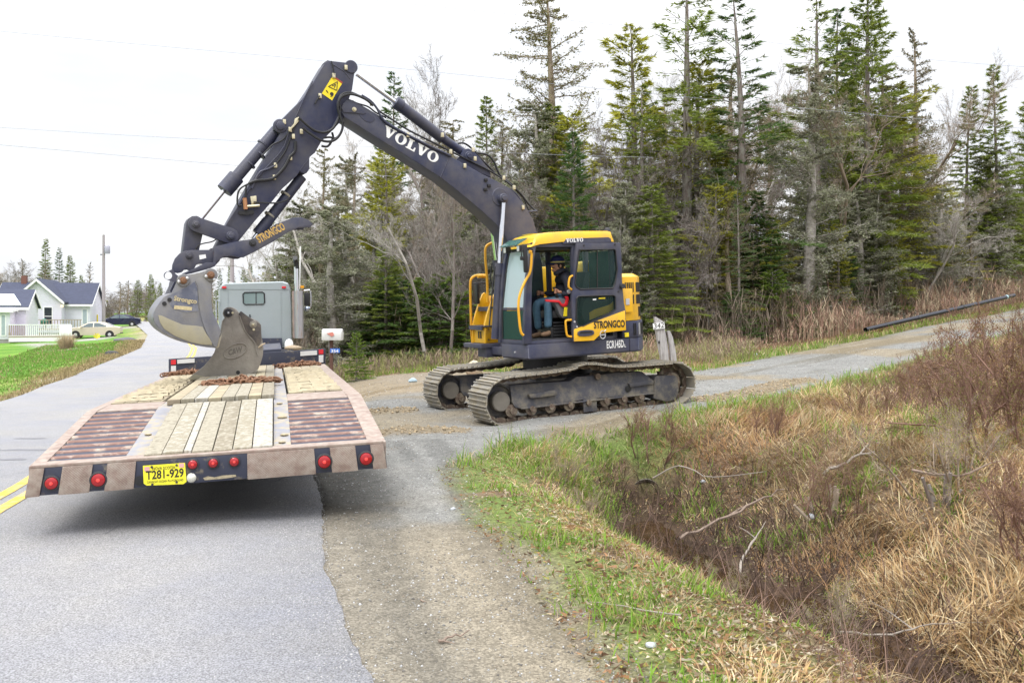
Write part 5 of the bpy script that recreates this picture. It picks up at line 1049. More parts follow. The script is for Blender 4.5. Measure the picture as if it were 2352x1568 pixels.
# ------------------------------------------------------------------ tractor unit in front of the trailer
KP = Plane(at(584, 700, 21.4)[:2], -Td); K = lambda x, y: KP.p(x, y)
m_cab = M('grey_green_truck_paint', (.30,.335,.355), .4, var=.05, vs=2, dirt=(.27,.31,.31), dirt_amt=.35, dirt_s=1.2, dirt_hard=.25, coat=.2)
tk = empty('truck', K(584, 800) + Vector((0,0,-1.1)), 'pale grey-green sleeper truck ahead of the flatbed trailer, tall chrome stack', 'truck')
out = [(502,800),(501,700),(502,668),(506,656),(516,650),(650,646),(662,650),(667,660),(670,700),(671,790),(660,800)]
n = len(out); o2 = [K(x, y) for x, y in out]; cc = K(585, 730); back = [cc + (p-cc)*.97 for p in o2]
m = MB(); m.add(back + [p + Td*.06 for p in o2] + [p + Td*2.3 for p in o2], [tuple(range(n))] + [(i, (i+1) % n, n+(i+1) % n, n+i) for i in range(n)] + [(n+i, n+(i+1) % n, 2*n+(i+1) % n, 2*n+i) for i in range(n)] + [tuple(range(2*n, 3*n))[::-1]])
m.build('sleeper_cab', m_cab, tk, smooth=True)
wz = lambda x, y: D(3, x, y); wr = [(680,176),(800,173),(812,182),(815,242),(805,254),(685,256),(672,247),(669,188)]
fw = MB(); wp = [K(*wz(x, y)) - Td*.004 for x, y in wr]; wo_ = MB().prism(wp, Td*.02).build('rear_window', M('cab_rear_glass', (.19,.25,.25), .08, var=.03), tk); MB().tube([p - Td*.004 for p in wp + [wp[0]]], .016, 6).build('window_seal', mt['black'], wo_, smooth=True)
MB().tube([K(*wz(757,176)) - Td*.012, K(*wz(757,254)) - Td*.012], .01, 5).build('window_bar', mt['dark'], wo_)
for x in (648, 508):
    for k in range(26): MB().sphere(K(x, 662+k*5) - Td*.0, .008, 4).build('rivet', m_cab, tk)
m = MB(); a = K(508, 805) + Td*2.3; m.box(a + Tr*.85 + Td*.9 + Vector((0,0,-.25)), (1.3, 2.0, .95), (Tr, Td, Vector((0,0,1)))); m.build('hood', m_cab, tk, bevel=.08)
mp_ = K(682, 730) - Td*.1; m = MB(); p0, p1 = K(685, 668) - Td*.15, K(687, 776) - Td*.15
MB().cyl(p0, p1, .115, 20).build('muffler_shield', mt['chrome'] if False else M('brushed_muffler', (.42,.42,.45), .35, .7, var=.1, stretch=(8,8,1), dirt=(.35,.27,.22), dirt_amt=.3, dirt_s=3), tk, smooth=True)
MB().cyl(K(675, 668) - Td*.05, K(677, 776) - Td*.05, .05, 12).build('stack_guard', M('rusty_stack_side', (.33,.25,.22), .6, .3, var=.2), tk, smooth=True)
MB().cyl(K(680, 614) - Td*.15, K(681, 668) - Td*.15, .055, 16).build('exhaust_stack', mt['chrome'], tk, smooth=True)
MB().tube(smooth_path([K(681, 618) - Td*.15, K(680, 608) - Td*.15, K(678, 599) - Td*.2, K(677, 594) - Td*.3], 4), .06, 12).build('stack_tip', mt['black'], tk, smooth=True)
MB().cyl(K(688, 665), K(690, 566), .018, 8).build('antenna', mt['white'], tk); m = MB(); m.box(K(694, 659), (.09,.08,.065), (Tr, Td, Vector((0,0,1)))); m.build('marker_lamp', M('amber_lens', (.75,.33,.01), .3, emit=.1), tk, bevel=.008)
MB().tube(smooth_path([K(693,668), K(705,667), K(713,669), K(714,700), K(712,708)], 3), .02, 6).build('mirror_frame', mt['chrome'], tk, smooth=True)
m = MB(); m.box(K(705, 687), (.14,.06,.33), (Tr, Td, Vector((0,0,1)))); m.build('mirror', mt['black'], tk, bevel=.012); MB().sphere(K(705, 709), .075, 8).build('spot_mirror', M('chromed_mirror', (.4,.45,.55), .15, .8), tk, smooth=True)
for k, x in enumerate((522,545,568,590,612,635)):
    m = MB(); p = K(x, 646) + Td*1.9; m.sphere(p, .06, 8, (1,1.5,.7)); m.build('roof_lamp', M('pale_roof_lens', (.75,.70,.6), .3) if k % 2 else mt['silver'], tk, smooth=True)
m = MB(); m.box(K(630, 803) - Td*.2, (.9,.9,.05), (Tr, Td, Vector((0,0,1)))); m.box(K(615, 792) - Td*.1, (.7,.1,.35), (Tr, Td, Vector((0,0,1)))); m.build('catwalk', m_navy, tk, bevel=.01)
m = MB()
for t_ in (.95, 1.65): m.add([TO+Td*s+Tr*t_+Vector((0,0,z))+o_*w for s in (10.4, 18.5) for z in (.15,.40) for o_, w in ((Tr,0),(Tr,.1))], [(0,1,3,2),(4,6,7,5),(0,4,5,1),(2,3,7,6),(0,2,6,4),(1,5,7,3)])
m.build('truck_frame', m_under, tk)
MB().lathe(TO+Td*11.6+Tr*1.3+Vector((0,0,.40)), (0,0,1), [(.45,0),(.45,.08),(.1,.09)], 20).build('fifth_wheel', mt['steel'], tk)
for s in (11.0, 12.35, 17.6):
    for t in ((.14,.46,2.14,2.46) if s < 15 else (.3,2.3)):
        c = TO+Td*s+Tr*t; c.z = float(road_z(c.y))+.5; wheel(c, Tr if t > 1.3 else -Tr, .5, .27, tk)
    if s < 15:
        for t in (.3, 2.3):
            P = []; c = TO+Td*s+Tr*t; c.z = float(road_z(c.y))+.5
            for k in range(9): a = math.pi*(k/8); P.append(c + Td*.58*math.cos(a) + Vector((0,0,.56*math.sin(a))))
            nn = len(P); MB().add([p - Tr*.32 for p in P] + [p + Tr*.32 for p in P], [(i, i+1, nn+i+1, nn+i) for i in range(nn-1)]).build('fender', M('dull_fender_metal', (.5,.52,.54), .4, .5), tk, smooth=True)
MB().sphere(K(663, 790) - Td*.4, .11, 7, (1,.8,1.3)).build('deck_bag', mt['white'], tk); MB().sphere(K(672, 797) - Td*.5, .14, 7, (1.6,1,.5)).build('coiled_strap', M('tan_strap', (.33,.26,.18), .9), tk)

# marker lamps, hoses and grab bars on the back of the cab
for x in (515, 652): MB().box(K(x, 660) - Td*.02, (.10,.03,.05), (Tr, Td, Vector((0,0,1)))).build('marker_lamp', mt['red'], tk, bevel=.006)
for k, (c_, nm) in enumerate((((.5,.02,.02),'red'), ((.03,.08,.35),'blue'), ((.02,.02,.02),'black'))):
    P = [K(575+k*9, 745) - Td*.06, K(573+k*9, 765) - Td*.35, K(578+k*8, 785) - Td*.8, K(584+k*6, 778) - Td*1.6, K(590+k*4, 786) - Td*2.4]
    MB().tube(smooth_path(P, 5), .016, 6).build('air_hose', M(nm + '_air_hose', c_, .5), tk, smooth=True)
MB().tube([K(505,690) - Td*.05, K(497,690) - Td*.08, K(497,750) - Td*.08, K(505,750) - Td*.05], .016, 6).build('grab_bar', mt['chrome'], tk, smooth=True)
for y in (664, 792): MB().box(K(584.5, y) - Td*.003, (1.72,.012,.012), (Tr, Td, Vector((0,0,1)))).build('panel_seam', m_cab, tk)
for x in (524, 645): MB().box(K(x, 728) - Td*.003, (.008,.01,1.35), (Tr, Td, Vector((0,0,1)))).build('panel_seam', m_cab, tk)
MB().tube([K(575,742) - Td*.01, K(574,722) - Td*.03], .018, 6).build('work_lamp_stem', mt['dark'], tk)
# ------------------------------------------------------------------ roadside things
YX = (Vector((1,0,0)), Vector((0,1,0)), Vector((0,0,1)))
def pt(x, y, d): return at(x, y, d)
m_pw = M('worn_white_mailbox', (.62,.62,.60), .5, var=.08, dirt=(.45,.43,.4), dirt_amt=.2)
mb_ = empty('mailbox', (pt(761,0,21).x, 21, gz(pt(761,0,21).x, 21)), 'white mailbox on a rusty brown post beside the trailer', 'mailbox')
prof = [(-.13,0),(.13,0),(.135,.17),(.11,.235),(.06,.268),(0,.28),(-.06,.268),(-.11,.235),(-.135,.17)]
b0 = pt(741.5, 781, 21); MB().prism([b0 + Vector((0, a, b)) for a, b in prof], (.485,0,.0)).build('mailbox_body', m_pw, mb_, bevel=.006)
MB().prism([b0 + Vector((.13,-.137,.17)), b0 + Vector((.27,-.137,.205)), b0 + Vector((.31,-.137,.13)), b0 + Vector((.25,-.137,.09))], (0,-.012,0)).build('flag', M('faded_red_flag', (.62,.22,.17), .6), mb_)
MB().cyl((mb_.location.x, 21, mb_.location.z-.1), (mb_.location.x, 21, b0.z), .045, 12).build('post', M('rusty_pipe_post', (.11,.055,.04), .8, var=.2), mb_)
sg = MB().box(pt(769.5, 805, 20.93), (.235,.012,.105), YX).build('number_sign', M('blue_sign', (.04,.16,.58), .5), mb_); p0 = pt(760.5, 809.5, 20.92)
lettering('sign_numbers', text_verts('354', .02), p0, (1,0,0), (0,0,1), .18, .078, mt['white'], sg, nrm=(0,-1,0), proud=.004)
Dz = lambda x, y: (1486.5+.096*x, 696.2+.096*y)
m_ow = M('weathered_grey_wood', (.42,.40,.40), .9, var=.25, vs=3, stretch=(16,16,1.2), dirt=(.16,.13,.12), dirt_amt=.32, dirt_s=2.5, dirt_hard=.1, bump=1, bs=9)
d342 = 22.0; px_ = pt(1520,0,d342).x; po = empty('sign_post', (px_, d342, gz(px_, d342)), 'weathered split wooden post with a white number 342 board beside the driveway', 'post')
def taper(name, pts_l, pts_r, dep, mat, parent, th=.22):
    L_ = [pt(*Dz(x, y), dep) for x, y in pts_l]; R_ = [pt(*Dz(x, y), dep) for x, y in pts_r]; vs = []; fs = []; n = 8
    for a, b in zip(L_, R_):
        c = (a+b)/2; w = (b-a).length/2
        for k in range(n): t = 2*math.pi*k/n; jj = 1 + .12*math.sin(k*2.3); vs.append(lerp(a, b, .5+.5*math.cos(t)) + Vector((0, -th/2*math.sin(t)*jj, 0)))
    m_ = len(L_); fs = [(i*n+k, i*n+(k+1) % n, (i+1)*n+(k+1) % n, (i+1)*n+k) for i in range(m_-1) for k in range(n)] + [tuple(range(n)), tuple((m_-1)*n+k for k in range(n))]
    return MB().add(vs, fs).build(name, mat, parent, smooth=True)
taper('post_half', [(150,318),(160,480),(200,760),(240,1000),(290,1250),(320,1500)], [(205,325),(375,440),(440,700),(490,1000),(520,1250),(540,1500)], d342, m_ow, po)
taper('post_half', [(455,655),(480,800),(510,1000),(530,1200),(550,1500)], [(545,660),(610,800),(655,1010),(690,1180),(720,1500)], d342+.05, m_ow, po, .16)
nb = MB().prism([pt(*Dz(x,y), d342-.13) for x, y in [(135,485),(408,452),(425,598),(150,628)]], (0,.015,0)).build('number_board', mt['white'], po)
p0, p1 = pt(*Dz(165,615), d342-.135), pt(*Dz(402,578), d342-.135); lettering('board_numbers', text_verts('342', .0), p0, p1-p0, (0,0,1), (p1-p0).length, .135, mt['blackprint'], nb, nrm=(0,-1,0), proud=.002)
MB().sphere(pt(*Dz(285,935), d342-.105), .025, 6, (1,.3,1.6)).build('knot_hole', mt['black'], po)
# long culvert pipe beside the driveway
pa, pb = Vector((12.45, 30, gz(12.45,30)+.10)), Vector((22.4, 38, gz(22.4,38)+.14))
pa = pt(1988,757,30); pb = pt(2329,678,38)
pi_ = empty('culvert_pipe', pa, 'long black plastic pipe lying in the brush beside the driveway', 'pipe')
dirp = (pb-pa).normalized(); MB().lathe(pa, dirp, [(.068,.25),(.068,0),(.08,0),(.08,(pb-pa).length)], 14).build('pipe_wall', M('black_plastic_pipe', (.02,.021,.032), .4, var=.15), pi_, smooth=True)
for f, c_ in ((.935, (.45,.65,.7)), (.60,(.02,.02,.02)), (.30,(.05,.05,.06))): MB().lathe(pa.lerp(pb, f), dirp, [(.092,-.05),(.092,.05)], 14).build('pipe_band', M('pipe_band_%d' % int(f*100), c_, .5), pi_)
# rocks
def rock(name, c, size, mat, label, cat='rock', seed=1, group=None):
    rr = random.Random(seed); m = MB(); m.sphere((0,0,0), 1, 9); V = []
    nrm = [Vector((rr.uniform(-1,1), rr.uniform(-1,1), rr.uniform(-1,1))).normalized() for _ in range(9)]
    for v in m.v:
        v = Vector(v); k = 1.0
        for q_ in nrm: d_ = v.dot(q_); k = min(k, .72/d_) if d_ > .72 else k
        V.append(Vector(c) + Vector((v.x*k*size[0], v.y*k*size[1], v.z*k*size[2])))
    m.v = [tuple(v) for v in V]; o = m.build(name, mat); me = o.data
    for v in me.vertices: v.co -= Vector(c)
    o.location = c; return tag(o, label, cat, group)
m_sr = M('tan_sandstone', (.48,.42,.31), .9, var=.15, vs=3, dirt=(.42,.27,.2), dirt_amt=.3, dirt_s=2, bump=.6)
cR = pt(1087, 836, 21.5); rock('boulder', (cR.x, cR.y, gz(cR.x, cR.y)+.16), (.28,.2,.22), m_sr, 'square tan boulder in front of the woods beside the far track', seed=3)
m_gr = M('pale_grey_stone', (.38,.40,.42), .85, var=.15)
rock('stone', (pt(948,0,20).x, 20, gz(pt(948,0,20).x,20)+.04), (.11,.09,.07), M('pale_blue_stone', (.38,.50,.58), .7), 'pale blue stone lying on the dirt apron left of the far track', 'stone', seed=5)
for i, (x, y, sz, lab) in enumerate(((1615,1040,.035,'small white stone in the grass above the ditch culvert'),(1737,815,.05,'white stone at the far edge of the gravel driveway'),(1865,1190,.05,'grey stone half hidden in the brush above the ditch'),(2010,868,.05,'pale stone at the near edge of the driveway'),(1990,850,.04,'small round stone on the gravel driveway'),(1040,1170,.02,'tiny pale stone at the edge of the verge'),(1497,1485,.025,'small pale stone on the sandy verge'))):
    d_ = 10.0
    for _ in range(12):
        X_ = (x-CX)/FPX*d_; d_ = (EYE - gz(X_, d_)) / ((y-HY)/FPX) * .5 + d_*.5
    X_ = (x-CX)/FPX*d_; rock('stone', (X_, d_, gz(X_, d_)+sz*.3), (sz*1.3, sz, sz*.8), m_gr, lab, 'stone', seed=20+i)
def drop(x, y, guess=9.0):        # the ground point seen at a picture position
    d_ = guess
    for _ in range(25):
        X_ = (x-CX)/FPX*d_; d_ = (EYE - gz(X_, d_)) / ((y-HY)/FPX) * .4 + d_*.6
    return Vector(((x-CX)/FPX*d_, d_, gz((x-CX)/FPX*d_, d_)))
# concrete-lipped culvert mouth in the ditch
cu = empty('ditch_culvert', (1.78, 11.35, -.95), 'dark round culvert mouth in the bank above the ditch water', 'culvert')
cdir = Vector((.12,1,0)).normalized(); cc_ = Vector((1.80, 11.42, -.80))
MB().lathe(cc_, cdir, [(.17,.9),(.17,.0),(.205,-.02),(.205,.9)], 22).build('culvert_wall', M('stained_culvert', (.10,.09,.07), .8, var=.25), cu, smooth=True)
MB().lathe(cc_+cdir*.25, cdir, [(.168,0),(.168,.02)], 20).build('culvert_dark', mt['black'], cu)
# sticks
m_stick = M('grey_brown_stick', (.22,.165,.13), .9, var=.25, vs=20); m_stick2 = M('bleached_stick', (.27,.235,.20), .9, var=.2)
def stick(pts, r, mat, label, lift=.02, sub=(), cat='branch'):
    P = [drop(x, y) + Vector((0,0,lift+dz)) for x, y, dz in pts]; P = smooth_path(P, 4); m = MB(); n = len(P); P = [p + Vector((random.gauss(0,r*.5), random.gauss(0,r*.5), random.gauss(0,r*.4))) for p in P]; r *= .8; m.tube(P, [r*(1-.75*i/n)*random.uniform(.85,1.1) for i in range(n)], 6)
    for (i, dx, dy, dz) in sub:
        a = P[min(int(i*n), n-1)]; m.tube([a, a + Vector((dx*.5,dy*.5,dz*.6)), a + Vector((dx,dy,dz))], [r*.55, r*.4, r*.15], 5)
    o = m.build('fallen_branch', mat, smooth=True); me = o.data; c = P[0].copy()
    for v in me.vertices: v.co -= c
    o.location = c; return tag(o, label, cat)
stick([(1010,1478,0),(1040,1470,.01),(1078,1460,.01)], .011, m_stick, 'short forked twig lying on the bare gravel shoulder', .012, ((.2,.06,-.03,.0),))
stick([(965,1380,0),(980,1385,0)], .006, m_stick, 'tiny twig on the gravel shoulder', .006); stick([(1400,1520,0),(1440,1535,0)], .006, m_stick, 'tiny twig on the sandy verge near the bottom edge', .008)
stick([(1560,1270,.1),(1650,1235,.16),(1735,1190,.14),(1800,1150,.1)], .03, m_stick, 'dark fallen branch across the end of the ditch water', .05, ((.4,.3,.2,.1),))
stick([(1890,1110,.05),(1960,1080,.1),(2010,1068,.1)], .03, m_stick2, 'bleached fallen branch between the two alder clumps', .05, ((.6,.2,.2,.1),))
stick([(1930,1478,.05),(2050,1488,.06),(2140,1470,.08),(2260,1463,.06)], .014, m_stick2, 'long thin pale branch along the ditch edge near the bottom', .05, ((.5,-.2,.3,.12),))
stick([(1700,1350,.1),(1725,1290,.15),(1758,1240,.15)], .018, m_stick2, 'pale broken branch standing out of the ditch edge', .05, ((.4,.12,.1,.1),(.6,-.15,.1,.1)))
stick([(1560,1430,.03),(1400,1400,.02),(1345,1385,.0)], .007, m_stick2, 'thin dry stem on the mossy verge', .012)
stick([(1500,1130,.45),(1560,1170,.5),(1640,1200,.5),(1760,1170,.4)], .014, m_stick2, 'long arched pale branch over the ditch water', .05)
stick([(2100,1100,.05),(2200,1120,.08),(2290,1090,.1)], .024, m_stick, 'grey fallen branch on the right bank below the bushes', .04)
# ------------------------------------------------------------------ houses beyond the lawn
m_clap = M('white_clapboard', (.78,.76,.90), .7, var=.03); 
N_, L_ = m_clap.node_tree.nodes, m_clap.node_tree.links; t_ = N_.new('ShaderNodeTexCoord'); w_ = N_.new('ShaderNodeTexWave'); w_.bands_direction = 'Z'; w_.wave_profile = 'SAW'; w_.inputs['Scale'].default_value = 2.1; L_.new(t_.outputs['Object'], w_.inputs[0])
b_ = N_.new('ShaderNodeBump'); b_.inputs['Strength'].default_value = .9; b_.inputs['Distance'].default_value = .03; L_.new(w_.outputs['Fac'], b_.inputs['Height']); L_.new(b_.outputs[0], N_['Principled BSDF'].inputs['Normal'])
m_trim = M('white_trim', (.82,.82,.84), .6, var=.02); m_shing = M('dark_slate_shingles', (.045,.052,.088), .85, var=.15, vs=3); m_metal = M('pale_metal_roof', (.62,.68,.70), .4, .2, var=.05); m_pane = M('house_window_pane', (.03,.035,.045), .1, var=.1); m_pane2 = M('curtained_pane', (.36,.42,.47), .2, var=.1); m_conc = M('grey_foundation', (.33,.31,.30), .9); m_brick = M('red_brick_chimney', (.20,.09,.07), .9, var=.2, vs=12); m_deck = M('weathered_deck_boards', (.36,.29,.25), .9, var=.2)
UZ = Vector((0,0,1))
class House:
    def __init__(s, name, loc, u, label): s.e = empty(name, loc, label, 'house'); s.u = Vector((*u, 0)).normalized(); s.v = Vector((-s.u.y, s.u.x, 0)); s.o = Vector(loc)
    def P(s, a, b, c): return s.o + s.u*a + s.v*b + UZ*c
    def block(s, a0, a1, b0, b1, z0, zw, zr, axis='u', wall=m_clap, roofm=m_shing, over=.3, found=.0):
        P = s.P; m = MB()
        if axis == 'u': bm_ = (b0+b1)/2; m.prism([P(a0,b0,z0), P(a0,b1,z0), P(a0,b1,zw), P(a0,bm_,zr), P(a0,b0,zw)], s.u*(a1-a0))
        else: am = (a0+a1)/2; m.prism([P(a0,b0,z0), P(a1,b0,z0), P(a1,b0,zw), P(am,b0,zr), P(a0,b0,zw)], s.v*(b1-b0))
        w = m.build('wall', wall, s.e); m = MB(); t = .14
        if found: MB().prism([P(a0+.03,b0+.03,z0-found), P(a1-.03,b0+.03,z0-found), P(a1-.03,b1-.03,z0-found), P(a0+.03,b1-.03,z0-found)], UZ*(found-.002)).build('foundation', m_conc, s.e)
        if axis == 'u':
            dz = (zr-zw)/((b1-b0)/2)*over
            for bo, sg_ in ((b0-over, 1), (b1+over, -1)): m = MB(); m.prism([P(a0-over,bo,zw-dz+.02), P(a0-over,bm_,zr+.02), P(a0-over,bm_,zr+.02+t), P(a0-over,bo,zw-dz+.02+t)], s.u*(a1-a0+2*over)); r = m.build('roof', roofm, s.e)
            for aa in (a0-over-.04, a1+over):
                m = MB()
                for bo in (b0-over, b1+over): m.prism([P(aa,bo,zw-dz-.12), P(aa,bm_,zr-.12), P(aa,bm_,zr+.10), P(aa,bo,zw-dz+.10)], s.u*.04)
                m.build('rake_board', m_trim, r)
            m = MB(); m.prism([P(a0-over,b0-over-.03,zw-dz-.12), P(a1+over,b0-over-.03,zw-dz-.12), P(a1+over,b0-over-.03,zw-dz+.1), P(a0-over,b0-over-.03,zw-dz+.1)], s.v*.03); m.build('fascia', m_trim, r)
        else:
            dz = (zr-zw)/((a1-a0)/2)*over
            for ao in (a0-over, a1+over): m = MB(); m.prism([P(ao,b0-over,zw-dz+.02), P(am,b0-over,zr+.02), P(am,b0-over,zr+.02+t), P(ao,b0-over,zw-dz+.02+t)], s.v*(b1-b0+2*over)); r = m.build('roof', roofm, s.e)
            m = MB()
            for ao in (a0-over, a1+over): m.prism([P(ao,b0-over-.05,zw-dz-.16), P(am,b0-over-.05,zr-.16), P(am,b0-over-.05,zr+.12), P(ao,b0-over-.05,zw-dz+.12)], s.v*.05)
            m.build('rake_board', m_trim, r)
        return w
    def win(s, a0, a1, z0, z1, b, pane=m_pane, bars=1, name='window'):
        P = s.P; f = .09; m = MB(); m.prism([P(a0-f,b-.03,z0-f), P(a1+f,b-.03,z0-f), P(a1+f,b-.03,z1+f), P(a0-f,b-.03,z1+f)], s.v*.028); w = m.build(name, m_trim, s.e)
        MB().prism([P(a0,b-.036,z0), P(a1,b-.036,z0), P(a1,b-.036,z1), P(a0,b-.036,z1)], s.v*.005).build('pane', pane, w)
        if bars: MB().prism([P(a0,b-.045,(z0+z1)/2-.03), P(a1,b-.045,(z0+z1)/2-.03), P(a1,b-.045,(z0+z1)/2+.03), P(a0,b-.045,(z0+z1)/2+.03)], s.v*.008).build('sash_bar', m_trim, w)
# small near house: long front to the road lawn, gable end seen edge-on
h1 = House('white_house', (*pt(59,0,71)[:2], -.95), (.937,.35), 'small white clapboard house with pale metal roof at the left edge')
h1.block(-13, 0, 0, 6, .35, 2.95, 4.35, 'u', roofm=m_shing, over=.25, found=.5)
MB().prism([h1.P(-12,-.2,3.08), h1.P(-.3,-.2,3.08), h1.P(-1.2,2.0,4.02), h1.P(-12,2.0,4.02)], UZ*.06).build('metal_roof_sheet', m_metal, h1.e)
h1.block(-12, -.75, -2.2, 0, .35, 2.65, 2.75, 'u', roofm=m_metal, over=.2, found=.6)
h1.win(-2.3,-1.7,.7,2.3,-2.2, m_pane2, 0); h1.win(-1.35,-1.1,.7,2.3,-2.2, m_pane2, 0, 'door')
MB().cyl(h1.P(-4.1,-.2,3.0), h1.P(-4.1,-.2,4.9), .12, 10).build('stove_pipe', mt['rust'], h1.e); MB().cyl(h1.P(-4.1,-.2,4.85), h1.P(-4.1,-.2,5.2), .2, 10).build('pipe_cap', mt['black'], h1.e)
dk = empty('house_deck', h1.P(1.2,-1.8,0), 'low wooden deck with white balusters beside the small white house', 'deck')
MB().box(h1.P(1.4,-.8,.55), (4.4,3.4,.12), (h1.u, h1.v, UZ)).build('deck_floor', m_deck, dk)
for k in range(30):
    a = -.75 + k*.148; MB().box(h1.P(a,-2.45,1.05), (.06,.05,.9), (h1.u, h1.v, UZ)).build('baluster', m_deck if k < 8 else m_trim, dk)
MB().box(h1.P(1.4,-2.45,1.52), (4.5,.1,.07), (h1.u, h1.v, UZ)).build('hand_rail', m_trim, dk); MB().box(h1.P(1.4,-2.47,.40), (4.4,.05,.5), (h1.u, h1.v, UZ)).build('deck_skirt', m_trim, dk); MB().box(h1.P(3.3,-2.49,1.05), (.9,.04,.9), (h1.u, h1.v, UZ)).build('lattice_panel', m_trim, dk)
for a in (-.75, 1.4, 3.6): MB().box(h1.P(a,-2.4,.3), (.12,.12,1.2), (h1.u, h1.v, UZ)).build('deck_post', m_deck, dk)
h2 = House('white_farmhouse', (*pt(30,0,87)[:2], -.75), (.97,.24), 'tall white farmhouse with dark slate roof and front gable behind the small house')
h2.block(0, 4.5, 0, 7, .2, 3.55, 5.65, 'v', over=.35, found=.4)
h2.block(-2.0, 6.9, 1.4, 7.4, .2, 3.25, 5.35, 'u', over=.3, found=.4)
h2.win(2.9,3.6,1.0,2.8,0, m_pane, 1); h2.win(1.35,1.9,3.7,4.2,0, m_pane2, 0); h2.win(6.2,6.6,1.1,2.6,1.4, m_pane2, 0)
MB().box(h2.P(-.2,4.4,5.65), (.5,.5,1.1), (h2.u, h2.v, UZ)).build('chimney', m_brick, h2.e)
MB().sphere(h2.P(4.62,-.25,2.95), .13, 8).build('porch_lamp', M('lit_porch_lamp', (1,.72,.35), .4, emit=1.2), h2.e)
MB().box(h2.P(3.9,-1.6,.6), (4.0,2.2,.14), (h2.u, h2.v, UZ)).build('porch_floor', m_deck, h2.e)
for k in range(16): MB().box(h2.P(3.0+k*.26,-2.7,1.1), (.07,.06,.9), (h2.u, h2.v, UZ)).build('baluster', m_deck, h2.e)
MB().box(h2.P(5.0,-2.7,1.55), (4.1,.1,.08), (h2.u, h2.v, UZ)).build('hand_rail', m_deck, h2.e)
for (a, b, r, mat, lab, nm, cat) in ((2.3,-1.8,.42,mt['black'],'dark round barbecue on the farmhouse porch','barbecue','barbecue'),(3.4,-2.0,.36,M('green_bin', (.02,.16,.12), .5),'dark green bin on the farmhouse porch','bin','bin')):
    c = h2.P(a, b, 1.35); m = MB(); m.sphere(c, r, 10, (1,1,.9)); m.cyl(c + Vector((-.2,0,-.7)), c + Vector((-.1,0,-.2)), .04, 6); m.cyl(c + Vector((.2,0,-.7)), c + Vector((.1,0,-.2)), .04, 6); tag(m.build(nm, mat, smooth=True), lab, cat)
# house hidden in the woods
h3 = House('cottage', (*pt(868,0,48)[:2], .2), (1,.05), 'mauve grey cottage with one white window hidden behind bare trees'); m_mauve = M('mauve_siding', (.27,.22,.23), .9, var=.08)
h3.block(0, 4.6, 0, 6, 0, 2.6, 3.3, 'u', wall=m_mauve, roofm=M('grey_old_roof', (.17,.155,.16), .9), over=.3, found=.3); h3.win(3.4,3.8,1.0,1.8,0, m_metal, 0)
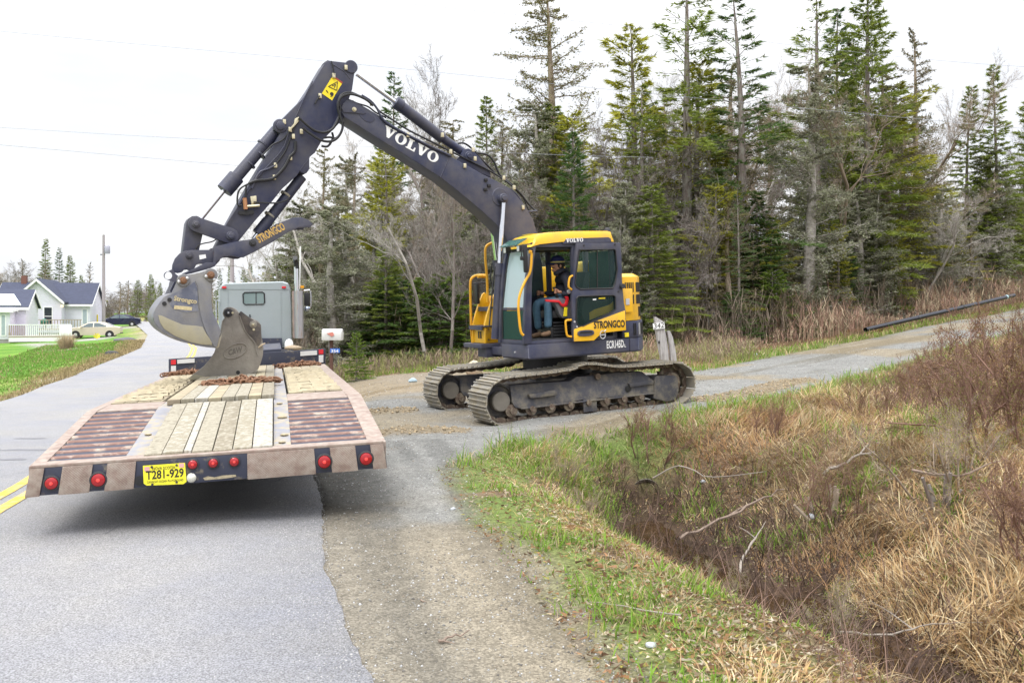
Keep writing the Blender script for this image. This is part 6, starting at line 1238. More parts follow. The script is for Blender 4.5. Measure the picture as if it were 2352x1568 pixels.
# ------------------------------------------------------------------ cars, tent, poles, yard things
def car(loc, rz, paint, label, sc_=1.0):
    e = empty('parked_car', (0,0,0), label, 'car', 'cars parked on the far lawn'); P = lambda x, y, z: Vector((x, y, z)); W = .86
    side = [(-2.28,.42),(-2.30,.62),(-2.2,.80),(-1.75,.90),(-1.15,.95),(1.25,1.00),(1.9,1.0),(2.22,.93),(2.30,.70),(2.26,.42),(1.85,.25),(-1.9,.25)]
    m = MB(); n = len(side); rows = []
    for y, s, dz in ((-W,.985,0),(-W*.98,1,.0),(-W*.85,1.0,.035),(0,1.01,.05),(W*.85,1.0,.035),(W*.98,1,.0),(W,.985,0)): rows.append([P(x*s, y, z + (dz if z > .7 else 0)) for x, z in side])
    fs = [tuple(range(n)), tuple(range(6*n, 7*n))[::-1]] + [(a*n+i, a*n+(i+1) % n, (a+1)*n+(i+1) % n, (a+1)*n+i) for a in range(6) for i in range(n)]
    m.add([p for r in rows for p in r], fs).build('body', paint, e, smooth=True)
    cb = [(-1.25,.94),(-.45,1.38),(-.1,1.43),(.65,1.42),(1.05,1.34),(1.75,.99)]; n = len(cb); vs = []
    for y, k in ((-W*.93,0),(-W*.70,1),(W*.70,1),(W*.93,0)): vs += [P(x, y if (z < 1.1) else math.copysign(W*.72, y), z + (.01 if k else 0)) for x, z in cb] if not k else [P(x, math.copysign(W*.66, y), z+.012) for x, z in cb]
    fs = [tuple(range(n)), tuple(range(3*n, 4*n))[::-1]] + [(a*n+i, a*n+(i+1) % n, (a+1)*n+(i+1) % n, (a+1)*n+i) for a in range(3) for i in range(n)]
    MB().add(vs, fs).build('cabin', paint, e, smooth=True)
    def ys(z): return W*.93 - (z-.95)/(1.38-.95)*(W*.21)
    for sg in (-1, 1):
        for poly in ([(-1.0,.98),(-.42,1.32),(.0,1.37),(.0,.99)], [(.07,.99),(.07,1.37),(.62,1.36),(.98,1.27),(1.25,1.02)]):
            MB().prism([P(x, sg*(ys(z)+.012), z) for x, z in poly], (0, -sg*.01, 0)).build('side_window', M_car_glass, e)
        for x in (-1.42, 1.38):
            c = P(x, sg*.80, .31); w = MB(); w.lathe(c, (0,sg,0), [(.2,-.10),(.29,-.10),(.315,-.07),(.315,.07),(.29,.10),(.2,.10)], 20); wo2 = w.build('wheel', m_tire, e, smooth=True)
            MB().lathe(c + Vector((0,sg*.06,0)), (0,sg,0), [(.20,0),(.20,.03),(.12,.045),(.02,.05)], 10).build('hubcap', mt['silver'], wo2, smooth=True); MB().lathe(c + Vector((0,sg*.03,0)), (0,sg,0), [(.37,-.08),(.37,.034)], 18).build('wheel_arch', mt['black'], e)
        MB().box(P(2.2, sg*.68, .80), (.12,.30,.14), YX).build('tail_light', mt['red'], e, bevel=.02); MB().box(P(-2.19, sg*.62, .68), (.16,.34,.13), YX).build('headlight', mt['silver'], e, bevel=.02)
        MB().box(P(-.95, sg*.97, 1.0), (.1,.18,.12), YX).build('wing_mirror', paint, e, bevel=.02)
    MB().prism([P(-1.2,-.62,.975), P(-.5,-.56,1.375), P(-.5,.56,1.375), P(-1.2,.62,.975)], (-.012,0,.012)).build('windshield', M_car_glass, e); MB().prism([P(1.7,-.6,1.03), P(1.1,-.56,1.335), P(1.1,.56,1.335), P(1.7,.6,1.03)], (.012,0,.012)).build('rear_window', M_car_glass, e)
    MB().box(P(0,0,.42), (4.62,1.66,.10), YX).build('bumper_strip', mt['dark'], e, bevel=.02)
    e.location = loc; e.rotation_euler[2] = rz; e.scale = (sc_,)*3; return e
M_car_glass = M('car_glass', (.10,.13,.14), .08, var=.1)
cx_, cy_ = pt(217,0,78)[:2]; car((cx_, cy_, gz(cx_, cy_)), .30, M('champagne_gold_paint', (.62,.55,.44), .3, .3, var=.03, coat=.5), 'gold sedan parked on the grass below the utility pole')
cx_, cy_ = pt(275,0,100)[:2]; car((cx_, cy_, -.14), .35, M('dark_blue_paint', (.012,.016,.05), .25, .3, var=.03, coat=.6), 'dark blue sedan parked behind the utility pole beside the road')
tx_, ty_ = pt(181,0,95)[:2]; tz_ = gz(tx_, ty_); te = empty('dome_tent', (tx_, ty_, tz_), 'maroon dome tent with pale green top left of the gold car', 'tent')
for nm, a0, a1, mat in (('tent_wall',0,.62,M('maroon_nylon', (.30,.035,.07), .6)),('tent_fly',.60,1,M('pale_green_nylon', (.55,.64,.48), .6))):
    vs = []; n = 20; ks = 7
    for j in range(ks+1):
        t = lerp(a0, a1, j/ks)*math.pi/2
        for k in range(n): a = 2*math.pi*k/n; rr = math.cos(t)*(1+.02*(nm == 'tent_fly'))*(1 - .08*(1-abs(math.cos(2*a)))); vs.append(te.location + Vector((.95*rr*math.cos(a), .95*rr*math.sin(a), 1.15*math.sin(t))))
    MB().add(vs, [(j*n+k, j*n+(k+1) % n, (j+1)*n+(k+1) % n, (j+1)*n+k) for j in range(ks) for k in range(n)]).build(nm, mat, te, smooth=True)
m_pole = M('grey_pole_wood', (.36,.32,.34), .9, var=.15, stretch=(6,6,.5))
def pole(px, d, ytop, label, tr_=False):
    p = pt(px, ytop, d); g0 = gz(p.x, p.y) - .3; e = empty('utility_pole', (p.x, p.y, g0+.3), label, 'utility pole', 'wooden utility poles along the road')
    MB().tube([(p.x, p.y, g0), (p.x, p.y, p.z)], [.20, .13], 10).build('pole', m_pole, e, smooth=True)
    for dz, dx in ((.25,0),):
        MB().lathe((p.x+dx, p.y, p.z), (0,0,1), [(.05,0),(.07,.08),(.04,.16)], 8).build('insulator', mt['silver'], e)
    if tr_:
        MB().lathe((p.x+.45, p.y-.1, p.z-2.0), (0,0,1), [(.26,0),(.28,.1),(.28,.75),(.2,.85)], 14).build('transformer', M('grey_transformer', (.33,.33,.40), .5), e, smooth=True)
        MB().box((p.x-.1, p.y, p.z-2.1), (.5,.1,.1), YX).build('bracket', mt['dark'], e)
    return e
pole(238, 92, 540, 'tall grey utility pole with a transformer between the two parked cars', True); pole(533, 60, 590, 'thin utility pole behind the truck cab')
yo_ = Vector((*pt(223,0,64)[:2], 0)); yo_.z = gz(yo_.x, yo_.y); pw = empty('garden_pinwheel', yo_, 'yellow garden pinwheel on a thin stake in the lawn', 'pinwheel'); MB().cyl(yo_, yo_ + UZ*.36, .02, 6).build('stake', mt['silver'], pw)
for k in range(7): a = 2*math.pi*k/7; c = yo_ + UZ*.4; MB().prism([c, c + Vector((.28*math.cos(a), -.05, .22*math.sin(a))), c + Vector((.24*math.cos(a+.6), -.02, .2*math.sin(a+.6)))], (0,.01,0)).build('petal', mt['ylabel'], pw)
mk = Vector((*pt(241.5,0,93)[:2], 0)); mk.z = gz(mk.x, mk.y); me_ = MB(); me_.box(mk + UZ*.9 + Vector((-.9,0,0)), (.22,.06,1.5), YX); me_.build('marker_post', mt['ylabel'], tagd=('yellow marker post left of the tall utility pole', 'marker', None, None))
rock('stone', (*pt(285,0,58)[:2], gz(*pt(285,0,58)[:2])+.15), (.9,.5,.28), M('dark_lawn_stone', (.12,.115,.12), .9), 'dark low stone heap in the lawn by the driveway end', 'stone', seed=31); rock('stone', (*pt(258,0,41)[:2], gz(*pt(258,0,41)[:2])+.05), (.35,.3,.2), mt['dark'], 'small dark culvert stone in the lawn ditch', 'stone', seed=33)
# overhead wires
m_wire = M('grey_wire', (.30,.31,.36), .6)
for i, (P, d, lab) in enumerate((([(-200,50),(0,72),(329,103),(738,140),(1411,207),(1975,261),(2400,300)], 30, 'thin overhead wire running down across the sky above the arm'), ([(-200,280),(0,293),(329,313),(600,326),(869,338),(1260,355),(1500,362)], 30, 'overhead wire crossing behind the middle of the excavator arm'), ([(-200,318),(0,333),(329,362),(590,384),(900,405)], 26, 'lowest overhead wire at the left of the sky'), ([(600,-30),(850,0),(1450,62),(2098,134),(2500,163)], 34, 'faint overhead wire across the treetops at the right'))):
    pts = smooth_path([pt(x, y, d) for x, y in P], 6); o = MB().tube(pts, .006, 5).build('overhead_wire', m_wire); me = o.data
    for v in me.vertices: v.co -= pts[0]
    o.location = pts[0]; tag(o, lab, 'wire', 'overhead wires')
# ------------------------------------------------------------------ vegetation
class Segs:
    def __init__(s): s.a = []
    def add(s, p, q, r0, r1): s.a.append((*p, *q, r0, r1))
    def mesh(s, seed=0):
        A = np.array(s.a, float); P, Q_, r0, r1 = A[:,0:3], A[:,3:6], A[:,6], A[:,7]; rg = np.random.default_rng(seed)
        Vs, Fs, Ts, b = [], [], [], 0
        d = Q_ - P; L = np.linalg.norm(d, axis=1, keepdims=True); d = d/np.maximum(L, 1e-6); ref = rg.normal(size=d.shape); u = np.cross(d, ref); u /= np.maximum(np.linalg.norm(u, axis=1, keepdims=True), 1e-6); w = np.cross(d, u)
        for mask, n in ((r0 > .035, 8), ((r0 <= .035) & (r0 > .008), 3)):
            k = mask.sum()
            if not k: continue
            an = 2*np.pi*np.arange(n)/n; ring = u[mask][:,None]*np.cos(an)[None,:,None] + w[mask][:,None]*np.sin(an)[None,:,None]
            v = np.concatenate([P[mask][:,None] + ring*r0[mask][:,None,None], Q_[mask][:,None] + ring*r1[mask][:,None,None]], 1); Vs.append(v.reshape(-1,3))
            base = b + np.arange(k)[:,None]*2*n; i = np.arange(n)[None]; j = (i+1) % n
            Fs.append(np.stack([base+i, base+j, base+n+j, base+n+i], -1).reshape(-1,4)); b += k*2*n
        m = r0 <= .008; k = m.sum()
        if k:
            v = np.stack([P[m]-u[m]*r0[m][:,None], P[m]+u[m]*r0[m][:,None], Q_[m]], 1); Vs.append(v.reshape(-1,3)); Ts.append(b + np.arange(k*3).reshape(-1,3)); b += k*3
        return np.concatenate(Vs), (np.concatenate(Fs) if Fs else None), (np.concatenate(Ts) if Ts else None)
def unit(v): return v/np.maximum(np.linalg.norm(v, axis=-1, keepdims=True), 1e-9)
def tufts(P, Dr, L, Wd, rg):       # thin leaf/needle triangles at P pointing along Dr
    side = unit(np.cross(Dr, rg.normal(size=P.shape))); V = np.stack([P - side*Wd[:,None], P + side*Wd[:,None], P + Dr*L[:,None]], 1).reshape(-1,3)
    return V, np.arange(len(V)).reshape(-1,3)
m_bark = M('grey_brown_bark', (.19,.155,.14), .95, var=.3, vs=9, stretch=(3,3,.7), dirt=(.30,.30,.27), dirt_amt=.35, dirt_s=5, dirt_hard=.1)
m_bark2 = M('pale_grey_bark', (.40,.37,.34), .9, var=.25, vs=7, dirt=(.17,.15,.13), dirt_amt=.3, dirt_s=5)
m_twig = M('larch_twig', (.30,.24,.185), .95, var=.25, vs=4); m_redtwig = M('red_brown_twig', (.20,.115,.085), .95, var=.3, vs=3)
m_needle = M('spruce_needles', (1,1,1), .8, var=.25, vs=2.5, attr=True, sub=.4, spec=.2); m_leaf = M('grass_blades', (1,1,1), .75, var=.15, vs=5, attr=True, sub=.35, spec=.2)
def conifer(name, seed, h=10., rb=1.8, clear=.12, nb=90, dens=62, droop=.25, cols=((.030,.062,.018),(.055,.10,.025)), taper=.85, lich=.0, tr=.13, clump=0., tlen=.19, dead=.12):
    rg = np.random.default_rng(seed); S = Segs(); ga = 0; NP, ND, NL, NW, NC = [], [], [], [], []
    bend = rg.normal(size=2)*.012*h; cx = lambda z: np.array([bend[0]*math.sin(z/h*3), bend[1]*math.sin(z/h*2.2), z])
    zs = np.linspace(-.3, h, 14)
    for a, b in zip(zs[:-1], zs[1:]): S.add(cx(a), cx(b), tr*(1-max(a,0)/h)**.8+.012, tr*(1-max(b,0)/h)**.8+.010)
    for k in range(nb):
        u = (k+rg.random())/nb; z = h*(clear + (1-clear)*u**.92); u = (z/h-clear)/(1-clear)
        if z < h*clear*.9: continue
        L = (rb*(1-u)**taper*(.6+.55*rg.random()) + .18)
        if clump: L *= .55 + clump*(.35+.65*max(0, math.sin(u*17+seed)))*rg.random()
        ga += 2.4+rg.normal()*.4; az = ga; up0 = lerp(-.15, .75, u) + rg.normal()*.08 ; p = cx(z); d = np.array([math.cos(az), math.sin(az), up0]); d /= np.linalg.norm(d); n = 5; pts = [p]
        for j in range(n):
            dd = d + np.array([0,0,-droop*(j/n)*1.6 + (.25*(j/n)**2)]); pts.append(pts[-1] + dd/np.linalg.norm(dd)*L/n)
        pts = np.array(pts)
        for j in range(n): S.add(pts[j], pts[j+1], max(.009, .022*(1-j/n)*L/1.5), max(.006, .022*(1-(j+1)/n)*L/1.5))
        m = int(dens*1.5*(.35 + L/rb)*(1 if rg.random() > dead else .12)); t = rg.random(m)**.75*.92+.08
        if clump: t = np.where(rg.random(m) < .5, 1 - rg.random(m)**1.3*.6, t)
        f = t*n; i = np.minimum(f.astype(int), n-1); q = pts[i] + (pts[i+1]-pts[i])*(f-i)[:,None]; hd = np.array([math.cos(az), math.sin(az), 0]); sd = np.array([-math.sin(az), math.cos(az), 0])
        wd = L*.30*(1.15-t)**.8*(.3+rg.random(m)); sg = rg.choice([-1,1], m); off = sd[None]*(sg*wd)[:,None] + hd[None]*(wd*.5)[:,None]; off[:,2] -= wd*.22*rg.random(m) + .02
        NP.append(q + off); dr = hd[None]*.8 + sd[None]*(sg*.75)[:,None] + rg.normal(size=(m,3))*.42; dr[:,2] += .05; ND.append(unit(dr)); NL.append(tlen*(.6+.7*rg.random(m))*(.55+.45*min(1,L))); NW.append(.013+.013*rg.random(m))
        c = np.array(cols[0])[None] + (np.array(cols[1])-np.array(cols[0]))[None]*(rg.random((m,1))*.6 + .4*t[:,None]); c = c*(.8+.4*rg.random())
        if lich: c = np.where(rg.random((m,1)) < lich, np.array([[.20,.21,.13]]), c)
        NC.append(c)
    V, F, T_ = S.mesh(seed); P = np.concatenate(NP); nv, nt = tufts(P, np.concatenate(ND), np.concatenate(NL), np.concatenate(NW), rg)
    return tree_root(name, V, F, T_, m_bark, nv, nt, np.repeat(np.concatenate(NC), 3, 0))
def tree_root(name, V, F, T_, bark, nv=None, nt=None, col=None, crown='crown', cmat=None):
    e = empty(name, (0,0,0)); npmesh('trunk', V, F, T_, bark, parent=e, smooth=False)
    if nv is not None: npmesh(crown, nv, None, nt, cmat or m_needle, col, parent=e)
    return e
def larch(name, seed, h=12., nb=70, rb=2.0, clear=.2, bark=None, fuzz=(.20,.19,.075), nf=26):
    rg = np.random.default_rng(seed); S = Segs(); TW = Segs(); ga = 0; cx = lambda z: np.array([.10*math.sin(z*.4+seed), .10*math.cos(z*.33+seed), z]); zs = np.linspace(-.3, h, 16); NP, ND = [], []
    for a, b in zip(zs[:-1], zs[1:]): S.add(cx(a), cx(b), .15*(1-max(a,0)/h)**.8+.015, .15*(1-max(b,0)/h)**.8+.012)
    for k in range(nb):
        z = h*(clear+(1-clear)*(k+rg.random())/nb); u = z/h; L = rb*((1-u)**.6)*(.45+.75*rg.random())+.3; az = rg.random()*6.28; p = cx(z); d = unit(np.array([math.cos(az), math.sin(az), .12+rg.normal()*.12])); n = 6
        for j in range(n):
            d = unit(d + rg.normal(size=3)*.16 + np.array([0,0,.05])); q = p + d*L/n; S.add(p, q, max(.0085, .026*(1-j/n)), max(.007, .026*(1-(j+1)/n)))
            for _ in range(5):
                t = rg.random(); b0 = p + (q-p)*t; dd = unit(d*.6 + rg.normal(size=3)*.6); l2 = L*.22*(1-.4*j/n)*(.5+rg.random()); b1 = b0 + dd*l2*.5; b2 = b1 + unit(dd + rg.normal(size=3)*.35)*l2*.5; TW.add(b0, b1, .0079, 0); TW.add(b1, b2, .0075, 0)
                for _ in range(2): TW.add(b1, b1 + unit(dd + rg.normal(size=3)*.8)*l2*.4, .007, 0)
                NP.append(b1[None] + rg.normal(size=(max(1,nf//6),3))*l2*.22)
            p = q
    A = S.a + TW.a; S.a = A; V, F, T_ = S.mesh(seed); P = np.concatenate(NP); nv, nt = tufts(P, unit(rg.normal(size=P.shape)), np.full(len(P), .055), np.full(len(P), .02), rg)
    return tree_root(name, V, F, T_, bark or m_twig, nv, nt, np.repeat(np.array(fuzz)[None]*(.7+.6*rg.random((len(P),1))), 3, 0))
def bare(name, seed, h=9., bark=None, stems=1, spread=.5, lean=0., levels=5, twig=None, buds=0, budcol=(.25,.32,.06), r0=.075, rmin=.0042, splay=.15):
    rg = np.random.default_rng(seed); S = Segs(); NP = []
    def grow(p, d, L, r, lv):
        n = 4
        for j in range(n):
            d = unit(d + rg.normal(size=3)*(.10+.04*lv) + np.array([0,0,.05])); q = p + d*L/n; rr = r*(1-.45*(j+1)/n); S.add(p, q, r*(1-.45*j/n), rr)
            if lv > 0 and (j > 0 or lv < levels):
                for _ in range(2 if lv > 1 else 3):
                    if rg.random() < (.75 if lv > 1 else .9):
                        az = rg.random()*6.28; sd = unit(np.cross(d, np.array([math.cos(az), math.sin(az), .3]))); grow(p + (q-p)*rg.random(), unit(d*(1-spread*.55) + sd*(spread+.15*rg.random())), L*(.42+.25*rg.random())*(1-.1*j), max(rr*.5, rmin), lv-1)
            p = q
        if lv <= 1 and buds: NP.append(p[None] + rg.normal(size=(buds,3))*.03)
    for s in range(stems): a = rg.random()*6.28; grow(np.array([.05*math.cos(a)*stems, .05*math.sin(a)*stems, -.15]), unit(np.array([math.cos(a)*(.12*stems > .1)*(splay if stems > 1 else .0) + lean, math.sin(a)*(splay if stems > 1 else .0), 1.])), h*(.62 if levels > 3 else .8)*(.75+.35*rg.random()), r0, levels)
    V, F, T_ = S.mesh(seed)
    if NP:
        P = np.concatenate(NP); nv, nt = tufts(P, unit(rg.normal(size=P.shape)+np.array([0,0,.5])), np.full(len(P), .022), np.full(len(P), .007), rg); return tree_root(name, V, F, T_, bark or m_bark2, nv, nt, np.repeat(np.array(budcol)[None]*(.7+.6*rg.random((len(P),1))), 3, 0), 'buds')
    return tree_root(name, V, F, T_, bark or m_bark2)
OL = ((.22,.24,.025),(.44,.42,.06)); DK = ((.055,.110,.032),(.115,.185,.050)); MD = ((.12,.18,.030),(.26,.30,.06)); YG = ((.11,.17,.03),(.20,.28,.05))
protos = {
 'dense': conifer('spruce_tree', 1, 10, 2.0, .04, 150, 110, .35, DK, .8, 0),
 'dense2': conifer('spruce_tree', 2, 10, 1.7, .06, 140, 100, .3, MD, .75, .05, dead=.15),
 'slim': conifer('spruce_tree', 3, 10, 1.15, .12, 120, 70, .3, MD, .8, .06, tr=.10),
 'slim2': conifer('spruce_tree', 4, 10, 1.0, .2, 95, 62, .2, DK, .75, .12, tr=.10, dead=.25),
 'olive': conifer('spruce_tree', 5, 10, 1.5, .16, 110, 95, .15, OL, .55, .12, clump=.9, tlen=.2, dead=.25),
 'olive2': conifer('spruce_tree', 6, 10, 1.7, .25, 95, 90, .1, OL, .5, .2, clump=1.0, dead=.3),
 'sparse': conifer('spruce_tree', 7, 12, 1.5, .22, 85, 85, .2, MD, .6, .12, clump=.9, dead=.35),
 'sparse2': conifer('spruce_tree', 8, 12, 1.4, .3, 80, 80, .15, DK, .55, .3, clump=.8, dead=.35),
 'larch': larch('larch_tree', 9, 12, 80, 2.1), 'larch2': larch('larch_tree', 10, 11, 70, 1.7, .1, fuzz=(.17,.16,.08)),
 'lichen': larch('dead_spruce', 12, 9, 85, 1.7, .02, m_bark2, (.26,.27,.18), 60),
 'bare': bare('bare_tree', 13, 9, m_bark2, 1, .5), 'bare2': bare('bare_tree', 14, 8, m_bark2, 2, .45), 'bare3': bare('bare_tree', 15, 8, m_bark, 3, .4, r0=.06), 'bare4': bare('bare_tree', 19, 10, m_twig, 1, .35, r0=.08),
 'sapling': conifer('fir_sapling', 16, 2.4, .75, .02, 60, 60, .2, YG, .8, 0, tr=.03, tlen=.12), 'sapling2': conifer('fir_sapling', 17, 3.4, 1.2, .02, 75, 75, .2, DK, .8, 0, tr=.04, tlen=.14),
}
PH = {k: float(max(v.co.z for v in o.children[0].data.vertices)) for k, o in protos.items()}
used_p = set()
def plant(kind, x, y, h, label, group=None, rz=None, wid=1.0, z=None):
    o = protos[kind]; z = gz(x, y) if z is None else z; s = h/PH[kind]
    rz = random.uniform(0, 6.28) if rz is None else rz; cat = {'fir_sapling':'sapling'}.get(o.name.split('.')[0], 'tree')
    if kind in used_p: c = copy_tree(o)
    else: used_p.add(kind); c = o
    for k_ in ('label', 'category', 'group'):
        if k_ in c: del c[k_]
    tag(c, label, cat, group); c.location = (x, y, z-.05); c.rotation_euler[2] = rz; c.scale = (s*wid, s*wid, s); return c
DMX, DMY = [1500,1737,1887,2047,2207,2352,2500], [24,29,33,37,41,46,52]
def plant_px(kind, px, d, ytop, label, group=None, rz=None, wid=1.0): d = max(d, float(np.interp(px, DMX, DMY)) + (d % 3.7)) if px > 1600 else d; x = (px-CX)/FPX*d; return plant(kind, x, d, EYE + (HY-ytop)/FPX*d - gz(x, d), label, group, rz, wid)
for a in [
 ('larch',740,31,335,'bare yellow-brown larch standing just right of the truck stack'),('slim2',905,42,163,'narrow spruce top rising above the boom cylinder'),('bare3',1010,36,95,'tall leaning bare tree above the middle of the boom'),
 ('bare',985,26.5,470,'pale grey bare tree between the mailbox and the excavator'),('slim',1103,40,215,'small spruce top just right of the arm cylinder bracket'),('larch',1262,34,-40,'tallest bare larch above the excavator cab',None,None,1.5),
 ('dense',1318,29,298,'dense dark green spruce directly behind the cab roof'),('olive',1447,36,52,'olive spruce with a pointed bushy top right of the cab',None,None,1.3),('sparse',1578,34,-70,'tall spruce with long drooping lichened limbs right of the cab',None,None,1.7),
 ('sparse2',1682,33,-30,'thin dark spruce with a tight clump near its top',None,None,1.5),('sparse',1872,38,-15,'open crowned spruce left of the tallest dense spruce',None,None,1.5),('dense2',1990,38,-60,'tall dense dark spruce near the right skyline gap',None,None,1.05),('slim2',1925,40,10,'slim dark spruce touching the tallest dense spruce'),
 ('olive2',2068,35,185,'bushy yellow-green spruce below the dense tall spruce',None,None,1.5),('larch2',2098,41,60,'thin reddish bare larch beside the right skyline gap'),('bare4',2175,43,170,'fine twigged bare tree standing in the right skyline gap'),
 ('slim',2240,40,188,'shorter of the two pointed spruces right of the skyline gap'),('slim',2292,42,146,'taller of the two pointed spruces right of the skyline gap'),('bare2',2070,31,345,'pale forked bare tree in front of the yellow-green spruce'),
 ('bare2',2318,33,270,'pale bare tree with upright stems near the right picture edge'),('dense2',2375,38,165,'dark spruce cut by the right picture edge'),('larch2',700,40,430,'low bare larch behind the truck exhaust stack'),
 ('sparse2',1697,30,420,'dark lower spruce whose thick bare trunk reaches the brush'),('bare3',1040,27,330,'grey multi-stem bare tree left of the yellow hand rails'),('olive2',870,33,340,'olive spruce left of the pale bare tree')]: plant_px(*a)
plant_px('sapling', 818, 22.5, 757, 'bright green fir sapling right of the mailbox'); plant_px('sapling', 838, 23.4, 850, 'tiny low fir shrub at the edge of the dirt apron')
SKX = [560,640,700,760,800,880,940,1000,1100,1180,1230,1300,1400,1450,1520,1600,1700,1800,1870,1950,2040,2100,2130,2190,2240,2300,2360,2500]; SKY_ = [600,520,450,400,345,300,300,270,270,250,180,250,230,150,120,110,130,150,110,90,70,180,330,330,300,240,220,200]
G1 = dict(dense='dark dense spruce crowded among others in the woods',dense2='mid green full spruce crowded among others in the woods',slim='slim mid green spruce crowded among others in the woods',slim2='slim dark spruce with gaps crowded among others in the woods',olive='olive tufted spruce crowded among others in the woods',
 olive2='broad olive tufted spruce crowded among others in the woods',sparse='tall open spruce crowded among others in the woods',sparse2='tall dark open spruce crowded among others in the woods',larch='bare brown larch crowded among others in the woods',larch2='small bare brown larch crowded among others in the woods',
 lichen='dead lichen-covered conifer crowded among others in the woods',bare='pale bare tree crowded among others in the woods',bare2='pale forked bare tree crowded among others in the woods',bare3='multi-stem bare tree crowded among others in the woods',bare4='thin brown bare tree crowded among others in the woods',sapling='small bright fir on the floor of the woods',sapling2='small dark fir on the floor of the woods')
rf = random.Random(11)
wilds = []
REG = [(640,'behind the truck'),(860,'above the mailbox'),(1060,'under the boom'),(1240,'left of the cab'),(1440,'right behind the cab'),(1640,'above the numbered post'),(1850,'over the middle driveway'),(2050,'below the tallest spruces'),(2200,'under the right skyline gap'),(9999,'by the right picture edge')]
def wild(kind, px, d, ytop, wid=1.0, layer='back'): wilds.append((plant_px(kind, px, d, ytop, 'x', 'trees of the woods', wid=min(1, wid) if kind.startswith('bare') else wid*1.4), kind.rstrip('234'), px, layer))
def name_wilds(ws, KN, regs):
    by = {}
    for o, k, px, lay in ws: by.setdefault((k, lay, next(n for lim, n in regs if px < lim)), []).append((px, o))
    ORD = ['leftmost','second from left','third from left','fourth from left','fifth from left','sixth from left','seventh from left','eighth from left','ninth from left','tenth from left','eleventh from left','twelfth from left']
    for (k, lay, reg), L in by.items():
        L.sort(key=lambda t: t[0])
        for i, (px, o) in enumerate(L): o['label'] = (KN[k][0] + ' ' + lay + ' ' + reg) if len(L) == 1 else (ORD[min(i, 11)] + ' of the ' + KN[k][1] + ' ' + lay + ' ' + reg)
KN1 = dict(dense=('full dark spruce','full dark spruces'),slim=('slim spruce','slim spruces'),olive=('olive tufted spruce','olive tufted spruces'),sparse=('open tall spruce','open tall spruces'),larch=('bare brown larch','bare brown larches'),lichen=('dead lichen-grey conifer','dead lichen-grey conifers'),bare=('bare leafless tree','bare leafless trees'),sapling=('small fir','small firs'))
kinds_up = ['larch','larch2','bare4','slim','larch','olive','sparse','bare3','lichen','sparse2','bare','bare4']
for i in range(84):                       # the tall layer, with sky showing through
    px = 620 + i*22.2 + rf.uniform(-14,14); d = rf.uniform(31, 52); yt = float(np.interp(px, SKX, SKY_)) + rf.uniform(0, 190 if px > 1150 else 110)
    k = rf.choice(kinds_up if px > 1150 else ['larch','larch2','bare4','bare3','lichen','larch','olive','bare4']); wild(k, px, d, yt, rf.uniform(.7,1.25), 'standing tall')
for i in range(104):                       # the lower, denser layer
    px = 640 + i*17.4 + rf.uniform(-12,12); right = px > 1380; d = rf.uniform(27.5, 38) if not right else rf.uniform(28, 38); yt = rf.uniform(430, 590) if not right else rf.uniform(400, 560)
    k = rf.choice(['dense','dense2','lichen','bare','lichen','olive','larch','larch2','olive2','dense2','bare4','olive'] if right else ['lichen','bare','bare3','dense2','larch2','lichen','bare2','bare']); wild(k, px, d, yt, rf.uniform(.95, 1.5), 'standing low')
for i in range(26): wild(rf.choice(['sapling2','sapling2','sapling']), rf.uniform(1180, 2300) if i % 3 else rf.uniform(860,1150), rf.uniform(26.5, 30), rf.uniform(600, 680), rf.uniform(.9,1.3), 'in front'); 
name_wilds(wilds, KN1, REG)
# far left trees
FARG = 'trees beyond the houses'
for a in [('slim',103,112,546,'tallest spruce behind the white farmhouse'),('slim2',137,116,567,'second spruce behind the white farmhouse roof'),('dense2',160,118,585,'broad dark spruce right behind the farmhouse'),('dense2',186,112,630,'low dark spruce at the right end of the farmhouse'),
  ('bare',-90,48,372,'large fine-twigged bare tree leaning in from the left picture edge'),('larch2',207,130,600,'bare tree left of the tall utility pole'),('dense2',346,112,628,'dark green spruce beside the road crest'),('dense2',368,118,648,'lower dark spruce right of the road crest spruce'),('slim',578,95,603,'small spruce above the truck cab roof'),('slim2',505,90,622,'small spruce left of the truck cab')]: plant_px(*a)
fars = []
FR = [(0,'beyond the left picture edge'),(60,'above the small house'),(130,'behind the farmhouse'),(240,'left of the utility pole'),(300,'above the blue car'),(360,'left of the road crest'),(420,'at the road crest'),(500,'behind the raised bucket'),(580,'behind the truck cab'),(9999,'right of the truck cab')]
for i in range(46):
    px = 168 + i*10.3 + rf.uniform(-5,5); d = rf.uniform(130, 175); k = rf.choice(['bare3','larch2','slim','bare3','bare4','olive']); fars.append((plant_px(k, px, d, rf.uniform(640, 690) if px < 420 else rf.uniform(620,680), 'x', FARG, wid=1.7), k.rstrip('234'), px, 'far away'))
for i in range(16): px = rf.uniform(-60, 110); k = rf.choice(['bare3','bare4','larch2']); fars.append((plant_px(k, px, rf.uniform(100, 140), rf.uniform(590, 640), 'x', FARG, wid=1.4), k.rstrip('234'), px, 'far away'))
for i in range(14): px = rf.uniform(480, 700); k = rf.choice(['slim','slim2','dense2']); fars.append((plant_px(k, px, rf.uniform(60, 100), rf.uniform(600, 660), 'x', FARG), k.rstrip('234'), px, 'far away'))
name_wilds(fars, KN1, FR)
for k, o in protos.items():
    if k not in used_p: [bpy.data.objects.remove(c) for c in list(o.children)]; bpy.data.objects.remove(o)
